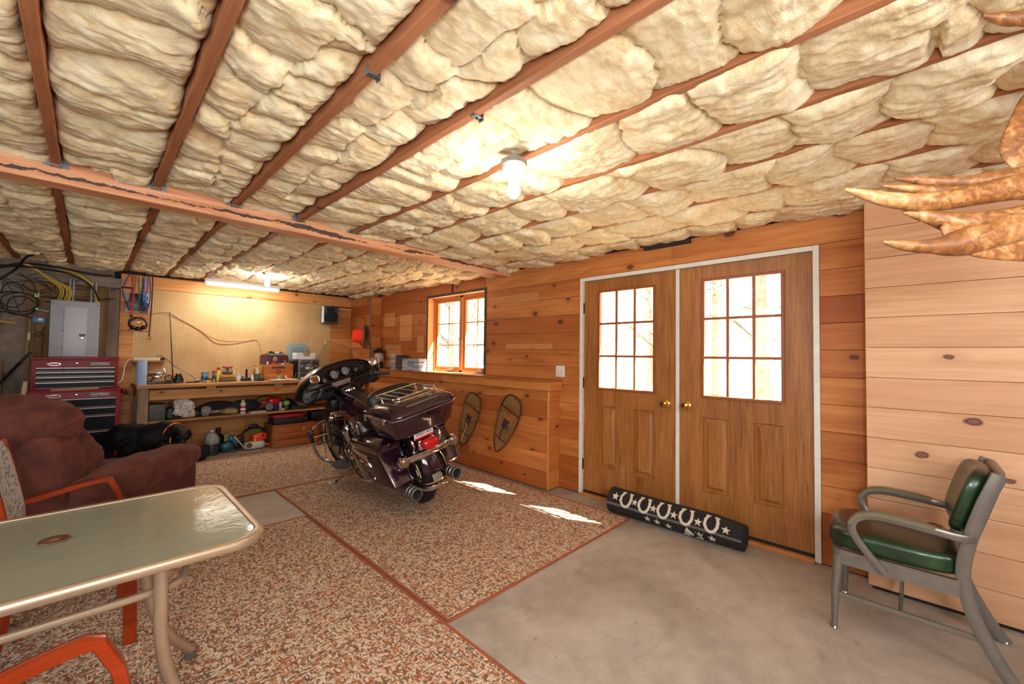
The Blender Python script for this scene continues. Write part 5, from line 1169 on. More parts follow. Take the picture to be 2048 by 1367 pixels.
bottle('wider white bottle next to the dropper bottle', 1.478, Y1, BT, .030, .105, white, white, neck=.7)
turned('tape_roll', 'white roll of tape on the bench', 'tape', (1.535, Y1+.05, BT+.045), [('roll', [(.022, -.012), (.036, -.012), (.036, .012), (.022, .012), (.022, -.012)], white)]).rotation_euler = (R(90), 0, 0)
vs = thing('bench_vise', 'small black bench clamp with upright handle', 'clamp', (1.58, Y1-.02, BT)); MB().sbox((0, 0, .02), (.16, .06, .04), pw=5, seg=3).build('base', blkp, vs); MB().cyl((-.01, 0, .03), (-.01, 0, .165), .014, n=10).build('handle', blkp, vs); MB().cyl((-.07, 0, .045), (.07, 0, .05), .008, n=8).build('screw', steel if False else W_('steel'), vs)
bottle('short white bottle in front of the black clamp', 1.64, Y1-.04, BT, .019, .085, white, white, neck=.6)
pcup = thing('pen_cup', 'cup of pens and a white plastic scraper left of the crate', 'cup', (1.705, Y1+.01, BT)); MB().lathe([(.035, 0), (.042, .004), (.045, .10), (.043, .10), (.040, .01), (.001, .008)], n=18).build('cup', P_('cup_green', '4a5a4a', .5), pcup)
MB().rings([[(-.02, -.012, .09), (.02, -.012, .09), (.028, -.012, .14), (.0, -.012, .185), (-.04, -.012, .205), (-.005, -.012, .15)], [(-.02, -.004, .09), (.02, -.004, .09), (.028, -.004, .14), (.0, -.004, .185), (-.04, -.004, .205), (-.005, -.004, .15)]]).build('scraper', white, pcup)
for i, (m_, a) in enumerate(((redp, -.035), (yel, .012), (blkp, .022), (yel, .03))): MB().cyl((a*.6, .01, .02), (a*1.3, .012, .14+.012*i), .005, n=6).build('pen', m_, pcup)
tm = thing('tape_measure', 'black and blue tape measure in front of the pen cup', 'tape measure', (1.715, Y1-.10, BT)); MB().sbox((0, 0, .022), (.12, .045, .044), pw=5, seg=4).build('case', P_('dark_case', '1c2430', .4), tm); MB().box((.062, 0, .008), (.012, .025, .012)).build('hook', chm, tm)
# the stencilled crate and what is in it
cr = thing('wooden_crate', 'orange wooden box with black and red stencilling on the bench', 'crate', (1.985, 6.84, BT)); cw = wood('crate_orange', 'c07230', '97521c', axis=0, knots=0, var=.1, rough=.5)
MB().b2((-.195, -.085, 0), (.195, -.073, .232)).build('front_board', cw, cr, bevel=.002); MB().b2((-.195, .14, 0), (.195, .152, .232)).build('back_board', cw, cr, bevel=.002)
for s in (-1, 1): MB().b2((s*.195-.006, -.073, 0), (s*.195+.006, .14, .232)).build('end_board', cw, cr, bevel=.002)
MB().b2((-.19, -.073, .0), (.19, .14, .012)).build('bottom_board', cw, cr); MB().b2((-.28, -.02, .0), (-.203, .11, .22)).build('side_flap', wood('crate_pale', 'c9974e', 'a87636', axis=2, knots=0, var=.1), cr, bevel=.003)
ink = W_('ink'); rstamp = P_('stamp_red', '96241a', .6)
text('stencil_name', "HOPPE'S", .042, ink, cr, (-.005, -.0862, .180), (1, 0, 0), (0, 0, 1), .0006, .0022, 1.15)
text('stencil_left', 'POW', .036, P_('stamp_brown', '6a3516', .6), cr, (-.085, -.0862, .115), (1, 0, 0), (0, 0, 1), .0006, 0, .85); text('stencil_right', 'INT', .036, P_('stamp_brown', '6a3516', .6), cr, (.082, -.0862, .115), (1, 0, 0), (0, 0, 1), .0006, 0, .85)
MB().lathe([(.036, 0), (.036, .0012)], (-.005, -.0858, .12), 24, axis=(0, -1, 0)).build('stencil_disc', rstamp, cr); MB().lathe([(.014, 0), (.014, .0018)], (-.005, -.0858, .12), 16, axis=(0, -1, 0)).build('disc_centre', cw, cr); MB().lathe([(.007, 0), (.007, .0022)], (-.005, -.0858, .12), 12, axis=(0, -1, 0)).build('disc_dot', rstamp, cr)
bx = thing('keepsake_box', 'dark maroon box with a pale horseshoe badge standing in the crate', 'box', (1.965, 6.93, BT+.012)); MB().box((0, 0, .175), (.365, .09, .35)).build('body', P_('maroon_wood', '4a1214', .4, var=.12, vscale=8), bx, bevel=.003)
m = MB(); m.tube(smooth_pts([(-.012, -.047, .268), (-.018, -.047, .29), (-.012, -.047, .315), (0, -.047, .323), (.012, -.047, .315), (.018, -.047, .29), (.012, -.047, .268)], 4), 1.0, flat=((0, 1, 0), .003, .007)); m.build('horseshoe_badge', P_('badge_gold', 'd8c8a0', .35), bx)
def bit(nm, label, cat, c, d, m_, rot=None): return tag(MB().box(c, d, rot).build(nm, m_, None, bevel=min(d)*.15, origin='center'), label, cat)
zt = BT+.012
bit('cartridge_tube', 'white tube sticking up inside the crate', 'tube', (1.842, 6.80, zt+.13), (.02, .02, .26), white)
bit('card_box', 'small bright red box inside the crate', 'box', (1.925, 6.82, zt+.126), (.052, .05, .252), redp); bit('cloth_pack', 'small blue pack inside the crate', 'pack', (1.995, 6.80, zt+.120), (.05, .04, .240), bluep)
bit('white_card', 'small white card edge inside the crate', 'card', (2.045, 6.80, zt+.116), (.034, .03, .232), white); bit('wood_stick', 'upright pale wood stick inside the crate', 'stick', (2.078, 6.81, zt+.14), (.011, .011, .28), W_('pine_v')); bit('brown_block', 'brown block inside the crate at right', 'block', (2.115, 6.81, zt+.122), (.055, .05, .244), P_('brown_block', '7a5228', .6))
tr_ = thing('metal_tray', 'grey metal tray of tools on the maroon box', 'tray', (1.975, 6.93, BT+.363)); MB().rings([[(-.115, -.05, 0), (.115, -.05, 0), (.115, .05, 0), (-.115, .05, 0)], [(-.125, -.055, .032), (.125, -.055, .032), (.125, .055, .032), (-.125, .055, .032)], [(-.121, -.051, .032), (.121, -.051, .032), (.121, .051, .032), (-.121, .051, .032)], [(-.112, -.047, .004), (.112, -.047, .004), (.112, .047, .004), (-.112, .047, .004)]]).build('pan', P_('tray_grey', '8a9296', .4, .3), tr_)
tag(MB().sbox((1.93, 6.92, BT+.395), (.10, .03, .05), pw=3, seg=4, rot=(0, .3, .2)).build('pliers', blkp, None, origin='center'), 'black pliers in the grey tray', 'pliers'); tag(MB().sbox((2.055, 6.92, BT+.393), (.05, .03, .045), pw=2.5, seg=4).build('brown_knob', P_('dark_brown', '3a1d12', .4), None, origin='center'), 'dark brown knob at the right of the grey tray', 'knob'); tag(MB().sbox((1.995, 6.92, BT+.392), (.05, .04, .04), pw=3, seg=3).build('white_clip', white, None, origin='center'), 'white clip in the middle of the grey tray', 'clip')  # the dark brown piece is a knob
tag(MB().sbox((1.825, 6.93, BT+.372), (.05, .03, .02), pw=3, seg=3).build('red_clip', redp, None, origin='center'), 'red clip on the left corner of the maroon box', 'clip'); tag(MB().sbox((2.12, 6.93, BT+.376), (.05, .05, .026), pw=3, seg=3).build('tan_block', W_('crate_pale') if 'crate_pale' in MATS else bw, None, origin='center'), 'small tan block on the right corner of the maroon box', 'block')
pa = thing('paper_plate', 'white flat plate on the bench in front of the crate', 'plate', (1.95, 6.60, BT)); MB().lathe([(.07, 0), (.12, .004), (.135, .012), (.13, .013), (.07, .006)], n=24, cap=True).build('dish', white, pa)
turned('paper_cup', 'small white cup with green label on the white plate', 'cup', (1.945, 6.61, BT+.006), [('cup', [(.016, 0), (.023, .06), (.022, .06), (.015, .004)], white), ('green_label', [(.0225, .03), (.0232, .032), (.024, .052), (.0235, .054)], P_('label_green', '3f9a66', .5))])
tag(MB().tube(smooth_pts([(2.03, 6.60, BT+.07), (2.045, 6.60, BT+.03), (2.10, 6.59, BT+.012), (2.19, 6.57, BT+.012)], 5), [.006]+[.012]*13+[.004, .004], 8).build('horn_handle', P_('bone', 'd9c8a8', .45), None, origin='center'), 'bone coloured handle lying by the crate', 'handle')
for i, (x, a) in enumerate(((2.185, .03), (2.215, .055))): tag(MB().cyl((x, 6.72, BT), (x+a, 6.72, BT+.105), .0035, n=6).build('pencil', P_('lime', '9aa83a', .4), None, origin='center'), ['green stick standing left between crate and stereo', 'green stick leaning right between crate and stereo'][i], 'pencil')
tag(MB().sbox((2.235, 6.64, BT+.03), (.035, .03, .06), pw=3, seg=4, rot=(0, .4, 0)).build('blue_sprayer', bluep, None, origin='center'), 'small blue sprayer head before the stereo', 'sprayer'); tag(MB().sbox((2.30, 6.63, BT+.02), (.12, .06, .04), pw=2.5, seg=5).build('ear_plugs_case', P_('pink_tan', 'c9a894', .5), None, origin='center'), 'pale pinkish case before the stereo', 'case'); tag(MB().sbox((2.40, 6.66, BT+.05), (.09, .05, .03), pw=4, seg=3, rot=(0, .1, .2)).build('red_lighter', redp, None, origin=(2.40, 6.66, BT+.05)), 'red handled tool in front of the stereo', 'tool')
tag(MB().box((2.40, 6.66, BT+.018), (.11, .07, .036)).build('tool_box', greyp, None, bevel=.003, origin='center'), 'grey box under the red handled tool', 'box')
# stereo, paper file, teal case, black cabinet speaker
st = thing('stereo', 'silver grey mini stereo on the bench behind the fairing', 'stereo', (2.44, 6.98, BT)); sil = P_('stereo_silver', '7f7f7d', .4, .4)
MB().box((0, 0, .145), (.30, .28, .29)).build('body', sil, st, bevel=.004)
for z, h in ((.05, .07), (.14, .08), (.235, .06)): MB().box((0, -.143, z), (.28, .006, h)).build('panel', P_('stereo_dark', '3a3a3c', .35), st, bevel=.002)
for x in (-.10, .10): MB().lathe([(.022, 0), (.022, .012), (.016, .016), (.001, .016)], (x, -.146, .20), 18, axis=(0, -1, 0)).build('dial', alu, st)
MB().box((0, -.147, .215), (.10, .004, .035)).build('display', P_('display_grey', '8c8a88', .2), st); MB().box((0, -.147, .165), (.11, .004, .03)).build('cassette_door', white, st); MB().box((.02, -.147, .05), (.20, .005, .035)).build('disc_tray', blkp, st); MB().box((0, -.12, .298), (.28, .22, .014)).build('top_deck', sil, st, bevel=.003)
spc = thing('cabinet_speaker', 'black upright speaker between crate and stereo', 'speaker', (2.245, 7.0, BT)); MB().box((0, 0, .14), (.085, .24, .28)).build('cabinet', blkp, spc, bevel=.004); MB().box((0, -.122, .14), (.075, .004, .26)).build('grille', P_('speaker_cloth', '0a0a0a', .95), spc)
pf = thing('paper_file', 'white cardboard file with a half round cut on the stereo', 'file box', (2.40, 6.96, BT+.306))
cutp = [(-.14, 0), (.14, 0), (.14, .10), (.07, .10)]+[(.01+.06*math.cos(a), .10-.062*math.sin(a)) for a in np.linspace(0.05, PI-.05, 10)]+[(-.05, .10), (-.14, .10)]
MB().prism(cutp, (0, -1, 0), .004, (0, -.09, 0), (1, 0, 0)).build('front', P_('marbled_white', 'd4d2cf', .5, var=.08, vscale=30), pf, smooth=0); MB().b2((-.14, -.085, 0), (-.136, .10, .10)).build('side', P_('marbled_white', 'd4d2cf', .5), pf); MB().b2((.136, -.085, 0), (.14, .10, .10)).build('side', P_('marbled_white', 'd4d2cf', .5), pf); MB().b2((-.14, .096, 0), (.14, .10, .10)).build('back', W_('cardboard'), pf)
tc_ = thing('folding_case', 'grey teal plastic case lid standing behind the stereo', 'case', (2.36, 7.13, BT)); rp = rrect(-.15, .15, .28, .56, .07, 6)
MB().prism(rp, (0, 1, 0), .03, (0, 0, 0), (1, 0, 0)).xf(Matrix.Scale(-1, 4, (0, 0, 1)) if False else Matrix.Identity(4)).build('lid', P_('case_teal', '7f9494', .45), tc_, bevel=.006)
# the prism's plane runs along -Z for this normal: bring it upright
for c in tc_.children:
    zz = [v.co.z for v in c.data.vertices]
    if max(zz) < 0: c.data.transform(Matrix.Scale(-1, 4, (0, 0, 1))); c.data.flip_normals()
for c in pf.children:
    if c.name.startswith('front'):
        zz = [v.co.z for v in c.data.vertices]
        if min(zz) < -.01: c.data.transform(Matrix.Scale(-1, 4, (0, 0, 1))); c.data.flip_normals()
m = MB(); m.b2((-.10, -.006, 0), (.10, .024, .285)); m.build('case_base', P_('case_teal', '7f9494', .45), tc_, bevel=.004)
for z in (.40, .44, .48): MB().b2((-.10, -.004, z), (.10, .002, z+.012)).build('rib', P_('case_rib', '6a8080', .5), tc_)

# ------------------------------------------------------------------ on the bench's lower shelf
Y2 = 6.62
gb = thing('metal_box', 'dull grey metal box with rivets at the left of the lower shelf', 'box', (.60, 6.62, SH)); MB().box((0, 0, .10), (.15, .22, .20)).build('case', P_('dull_metal', '4a4640', .55, .4, var=.15), gb, bevel=.004)
for x, z in ((-.03, .15), (.03, .15), (-.03, .125), (.03, .125)): MB().ball((x, -.111, z), .005, 8, 5).build('rivet', alu, gb)
bottle('black oil bottle with grey lettering on the lower shelf', .725, 6.56, SH, .042, .215, blkp, blkp, neck=.34, lab=P_('oil_label', '2e2e30', .5), name='oil_bottle')
def crumple(name, label, cat, c, d, m_, amp=.35, fq=9, sd=1, pw=2.4, seg=10):
    def f(p):
        q = p*fq+Vector((sd*3.1, sd, sd*.7)); k = mnoise.noise(q)*.6+(1-2*abs(mnoise.noise(q*1.9)))*.4; return p*(1+amp*k)
    m = MB(); m.sbox((0, 0, 0), d, pw=pw, seg=seg, fn=f); o = m.build(name, m_, None, smooth=60); o.location = c
    zmin = min(v.co.z for v in o.data.vertices); o.data.transform(Matrix.Translation((0, 0, -zmin))); return tag(o, label, cat)
crumple('rag', 'crumpled stained white rag on the lower shelf', 'rag', (.855, 6.56, SH), (.19, .14, .19), P_('rag_white', 'bdb4a8', .95, var=.3, vscale=22), .75, 13, 2)
br = thing('brush_head', 'dark drill battery with looped handle right of the rag', 'tool', (.99, 6.66, SH)); MB().sbox((0, 0, .04), (.11, .10, .08), pw=4, seg=4).build('body', P_('dark_slate', '22262c', .5), br); MB().tube(arc((0, 0, .075), .04, 0, PI, 8), .010, 8).build('loop_handle', blkp, br)
crumple('twisted_towel', 'black and white twisted cloth on the lower shelf', 'cloth', (1.095, 6.62, SH), (.11, .10, .11), P_('mottled_cloth', '8a8078', .9, var=.8, vscale=60), .4, 16, 5)
dr = thing('hand_drill', 'silver nosed drill lying in a tan cloth on the shelf', 'drill', (1.20, 6.60, SH)); MB().cyl((-.05, 0, .05), (.03, 0, .055), .032, .028, 14).build('chuck', P_('pale_steel', '8c949a', .3, .8), dr); MB().sbox((.10, 0, .05), (.15, .07, .07), pw=3, seg=4).build('motor', P_('tan_grip', '6b5030', .6, var=.3), dr); MB().sbox((.16, 0, .02), (.06, .05, .04), pw=3, seg=3).build('grip', blkp, dr)
crumple('leather_glove', 'tan brown leather work glove on the shelf', 'glove', (1.355, 6.60, SH), (.17, .11, .085), P_('glove_tan', '8f7448', .85, var=.3, vscale=18), .35, 12, 8)
crumple('dark_cloth', 'dark folded cloth at the back of the lower shelf', 'cloth', (1.26, 6.86, SH), (.42, .14, .15), P_('dark_cloth', '221d1c', .9, var=.3), .22, 5, 3)
crumple('dark_jacket', 'dark grey bundled jacket behind the spray can', 'cloth', (1.58, 6.84, SH), (.36, .16, .15), P_('grey_black_cloth', '2c2a30', .9, var=.3), .25, 6, 6)
sc_ = turned('spray_can', 'white and red aerosol can with yellow cap on the lower shelf', 'can', (1.497, 6.57, SH), [('body', [(.030, 0), (.033, .003), (.033, .145), (.026, .158)], P_('can_white', 'b9bec2', .35)), ('cap', cylp(.020, .156, .19), P_('cap_yellow', 'd8bb58', .4)), ('red_band', [(.0334, .03), (.034, .032), (.034, .108), (.0334, .11)], P_('band_red', 'a8202a', .4)), ('white_patch', [(.0342, .05), (.0346, .052), (.0346, .074), (.0342, .076)], white)])
for x, y, l, a, lb in ((1.42, 6.56, .16, .1, 'steel wrench lying left of the aerosol can'), (1.60, 6.60, .10, .5, 'short steel spanner right of the aerosol can')):
    m = MB(); m.tube([(-l/2, 0, .006), (l/2, 0, .006)], 1.0, flat=((0, 0, 1), .004, .010)); m.ball((-l/2, 0, .006), (.018, .018, .006), 10, 6); m.ball((l/2, 0, .006), (.016, .016, .006), 10, 6); o = m.build('wrench', W_('steel'), None); o.location = (x, y, SH); o.rotation_euler = (0, 0, a); tag(o, lb, 'wrench')
tag(MB().box((1.665, 6.54, SH+.012), (.20, .09, .024), (0, 0, .06)).build('grey_tray', P_('pale_tray', 'a9a8a4', .5), None, bevel=.004, origin='center'), 'pale flat tray at the edge of the lower shelf', 'tray')
gr = thing('angle_grinder', 'red power tool with dark cord on the lower shelf', 'grinder', (1.90, 6.70, SH)); MB().sbox((.02, 0, .13), (.20, .12, .12), pw=3, seg=5).build('motor', redp, gr); MB().sbox((-.11, 0, .12), (.10, .08, .08), pw=3, seg=4).build('gear_head', P_('dull_red', '9c2a20', .4), gr); MB().cyl((-.06, -.06, .06), (-.06, .02, .06), .05, n=16).build('guard', greyp, gr); MB().cyl((.04, -.06, .05), (.04, .02, .05), .045, n=16).build('blue_housing', P_('navy_tool', '1c2c5c', .4), gr); m = MB(); m.sbox((-.02, 0, .03), (.20, .11, .06), pw=4, seg=4); m.build('foot', blkp, gr); MB().tube(smooth_pts([(.1, .04, .15), (.0, .08, .20), (-.14, .08, .2), (-.24, .06, .14), (-.30, .04, .10)], 5), .007, 7).build('cord', blkp, gr)
turned('gas_canister', 'dark canister with bright green label on the lower shelf', 'canister', (2.035, 6.55, SH), [('body', [(.04, 0), (.046, .006), (.046, .135), (.034, .16), (.018, .17)], P_('dark_green_can', '14261e', .35)), ('valve', cylp(.014, .168, .19), blkp), ('green_label', [(.0462, .085), (.047, .087), (.047, .135), (.0462, .137)], P_('lime_label', '6fae2e', .4))])
bottle('white bottle behind the green labelled canister', 1.985, 6.66, SH, .025, .15, white, blkp, neck=.6)
tag(MB().rings([[(2.10, 6.56, SH), (2.36, 6.56, SH), (2.36, 6.76, SH), (2.10, 6.76, SH)], [(2.12, 6.57, SH+.05), (2.34, 6.57, SH+.05), (2.34, 6.75, SH+.05), (2.12, 6.75, SH+.05)], [(2.11, 6.70, SH+.16), (2.17, 6.70, SH+.14), (2.17, 6.76, SH+.14), (2.11, 6.76, SH+.16)]]).build('black_pouch', P_('black_nylon', '141416', .7), None, bevel=.008, origin='center'), 'black nylon pouch at the right of the lower shelf', 'pouch')
bit('scrap_block', 'small raw wood block beside the red power tool', 'block', (1.975, 6.53, SH+.02), (.05, .04, .04), W_('pine_v'), (0, 0, .3))

# ------------------------------------------------------------------ on the floor under the bench
jg = thing('oil_jug', 'translucent gallon jug half full of dark oil on the floor', 'jug', (1.165, 6.62, 0))
jp = [(.075, 0), (.083, .008), (.085, .13)]
MB().lathe([(.07, 0), (.083, .008), (.085, .14), (.083, .15)], n=24).build('dark_oil', P_('oil_dark', '2b3036', .3), jg); MB().lathe([(.084, .15), (.087, .155), (.087, .20), (.078, .235), (.055, .275), (.03, .292), (.026, .295), (.026, .305)], n=24, cap=False).build('jug_top', P_('jug_plastic', '8f948c', .35), jg); MB().lathe(cylp(.030, .303, .328), n=16).build('cap', P_('jug_cap', 'c9ced0', .4), jg); MB().tube(smooth_pts([(-.03, -.045, .285), (-.055, -.075, .265), (-.062, -.082, .22), (-.06, -.075, .185)], 5), .013, 8).build('handle', P_('jug_plastic', '8f948c', .35), jg)
bottle('black jug standing behind the translucent oil jug', 1.265, 6.78, 0, .07, .32, blkp, blkp, neck=.35, name='black_jug')
js = thing('circular_saw', 'teal and silver power saw lying on its side on the floor', 'saw', (1.40, 6.66, 0)); MB().sbox((-.06, 0, .075), (.15, .13, .14), pw=3, seg=5, rot=(0, R(-20), 0)).build('motor', teal, js); MB().sbox((.01, -.02, .16), (.06, .06, .16), pw=3, seg=4, rot=(0, R(-40), 0)).build('handle', P_('teal_light', '2c6a72', .4), js); MB().box((.085, -.02, .11), (.018, .10, .24), (0, R(-35), 0)).build('shoe', P_('pale_alloy', 'b4b2ac', .35, .6), js, bevel=.003); MB().sbox((.05, 0, .085), (.08, .09, .15), pw=3, seg=4, rot=(0, R(-35), 0)).build('guard', blkp, js); MB().box((.02, -.08, .008), (.16, .014, .006), (0, R(-16), .5)).build('fence_bar', alu, js)
tag(MB().sbox((1.37, 6.86, .11), (.12, .10, .22), pw=5, seg=3).build('paper_sack', P_('sack', 'a89476', .8), None, origin=(1.37, 6.86, 0)), 'tan sack standing behind the teal saw', 'sack')
cs_ = thing('chainsaw', 'orange and white chainsaw with black front handle on the floor', 'chainsaw', (1.67, 6.66, 0)); MB().sbox((.05, 0, .15), (.20, .15, .15), pw=3.4, seg=6).build('engine_cover', org, cs_); MB().sbox((-.01, -.04, .06), (.25, .14, .10), pw=4, seg=5).build('crankcase', P_('saw_white', 'c4c0b4', .45), cs_); MB().lathe([(.001, 0), (.03, .003), (.036, .012), (.02, .014)], (-.09, -.112, .075), 16, axis=(0, -1, 0)).build('starter_cover', P_('saw_brown', '6a3a22', .5), cs_)
MB().tube(smooth_pts([(-.14, -.03, .04), (-.17, -.02, .14), (-.14, 0, .24), (-.04, .02, .285), (.08, .03, .275), (.15, .03, .20)], 6), .014, 8).build('front_handle', blkp, cs_); MB().sbox((-.02, .02, .315), (.13, .02, .06), pw=4, seg=4).build('hand_guard', blkp, cs_); MB().sbox((.0, 0, .235), (.15, .05, .025), pw=4, seg=3, rot=(0, R(-6), 0)).build('green_strip', P_('saw_green', '2a8a3a', .4), cs_)
MB().sbox((.17, -.02, .04), (.13, .06, .045), pw=3, seg=4, rot=(0, R(12), 0)).build('rear_handle', org, cs_); MB().sbox((-.16, .06, .15), (.09, .05, .12), pw=3, seg=4).build('bar_cover', P_('dark_red_cover', '6a1c14', .5), cs_); MB().ball((.085, -.078, .185), .014, 10, 6).build('knob', blkp, cs_); MB().tube(smooth_pts([(.10, -.075, .13), (.14, -.085, .10), (.17, -.06, .07)], 4), .010, 8).build('throttle_grip', blkp, cs_); MB().sbox((-.01, -.078, .125), (.02, .012, .05), pw=4, seg=3).build('yellow_tag', P_('tag_yellow', 'd8c23a', .5), cs_)
wc = thing('wooden_chest', 'low orange wooden chest with metal hasp under the bench', 'chest', (2.16, 6.66, 0)); wd = wood('chest_wood', 'a8602c', '7c3f18', axis=0, knots=.2, var=.25)
for i in range(3): MB().b2((-.30, -.19, .006+.098*i), (.30, -.172, .102+.098*i)).build('board', wd, wc, bevel=.003)
MB().b2((-.318, -.19, .0), (-.301, .2, .30)).build('end_board', wd, wc, bevel=.003); MB().b2((.301, -.19, 0), (.318, .2, .30)).build('end_board', wd, wc, bevel=.003); MB().b2((-.30, .18, 0), (.30, .2, .30)).build('back_board', wd, wc); MB().b2((-.322, -.194, .30), (.322, .204, .318)).build('lid', wd, wc, bevel=.003); MB().b2((.08, -.198, .205), (.115, -.19, .265)).build('hasp', P_('hasp_tan', '9a8a6a', .4, .5), wc, bevel=.002)
tb_ = thing('tool_case', 'black tool case with red lid on the wooden chest', 'tool case', (2.09, 6.62, .318)); MB().sbox((0, 0, .045), (.50, .24, .09), pw=8, seg=4).build('case', P_('ribbed_black', '18181a', .5), tb_); MB().sbox((-.02, 0, .115), (.46, .22, .06), pw=6, seg=4).build('lid', P_('lid_red', '8c1420', .35), tb_)
for x in (-.16, .10): MB().b2((x, -.126, .07), (x+.04, -.112, .115)).build('latch', P_('latch_red', '6a0f18', .4), tb_, bevel=.003)
for i in range(12): MB().b2((-.225+.038*i, -.125, .012), (-.212+.038*i, -.117, .078)).build('rib', P_('ribbed_black', '18181a', .5), tb_)
tag(MB().sbox((2.55, 6.66, .40), (.34, .22, .16), pw=6, seg=4).build('black_case', blkp, None, origin=(2.55, 6.66, .32)), 'plain black case right of the red lidded one', 'case')
c_ = bpy.data.objects['black_case']; c_.location.z = .318+.08-.08
# ------------------------------------------------------------------ tool chest in two units
cred = mat('chest_red', '7c0a14', .42, spec=.3); dblk = mat('drawer_black', '07080b', .4, spec=.15); rail = mat('drawer_rail', 'a09e9a', .4, .6)
def emblem(par, x, y, z, w, h):
    p = [(w/2*math.cos(a), h/2*math.sin(a)) for a in np.linspace(0, 2*PI, 28, endpoint=False)]
    m = MB(); m.rings([[(x+a, y, z+b) for a, b in p], [(x+a*.86, y, z+b*.72) for a, b in p], [(x+a*.86, y-.002, z+b*.72) for a, b in p], [(x+a, y-.002, z+b) for a, b in p]], loop=True); m.build('oval_badge', mat('badge_silver', 'c9c6c4', .3, .5), par)
    for i, (o_, c) in enumerate(((0, 'badge_white'), (-.010, 'badge_red'))):
        mat('badge_white', 'e0dcd8', .5); mat('badge_red', 'c03a2a', .5)
        m = MB(); m.rings([[(x-w*.62, y-.0025, z+.004+o_), (x+w*.18, y-.0025, z+.004+o_), (x+w*.22, y-.0025, z+.011+o_), (x-w*.55, y-.0025, z+.011+o_)], [(x-w*.62, y-.004, z+.004+o_), (x+w*.18, y-.004, z+.004+o_), (x+w*.22, y-.004, z+.011+o_), (x-w*.55, y-.004, z+.011+o_)]]); m.build('badge_stripe', W_(c), par, smooth=0)
def nameplate(par, x, y, z, w, h):
    MB().box((x, y, z), (w, .004, h)).build('nameplate', mat('plate_rim', 'd8d4cc', .4), par, bevel=.001); MB().box((x, y-.002, z), (w*.965, .003, h*.82)).build('nameplate_field', mat('plate_black', '0a0a0c', .7, spec=.1), par)
    text('nameplate_lettering', 'CRAFTSMAN', h*.62, W_('plate_rim'), par, (x, y-.0042, z), (1, 0, 0), (0, 0, 1), .0004, .0011, w/(h*.62)/6.4)
FY = 6.50
def drawers(par, x0, x1, rows, y, first=None):
    for i, (za, zb) in enumerate(rows):
        spans = [(x0, x1)] if not (i == 0 and first) else [(x0+(x1-x0)*k/3+(.003 if k else 0), x0+(x1-x0)*(k+1)/3-(.003 if k < 2 else 0)) for k in range(3)]
        for a, b in spans:
            d = MB().b2((a, y-.012, za), (b, y, zb)).build('drawer', dblk, par, bevel=.002, seg=1, smooth=0)
            MB().tube([(a, y-.017, zb-.007), (b, y-.017, zb-.007)], 1.0, flat=((0, 0, 1), .005, .005)).build('drawer_pull', rail, d)
            MB().b2((a+.002, y-.0135, za+.001), (b-.002, y-.012, za+.003)).build('drawer_lip', rail, d)
tc1 = thing('tool_chest', 'red top tool chest with three small upper drawers', 'tool chest', (-.08, FY, .925)); z0 = -.925
m = MB(); m.b2((-.325, .0, 0), (.325, .44, .345)); m.build('cabinet', cred, tc1, bevel=.006)
MB().b2((-.33, -.006, .320), (.33, .445, .352)).build('lid', cred, tc1, bevel=.006)
drawers(tc1, -.29, .295, [(.205, .243), (.150, .195), (.095, .143), (.022, .088)], -.001, True)
nameplate(tc1, .175, -.003, .278, .155, .034); emblem(tc1, -.165, -.003, .277, .095, .034); MB().lathe([(.010, 0), (.010, .006), (.006, .007), (.001, .007)], (.0, -.001, .285), 14, axis=(0, -1, 0)).build('lock', chm, tc1)
tc2 = thing('tool_cabinet', 'red lower tool cabinet with deep black drawers', 'tool chest', (-.075, FY-.03, 0))
MB().b2((-.345, 0, .07), (.345, .46, .905)).build('cabinet', cred, tc2, bevel=.006); MB().b2((-.35, -.01, .905), (.35, .47, .925)).build('top_tray', cred, tc2, bevel=.004)
for x in (-.29, .29):
    for y in (.06, .40): MB().tube([(x-.015, y, .045), (x+.015, y, .045)], .045, 14).build('caster', blkp, tc2); 
MB().b2((-.34, .01, .05), (.34, .45, .075)).build('plinth', cred, tc2)
drawers(tc2, -.305, .308, [(.735, .832), (.645, .727), (.475, .637), (.10, .467)], -.001)
nameplate(tc2, .178, -.003, .866, .155, .036); emblem(tc2, -.16, -.003, .866, .10, .036); MB().lathe([(.010, 0), (.010, .006), (.001, .007)], (.0, -.001, .868), 14, axis=(0, -1, 0)).build('lock', chm, tc2)
MB().sbox((.375, .16, .885), (.05, .10, .06), pw=3, seg=4).build('side_handle', cred, tc2); MB().sbox((.40, .16, .86), (.03, .07, .05), pw=3, seg=4).build('side_knob', mat('dark_red', '4a0a10', .4), tc2)
tag(MB().box((-.085, FY-.015, .934), (.36, .02, .016), (0, R(-1), 0)).build('folding_rule', mat('rule_wood', 'b88a52', .6), None, bevel=.002, origin=(-.085, FY-.015, .926)), 'wooden folding rule lying between the two chest units', 'ruler')
bpy.data.objects['folding_rule'].location.z = .9335; bpy.data.objects['folding_rule'].data.transform(Matrix.Translation((0, 0, -.008)))
tag(MB().tube([(.0, 0, .0), (.0, .02, .14), (.004, .035, .26), (.012, .05, .40)], [.02, .021, .023, .018], 8).build('axe_handle', mat('pale_wood', 'cdb68c', .6), None), 'pale wooden handle leaning beside the tool chest', 'handle'); bpy.data.objects['axe_handle'].location = (-.455, 6.55, .62); 
tag(MB().box((0, 0, .31), (.12, .34, .62)).build('floor_box', mat('dark_ply', '3a2a1c', .8), None, bevel=.004), 'dark box standing left of the tool chest', 'box'); bpy.data.objects['floor_box'].location = (-.51, 6.62, 0)

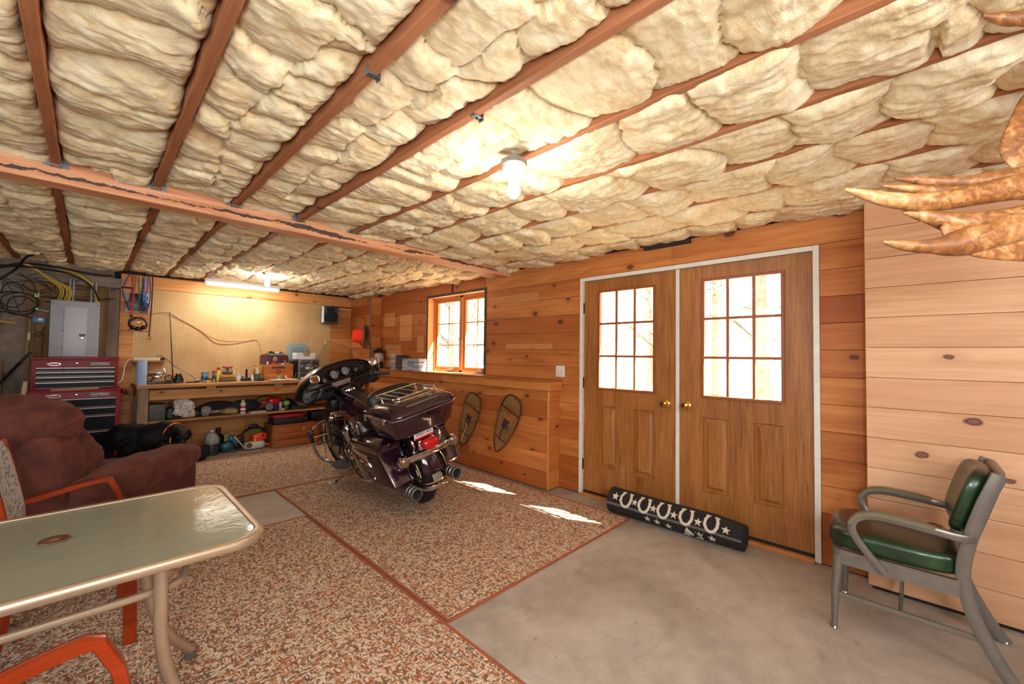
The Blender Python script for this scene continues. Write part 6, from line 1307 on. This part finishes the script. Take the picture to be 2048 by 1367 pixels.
# ------------------------------------------------------------------ electrical panel and its wiring on the rough wall
PY = BY-.066
el = thing('breaker_panel', 'grey steel breaker panel on the rough wall above the tool chest', 'electrical panel', (-.115, PY, 1.27)); pg = mat('panel_grey', '9aa0a4', .55, .2, var=.04)
MB().b2((-.20, -.10, 0), (.20, 0, .655)).build('cover', pg, el, bevel=.004); MB().b2((-.092, -.106, .012), (.094, -.1, .585)).build('panel_door', mat('panel_door_grey', 'b0b4b8', .5, .2), el, bevel=.003); MB().b2((.035, -.112, .245), (.085, -.105, .272)).build('latch', blkp, el, bevel=.002); MB().lathe([(.006, 0), (.006, .003), (.001, .003)], (.06, -.106, .225), 10, axis=(0, -1, 0)).build('keyhole', chm, el)
for x in (-.178, .182): MB().box((x, -.101, .62), (.016, .004, .010)).build('knockout', blkp, el)
for z in (.1, .31, .52): MB().box((-.096, -.103, z), (.010, .008, .02)).build('door_hinge', blkp, el)
ycab = mat('yellow_cable', 'b89a3c', .5); bcab = mat('black_cable', '131312', .5); wcab = mat('grey_conduit', '8b8c88', .5)
CN = {}
def cable(label, pts, r, m_, name='cable', n=7, cat='cable', group=None, loop=None):
    P = smooth_pts(pts, 6); o = MB().tube(P, r, n).build(name, m_, None, origin=P[len(P)//2]); return tag(o, label, cat, group)
for i, (xa, xb) in enumerate(((-.33, -.27), (-.30, -.25), (-.285, -.22), (-.27, -.20), (-.25, -.185))):
    cable(['yellow cable arching into the panel top, outermost left', 'second yellow cable from the left above the panel', 'third yellow cable from the left above the panel', 'fourth yellow cable from the left above the panel', 'yellow cable nearest the panel middle'][i], [(xa-.16-.03*i, PY-.10, 2.30), (xa-.05, PY-.09, 2.19-.01*i), (xb+.02, PY-.075, 2.06), (xb+.01, PY-.06, 1.93)], .0075, ycab)
for i in range(3): cable(['upper yellow cable dropping to the right panel end', 'middle yellow cable dropping to the right panel end', 'lower yellow cable dropping to the right panel end'][i], [(-.28, PY-.09, 2.28-.02*i), (-.12, PY-.10, 2.25-.02*i), (-.01, PY-.09, 2.16-.015*i), (.035+.01*i, PY-.07, 2.03), (.05+.008*i, PY-.06, 1.93)], .0075, ycab)
for i, x in enumerate((-.175, -.145, .005, .04)): tag(MB().cyl((x, PY-.05, 1.92), (x+.004, PY-.05, 2.19), .010, n=10).build('conduit', wcab, None, origin=(x, PY-.05, 2.05)), ['left grey conduit of the left pair above the panel', 'right grey conduit of the left pair above the panel', 'left grey conduit of the right pair above the panel', 'right grey conduit of the right pair above the panel'][i], 'conduit')
tag(MB().cyl((-.70, PY-.02, 1.0), (-.695, PY-.02, 2.16), .014, n=10).build('conduit', wcab, None, origin=(-.70, PY-.02, 1.6)), 'long grey conduit at the far left of the rough wall', 'conduit')
# black coax coils
for i, (cx, cz, rx_, rz_) in enumerate(((-.55, 1.86, .13, .13), (-.57, 1.88, .16, .11), (-.53, 1.84, .11, .10), (-.60, 1.95, .09, .13), (-.40, 2.08, .12, .08))):
    pts = [(cx+rx_*math.cos(a)*(1+.08*math.sin(3*a+i)), PY-.02-.012*i-.008*math.sin(2*a), cz+rz_*math.sin(a)*(1+.06*math.cos(2*a+i))) for a in np.linspace(-.6+i, 5.9+i, 18)]
    cable(['inner loop of coiled black coaxial cable left of the panel', 'wide loop of coiled black coaxial cable left of the panel', 'small loop of coiled black coaxial cable left of the panel', 'tall upper loop of black cable at far left', 'thin black loop hanging above the blue box'][i], pts, .0055 if i < 4 else .0035, bcab)
for i, pts in enumerate(([(-.72, PY-.03, 1.76), (-.6, PY-.04, 1.755), (-.43, PY-.03, 1.70)], [(-.40, PY-.03, 1.95), (-.2, PY-.05, 1.96), (0, PY-.05, 1.95), (.2, PY-.05, 1.99)], [(-.36, PY-.03, 1.90), (-.28, PY-.04, 1.90), (-.21, PY-.05, 1.86)], [(-.56, PY-.03, 2.2), (-.46, PY-.04, 2.1), (-.43, PY-.03, 1.98)], [(-.35, PY-.02, 1.62), (-.37, PY-.03, 1.56), (-.42, PY-.03, 1.54), (-.40, PY-.03, 1.50), (-.36, PY-.03, 1.54), (-.365, PY-.03, 1.45), (-.37, PY-.02, 1.24)])):
    cable(['black cable running in from the left into the blue box', 'black cable crossing over the panel to the right', 'short black cable from the splitter to the panel edge', 'black cable dropping from the ceiling to the splitter', 'black cable curling down under the blue box'][i], pts, .0055, bcab)
for i, pts in enumerate(([(-.8, PY-.06, 2.25), (-.5, PY-.10, 2.27), (-.2, PY-.12, 2.24), (-.02, PY-.10, 2.14), (.06, PY-.08, 2.0), (.065, PY-.05, 1.94)], [(-.75, PY-.08, 2.20), (-.55, PY-.09, 2.30), (-.3, PY-.12, 2.30), (.0, PY-.12, 2.26), (.18, PY-.08, 2.27)], [(-.70, PY-.05, 2.10), (-.58, PY-.07, 2.24), (-.5, PY-.3, 2.34), (-.4, PY-.6, 2.36)])):
    cable(['thick black cable sagging along the wall top to the panel', 'thick black cable along the ceiling above the panel', 'thick black cable rising from the left coils into the joists'][i], pts, .011, bcab)
spl = thing('splitter', 'white splitter box with green face on the rough wall', 'splitter', (-.425, PY, 1.985)); MB().box((0, -.012, 0), (.034, .024, .07)).build('case', white, spl, bevel=.002); MB().box((0, -.025, 0), (.022, .004, .055)).build('green_face', mat('green_face', '2e9a34', .4), spl)
for z in (-.022, 0, .022):
    for s in (-1, 1): MB().cyl((s*.017, -.012, z), (s*.03, -.012, z), .004, n=8).build('port', chm, spl)
bbx = thing('surge_box', 'small blue box with white label left of the panel', 'box', (-.40, PY, 1.69)); MB().box((0, -.02, 0), (.095, .04, .075)).build('case', mat('box_blue', '2c5f9c', .4), bbx, bevel=.003); MB().box((.01, -.041, .004), (.035, .002, .026)).build('label', white, bbx)
mdm = thing('modem', 'slanted grey modem with a green light by the panel', 'modem', (-.375, PY, 1.80)); MB().box((0, -.03, 0), (.115, .05, .032), (0, R(14), 0)).build('case', mat('modem_grey', '62646a', .4), mdm, bevel=.006); MB().ball((-.045, -.056, .012), .004, 8, 5).build('green_light', mat('green_light', '30d040', .4, emit='40ff50', estr=3), mdm)
ada = thing('inline_adapter', 'cream inline adapter hanging on a cord left of the chest', 'adapter', (-.47, PY, 1.50)); MB().box((0, -.02, 0), (.024, .024, .085)).build('case', mat('cream_adapter', 'b4a88c', .5), ada, bevel=.004); MB().tube(smooth_pts([(0, -.02, .04), (.005, -.02, .12), (.0, -.015, .18)], 4), .003, 6).build('upper_cord', mat('cream_adapter', 'b4a88c', .5), ada); MB().tube(smooth_pts([(0, -.02, -.04), (-.012, -.02, -.15), (.004, -.02, -.30)], 4), .003, 6).build('lower_cord', mat('cream_adapter', 'b4a88c', .5), ada)
for i, (x, z) in enumerate(((-.66, 1.66), (-.63, 1.652))): cable(['upper yellow wire end poking in at far left', 'lower yellow wire end poking in at far left'][i], [(-.78, PY-.03, z+.01), (-.68, PY-.04, z), (-.57, PY-.03, z-.014)], .006, ycab)
bd = thing('plank_stack', 'brown boards leaning against the rough wall at far left', 'boards', (-.66, 6.9, 0))
for i in range(3): MB().box((-.02-.03*i, .02*i, .62-.05*i), (.10, .02, 1.24-.1*i), (0, R(1.5*i), 0)).build('board', W_('ply') if i else mat('brown_board', '6e4a2c', .7), bd, bevel=.002)
tag(MB().cyl((-.70, 6.70, .88), (-.45, 7.05, 1.32), .012, n=8).build('pry_bar', mat('dark_iron', '201c1a', .6, .4), None, origin='center'), 'long dark bar leaning across the boards at far left', 'bar'); bpy.data.objects['pry_bar']

# ------------------------------------------------------------------ bungee cords on a line, plates and headlamp below
hl = cable('black line along the back wall top carrying the cords', [(.26, 7.02, 2.335), (.6, 7.0, 2.325), (1.1, 7.02, 2.335), (2.0, 7.08, 2.335), (3.2, 7.1, 2.33)], .006, bcab)
cols = dict(blue=('2a3f8f', ), red=('c01828',), green=('1f7a52',), navy=('23285a',), cobalt=('1f56c0',), violet=('4a3a7c',), black=('161616',))
def bungee(label, c, pts, hooks=True, r=.0062):
    o = thing('bungee_cord', label, 'cord', pts[0], 0, 'cords hanging by the pegboard'); O = Vector(pts[0]); m_ = mat('cord_'+c, cols[c][0], .7)
    P = smooth_pts([Vector(p)-O for p in pts], 6); MB().tube(P, r, 8).build('cord', m_, o)
    hk = mat('hook_black', '1a1816', .4, .5); MB().tube(arc((0, 0, .035), .013, -PI/2, PI*.9, 8)[::-1]+[Vector((0, 0, .0))], .0035, 6).build('hook', hk, o)
    if hooks:
        e = P[-1]; MB().cyl(e+Vector((0, 0, .012)), e-Vector((0, 0, .02)), .008, n=8).build('ferrule', hk, o); MB().tube([e-Vector((0, 0, .02))]+[e+Vector((0, 0, -.05))+v for v in arc((-.0, 0, 0), .016, PI*.35, -PI*1.15, 9)], .0035, 6).build('hook', hk, o)
Yb = 7.0
bungee('dark blue elastic cord hanging leftmost on the line', 'blue', [(.325, Yb, 2.29), (.30, Yb, 2.22), (.275, Yb, 2.09), (.29, Yb, 2.02), (.31, Yb, 1.96)])
bungee('red cord hanging left of the other red one', 'red', [(.348, Yb-.01, 2.30), (.36, Yb-.01, 2.18), (.375, Yb-.01, 2.05), (.362, Yb-.01, 1.92), (.352, Yb-.01, 1.79)])
bungee('red cord crossing the other red one to the right', 'red', [(.368, Yb+.005, 2.30), (.365, Yb+.005, 2.2), (.355, Yb+.005, 2.02), (.358, Yb+.005, 1.9), (.372, Yb+.005, 1.79)])
bungee('green cord hanging in a wide loop', 'green', [(.392, Yb, 2.30), (.388, Yb, 2.20), (.375, Yb, 2.06), (.385, Yb, 1.985), (.405, Yb, 1.965), (.425, Yb, 1.985), (.428, Yb, 2.08), (.418, Yb, 2.2), (.416, Yb, 2.29)], False)
bungee('navy cord hanging right of the green loop', 'navy', [(.455, Yb, 2.28), (.457, Yb, 2.16), (.448, Yb, 2.05), (.455, Yb, 1.95), (.452, Yb, 1.90)])
bungee('bright blue cord right of the navy one', 'cobalt', [(.472, Yb-.01, 2.28), (.468, Yb-.01, 2.15), (.464, Yb-.01, 2.05), (.468, Yb-.01, 1.96)])
bungee('bright blue cord bowed left near the violet one', 'cobalt', [(.50, Yb, 2.28), (.502, Yb, 2.15), (.486, Yb, 2.05), (.49, Yb, 1.90)])
bungee('violet cord hanging near the long black one', 'violet', [(.518, Yb, 2.28), (.535, Yb, 2.12), (.528, Yb, 1.98), (.505, Yb, 1.83)], False)
bungee('long black cord with an open hook, rightmost on the line', 'black', [(.548, Yb, 2.30), (.552, Yb, 2.1), (.545, Yb, 1.8), (.535, Yb, 1.56)])
pp_ = thing('black_panel', 'black plastic panel with pale corners behind the hanging cords', 'panel', (.425, 7.17, 1.97)); MB().box((0, .0, 0), (.235, .02, .25)).build('backing', mat('panel_pale', '9aa0a0', .5), pp_, bevel=.004)  # flat black panel hung behind the cords
MB().prism([(-.075, .118), (.06, .118), (.06, .04), (.118, -.02), (.10, -.108), (-.085, -.108), (-.118, -.02), (-.085, .03)], (0, -1, 0), .012, (0, -.010, 0), (1, 0, 0)).build('face', blkp, pp_, bevel=.003); MB().tube([(.075, -.02, .09), (.095, -.02, .08), (.092, -.02, .04), (.075, -.02, .03)], .005, 6).build('latch_handle', blkp, pp_)
hm = thing('ear_muffs', 'black headgear with red straps hanging below the cords', 'headgear', (.435, 7.14, 1.70)); m = MB(); m.tube([(.085*math.cos(a), -.02+.01*math.sin(a*2), .075*math.sin(a)) for a in np.linspace(0, 2*PI, 24, endpoint=False)], .014, 8, closed=True); m.build('headband', blkp, hm)
for x, z in ((-.05, -.055), (.0, -.065), (.055, -.045)): MB().ball((x, -.045, z), (.030, .022, .026), 12, 8).build('ear_cup', mat('shiny_black', '0c0c0e', .15), hm)
for x, z in ((-.075, -.085), (.03, -.09), (0, .075)): MB().sbox((x, -.035, z), (.035, .014, .022), pw=3, seg=3).build('red_strap', redp, hm)
MB().lathe([(.001, 0), (.016, .003), (.02, .012), (.014, .014)], (.01, -.03, .02), 14, axis=(0, -1, 0)).build('lens', chm, hm)
cable('thin red brown wire draped across the pegboard', [(.56, 7.185, 1.835), (.73, 7.18, 1.865), (.90, 7.19, 1.76), (1.10, 7.19, 1.635), (1.24, 7.19, 1.50), (1.36, 7.19, 1.46), (1.55, 7.19, 1.485), (1.72, 7.19, 1.53), (1.80, 7.19, 1.52), (1.85, 7.18, 1.36), (1.87, 7.16, 1.26)], .0032, mat('red_wire', '8a4a2a', .5), 'speaker_wire', 6, 'wire')
cable('thin tan wire running below the red brown one', [(.78, 7.193, 1.84), (1.0, 7.193, 1.71), (1.3, 7.193, 1.52), (1.6, 7.193, 1.515)], .002, mat('tan_wire', '9a7848', .5), 'speaker_wire', 5, 'wire')
sp = thing('wall_speaker', 'black two way speaker mounted high on the pegboard', 'speaker', (2.83, 7.06, 1.845), R(-20)); MB().box((0, .0, .145), (.26, .20, .29)).build('cabinet', mat('speaker_grey', '1d1e20', .5), sp, bevel=.006); MB().prism([(-.06, .02), (.08, .02), (.11, .06), (.11, .15), (.07, .19), (.075, .25), (.04, .275), (-.02, .275), (-.055, .25), (-.05, .19), (-.085, .15), (-.085, .06)], (0, -1, 0), .014, (0, -.1, 0), (1, 0, 0)).build('grille', mat('speaker_cloth', '0a0a0a', .95), sp, bevel=.003)
for c in list(sp.children)+list(pp_.children):
    zz = [v.co.z for v in c.data.vertices]
    if c.name.startswith('grille') and min(zz) < -.05: c.data.transform(Matrix.Scale(-1, 4, (0, 0, 1))); c.data.flip_normals()
MB().b2((-.128, -.104, .01), (-.095, -.099, .28)).build('silver_edge', mat('edge_silver', 'a8a8a8', .35, .5), sp); MB().cyl((.06, .1, .15), (.02, .15, .15), .015, n=8).build('bracket', blkp, sp)

# ------------------------------------------------------------------ column: hunting hat; ledge: lantern and disc cases; switch
ht = thing('bucket_hat', 'blaze orange hunting hat with olive brim hanging by its strap', 'hat', (3.17, 6.62, 1.62)); oli = mat('olive_cloth', '55523c', .9, bump=.3, bscale=150); bla = mat('blaze_orange', 'ff3a10', .85, bump=.2, bscale=60)
ax = Vector((-.9, .25, .05)).normalized()
MB().lathe([(.095, 0), (.150, -.012), (.190, -.022), (.193, -.018), (.150, -.004), (.10, .006)], (0, -.02, .02), 26, axis=ax, cap=False).xf(Matrix.Identity(4)).build('brim', oli, ht)
MB().lathe([(.120, .0), (.118, .05), (.108, .105), (.085, .135), (.042, .145), (.001, .147)], (0, -.02, .02), 26, axis=ax).build('crown', bla, ht)
for s in (-1, 1): MB().tube(smooth_pts([(-.01, s*.035-.02, .14), (.003, s*.02, .25), (.006, 0, .33)], 5), 1.0, flat=((1, 0, 0), .003, .008)).build('strap', bla if s < 0 else oli, ht)
MB().sbox((-.005, -.045, -.15), (.012, .06, .03), pw=3, seg=3).build('strap_end', bla, ht); MB().tube([(.074, 0, .335), (.0, 0, .325), (-.02, 0, .33), (-.028, 0, .345)], .004, 6).build('hook', blkp, ht)
la = thing('lantern', 'camping lantern with black vented top and glass globe on the ledge', 'lantern', (3.335, 6.29, 1.115)); MB().lathe([(.065, 0), (.07, .005), (.07, .08), (.055, .10), (.03, .11)], n=20).build('fuel_base', mat('lantern_dark', '1c1a1a', .35), la); MB().lathe([(.05, .11), (.068, .13), (.074, .18), (.068, .23), (.05, .25)], n=20, cap=False).build('globe', mat('frosted_globe', 'e6d2b8', .12, trans=.5), la)
m = MB(); m.lathe([(.05, .25), (.095, .255), (.098, .265), (.06, .30), (.035, .315), (.034, .335), (.012, .345)], n=20); vt = m.build('vent_top', blkp, la)
for k in range(10): MB().box((.092*math.cos(k*PI/5), .092*math.sin(k*PI/5), .268), (.02, .012, .03), (0, 0, k*PI/5)).build('vent_fin', blkp, la)
cds = [mat('case_grey', '8d8a88', .25), mat('case_pale', 'b9bec4', .2), mat('case_brown', '5a4030', .3), mat('case_dark', '3a3634', .3), mat('case_blue', '6d86a8', .25)]
cme = {}
rc_ = random.Random(8)
def cdcase(k):
    if k not in cme:
        o = MB().box((0, 0, 0), (.124, .142, .0098)).build('disc_case', cds[k], None, bevel=.0012, seg=1, smooth=0); cme[k] = o.data; bpy.data.objects.remove(o)
    return cme[k]
for y, n, pal, lb in ((5.93, 4, (3, 0), 'low stack of dark disc cases nearest the corner'), (5.755, 23, (0, 0, 1), 'tall grey stack of disc cases on the ledge'), (5.60, 22, (2, 3, 2), 'tall brown stack of disc cases on the ledge'), (5.42, 17, (0, 1), 'first shorter stack of disc cases after the tall ones'), (5.265, 17, (1, 4, 0), 'middle shorter stack of disc cases'), (5.11, 17, (1, 1, 4), 'pale stack of disc cases nearest the window')):
    for k in range(n):
        o = bpy.data.objects.new('disc_case', cdcase(rc_.choice(pal))); COL.objects.link(o); o.location = (3.345+rc_.uniform(-.006, .006), y+rc_.uniform(-.005, .005), 1.1202+.0102*k); o.rotation_euler = (0, 0, rc_.uniform(-.03, .03)); tag(o, 'flat case in the '+lb, 'disc case', lb)
sw = thing('light_switch', 'white double light switch on the boards left of the doors', 'light switch', (WX, 2.64, 1.20)); MB().b2((-.006, -.058, -.058), (0, .058, .058)).build('plate', mat('switch_white', 'd9d4c8', .4), sw, bevel=.002)
for y in (-.024, .024): MB().box((-.008, y, 0), (.008, .010, .022), (0, R(20), 0)).build('toggle', mat('switch_ivory', 'cfc0a4', .4), sw)
tag(MB().ball((3.245, 3.63, .965), (.006, .010, .010), 10, 6).build('wall_stud', chm, None, origin='center'), 'small shiny stud on the knee wall above the snowshoes', 'stud')

tag(MB().b2((WX-.05, 1.30, 2.305), (WX-.001, 1.70, 2.335)).build('dark_strip', mat('dark_wood_strip', '2a1c14', .7), None, bevel=.004, origin='center'), 'dark wood strip on the wall top above the doors', 'strip')
# ------------------------------------------------------------------ lamps
mat('porcelain', 'e2ded4', .3); mat('bulb_glow', 'ffffff', .3, emit='fff4e0', estr=40); mat('tube_glow', 'ffffff', .3, emit='fff6e4', estr=22)
def bulb_lamp(label, loc, e):
    o = thing('ceiling_bulb', label, 'lamp', loc, 0); MB().lathe([(.058, .0), (.06, -.01), (.052, -.028), (.03, -.045), (.024, -.06), (.001, -.06)], n=22).build('lampholder', W_('porcelain'), o)
    MB().lathe([(.001, -.165), (.018, -.160), (.030, -.142), (.033, -.122), (.026, -.095), (.015, -.075), (.013, -.058)], n=18, cap=True).build('bulb', W_('bulb_glow'), o)
    MB().b2((-.045, -.045, 0), (.045, .045, .03)).build('junction_box', galv, o)
    l = light('bulb_light', 'POINT', (loc[0], loc[1], loc[2]-.205), e, (1, .96, .90), size=.035); return o
bulb_lamp('bare bulb in a white porcelain holder under the near joists', (1.435, 1.40, 2.30), 10)
bulb_lamp('bare bulb hanging beyond the beam over the workbench', (1.575, 5.93, 2.36), 13)
fx_ = thing('tube_light', 'long white fluorescent tube light over the pegboard', 'lamp', (1.53, 6.87, 2.30)); MB().b2((-.46, -.035, 0), (.46, .035, .045)).build('housing', white, fx_, bevel=.004); MB().cyl((-.44, 0, -.022), (.44, 0, -.022), .016, n=12).build('tube', W_('tube_glow'), fx_)
for x in (-.45, .45): MB().b2((x-.012, -.02, -.04), (x+.012, .02, .0)).build('end_cap', white, fx_)
a = light('tube_lamp', 'AREA', (1.53, 6.82, 2.245), 12, (1, .97, .92), size=.88, sizey=.05); aim(a, (1.53, 7.1, 1.3))
m = MB(); m.tube(smooth_pts([(1.506, 3.34, 2.40), (1.502, 3.15, 2.405), (1.500, 2.9, 2.44), (1.505, 2.5, 2.47), (1.507, 2.2, 2.50)], 5), 1.0, flat=((1, 0, 0), .005, .009)); tag(m.build('lamp_cable', mat('white_cable', 'c2c0ba', .5), None, origin='center'), 'pale flat cable stapled along a joist', 'cable')
for i, (x, y) in enumerate(((.685, 1.388), (1.115, 1.31))):
    o = thing('joist_clip', ['grey metal clip under the joist left of centre', 'grey metal clip under the joist nearer the bulb'][i], 'clip', (x, y, 2.37), R(0)); MB().b2((-.026, -.014, -.004), (.026, .014, -.001)).build('plate', galv, o, bevel=.001); MB().b2((-.026, -.014, -.012), (-.022, .014, .02)).build('lug', galv, o); MB().b2((.022, -.014, -.012), (.026, .014, .02)).build('lug', galv, o); MB().ball((0, 0, -.006), .006, 8, 5).build('nail_head', blkp, o)

# ------------------------------------------------------------------ black dog behind the recliner
def dog_mat():
    n = NT('black_fur'); f = n.noise(n.coords((30, 120, 120)), 1.0, 4); n.base(n.ramp(f, [(.3, lin('050505')), (.8, lin('12100e'))]), .6); n.b.inputs['Specular IOR Level'].default_value = .15; n.bump(f, .25, .004); MATS['black_fur'] = n.m
dog_mat()
dg_ = thing('dog', 'black dog standing by the tool chest looking at the camera', 'dog', (.455, 5.90, 0), 0)
m = MB()
for c, r in (((.08, -.03, .42), (.20, .135, .160)), ((-.08, .02, .45), (.19, .118, .130)), ((-.18, .05, .45), (.125, .125, .140)), ((.17, -.05, .40), (.12, .12, .15))): m.ball(c, r, 20, 12)
m.tube(smooth_pts([(.12, -.03, .47), (.21, -.08, .475), (.265, -.15, .435)], 4), [.125]*3+[.112]*2+[.10]*2+[.088]*2, 14)
hc = Vector((.280, -.205, .445)); fd = Vector((-.13, -.93, -.30)).normalized(); sdv = fd.cross(Vector((0, 0, 1))).normalized(); upv = sdv.cross(fd); HM = Matrix((sdv, fd, upv)).transposed()
hpt = lambda x, y, z: hc+HM @ Vector((x, y, z))
m.ball(hc, (.080, .092, .074), 18, 12, rot=HM); m.ball(hpt(0, .10, -.026), (.042, .068, .036), 16, 10, rot=HM); m.ball(hpt(0, .05, .012), (.052, .06, .045), 14, 10, rot=HM)
for s_ in (-1, 1):
    y = -.05+s_*.085
    m.tube(smooth_pts([(.15, y, .40), (.14, y, .26), (.155, y, .15), (.15, y, .05), (.155, y, .02)], 4), [.075]*3+[.055]*3+[.036]*5+[.028]*6, 12); m.ball((.175, y-.012, .024), (.046, .034, .024), 12, 8)
    y = .05+s_*.085
    m.tube(smooth_pts([(-.19, y, .43), (-.13, y, .30), (-.22, y, .17), (-.235, y, .13), (-.205, y, .03)], 4), [.105]*2+[.085]*3+[.055]*4+[.032]*8, 12); m.ball((-.18, y-.01, .024), (.046, .034, .024), 12, 8)
m.tube(smooth_pts([(-.27, .07, .50), (-.34, .10, .44), (-.38, .13, .32), (-.39, .14, .22)], 4), [.034]*3+[.028]*4+[.02]*4+[.012]*2, 10)
bo = m.build('body', W_('black_fur'), None, smooth=0)
rm = bo.modifiers.new('r', 'REMESH'); rm.mode = 'VOXEL'; rm.voxel_size = .013; sm_ = bo.modifiers.new('s', 'SMOOTH'); sm_.factor = .6; sm_.iterations = 6
nm = bpy.data.meshes.new_from_object(bo.evaluated_get(bpy.context.evaluated_depsgraph_get())); bo.modifiers.clear(); bo.data = nm; nm.materials.clear(); nm.materials.append(W_('black_fur')); nm.shade_smooth(); bo.parent = dg_
for s_ in (-1, 1):
    ey = MB().ball(hpt(s_*.034, .074, .022), .0115, 12, 8).build('eye', mat('dog_eye', '3a200c', .05, coat=1), dg_); MB().ball(hpt(s_*.034, .083, .023), .006, 10, 6).build('pupil', mat('dog_pupil', '050505', .05, coat=1), ey)
    e = MB(); e.rings([[hpt(s_*.048, .02, .062), hpt(s_*.05, -.045, .060), hpt(s_*.062, -.045, .048), hpt(s_*.062, .025, .050)], [hpt(s_*.072, .03, .045), hpt(s_*.072, -.05, .04), hpt(s_*.072, -.05, .032), hpt(s_*.087, .035, .036)], [hpt(s_*.080, .045, -.01), hpt(s_*.086, -.03, -.015), hpt(s_*.094, -.028, -.015), hpt(s_*.091, .048, -.012)], [hpt(s_*.072, .052, -.048), hpt(s_*.076, .015, -.052), hpt(s_*.072, .015, -.052), hpt(s_*.080, .052, -.048)]]); e.build('ear', W_('black_fur'), dg_, sub=2, smooth=180)
MB().sbox(hpt(0, .163, -.014), (.036, .026, .024), pw=2.6, seg=4, rot=HM).build('nose', mat('dog_nose', '060606', .25), dg_)
MB().tube(smooth_pts([hpt(-.03, .13, -.056), hpt(-.016, .158, -.046), hpt(0, .165, -.038), hpt(.016, .158, -.046), hpt(.03, .13, -.056)], 3), .0025, 5).build('mouth', mat('dog_mouth', '1c0c0a', .5), dg_)
cc = Vector((.215, -.085, .465)); cd_ = Vector((.55, -.75, -.30)).normalized(); c1 = cd_.orthogonal().normalized(); c2 = cd_.cross(c1)
MB().tube([cc+(c1*math.cos(a)+c2*math.sin(a))*.112 for a in np.linspace(0, 2*PI, 24, endpoint=False)], 1.0, closed=True, flat=(tuple(c1), .004, .009)).build('collar', mat('collar_orange', 'e0662a', .6), dg_)
MB().sbox(cc+Vector((-.03, -.115, -.06)), (.012, .010, .075), pw=3, seg=3).build('collar_tab', mat('collar_orange', 'e0662a', .6), dg_)
crumple('black_bag', 'black cloth bag on the floor between the dog and the oil jug', 'bag', (.985, 6.35, 0), (.20, .20, .17), mat('black_bag', '0c0c0d', .85), .2, 6, 4)
# thin loose wires in the tangle over the panel
rw_ = random.Random(12)
WL = ['thin loose wire arching highest over the panel', 'thin loose wire sagging across the left conduits', 'thin loose wire dropping behind the yellow cables', 'thin loose wire looping by the green splitter', 'thin loose wire running right towards the grey stud', 'thin loose wire hanging at the far left wall', 'thin loose wire tangled above the coils', 'thin loose wire crossing below the ceiling cables']
for i in range(8):
    x0, x1 = rw_.uniform(-.72, -.25), rw_.uniform(-.2, .2); za, zb = rw_.uniform(2.05, 2.24), rw_.uniform(1.98, 2.24)
    if i in (5, 6): x1 = x0+.2; zb = 1.75
    cable(WL[i], [(x0, PY-.04, za), (x0*.7+x1*.3, PY-.06-.01*i, za-rw_.uniform(-.05, .14)), (x0*.35+x1*.65, PY-.05, zb-rw_.uniform(-.03, .12)), (x1, PY-.04, zb)], .0032, bcab, n=5)
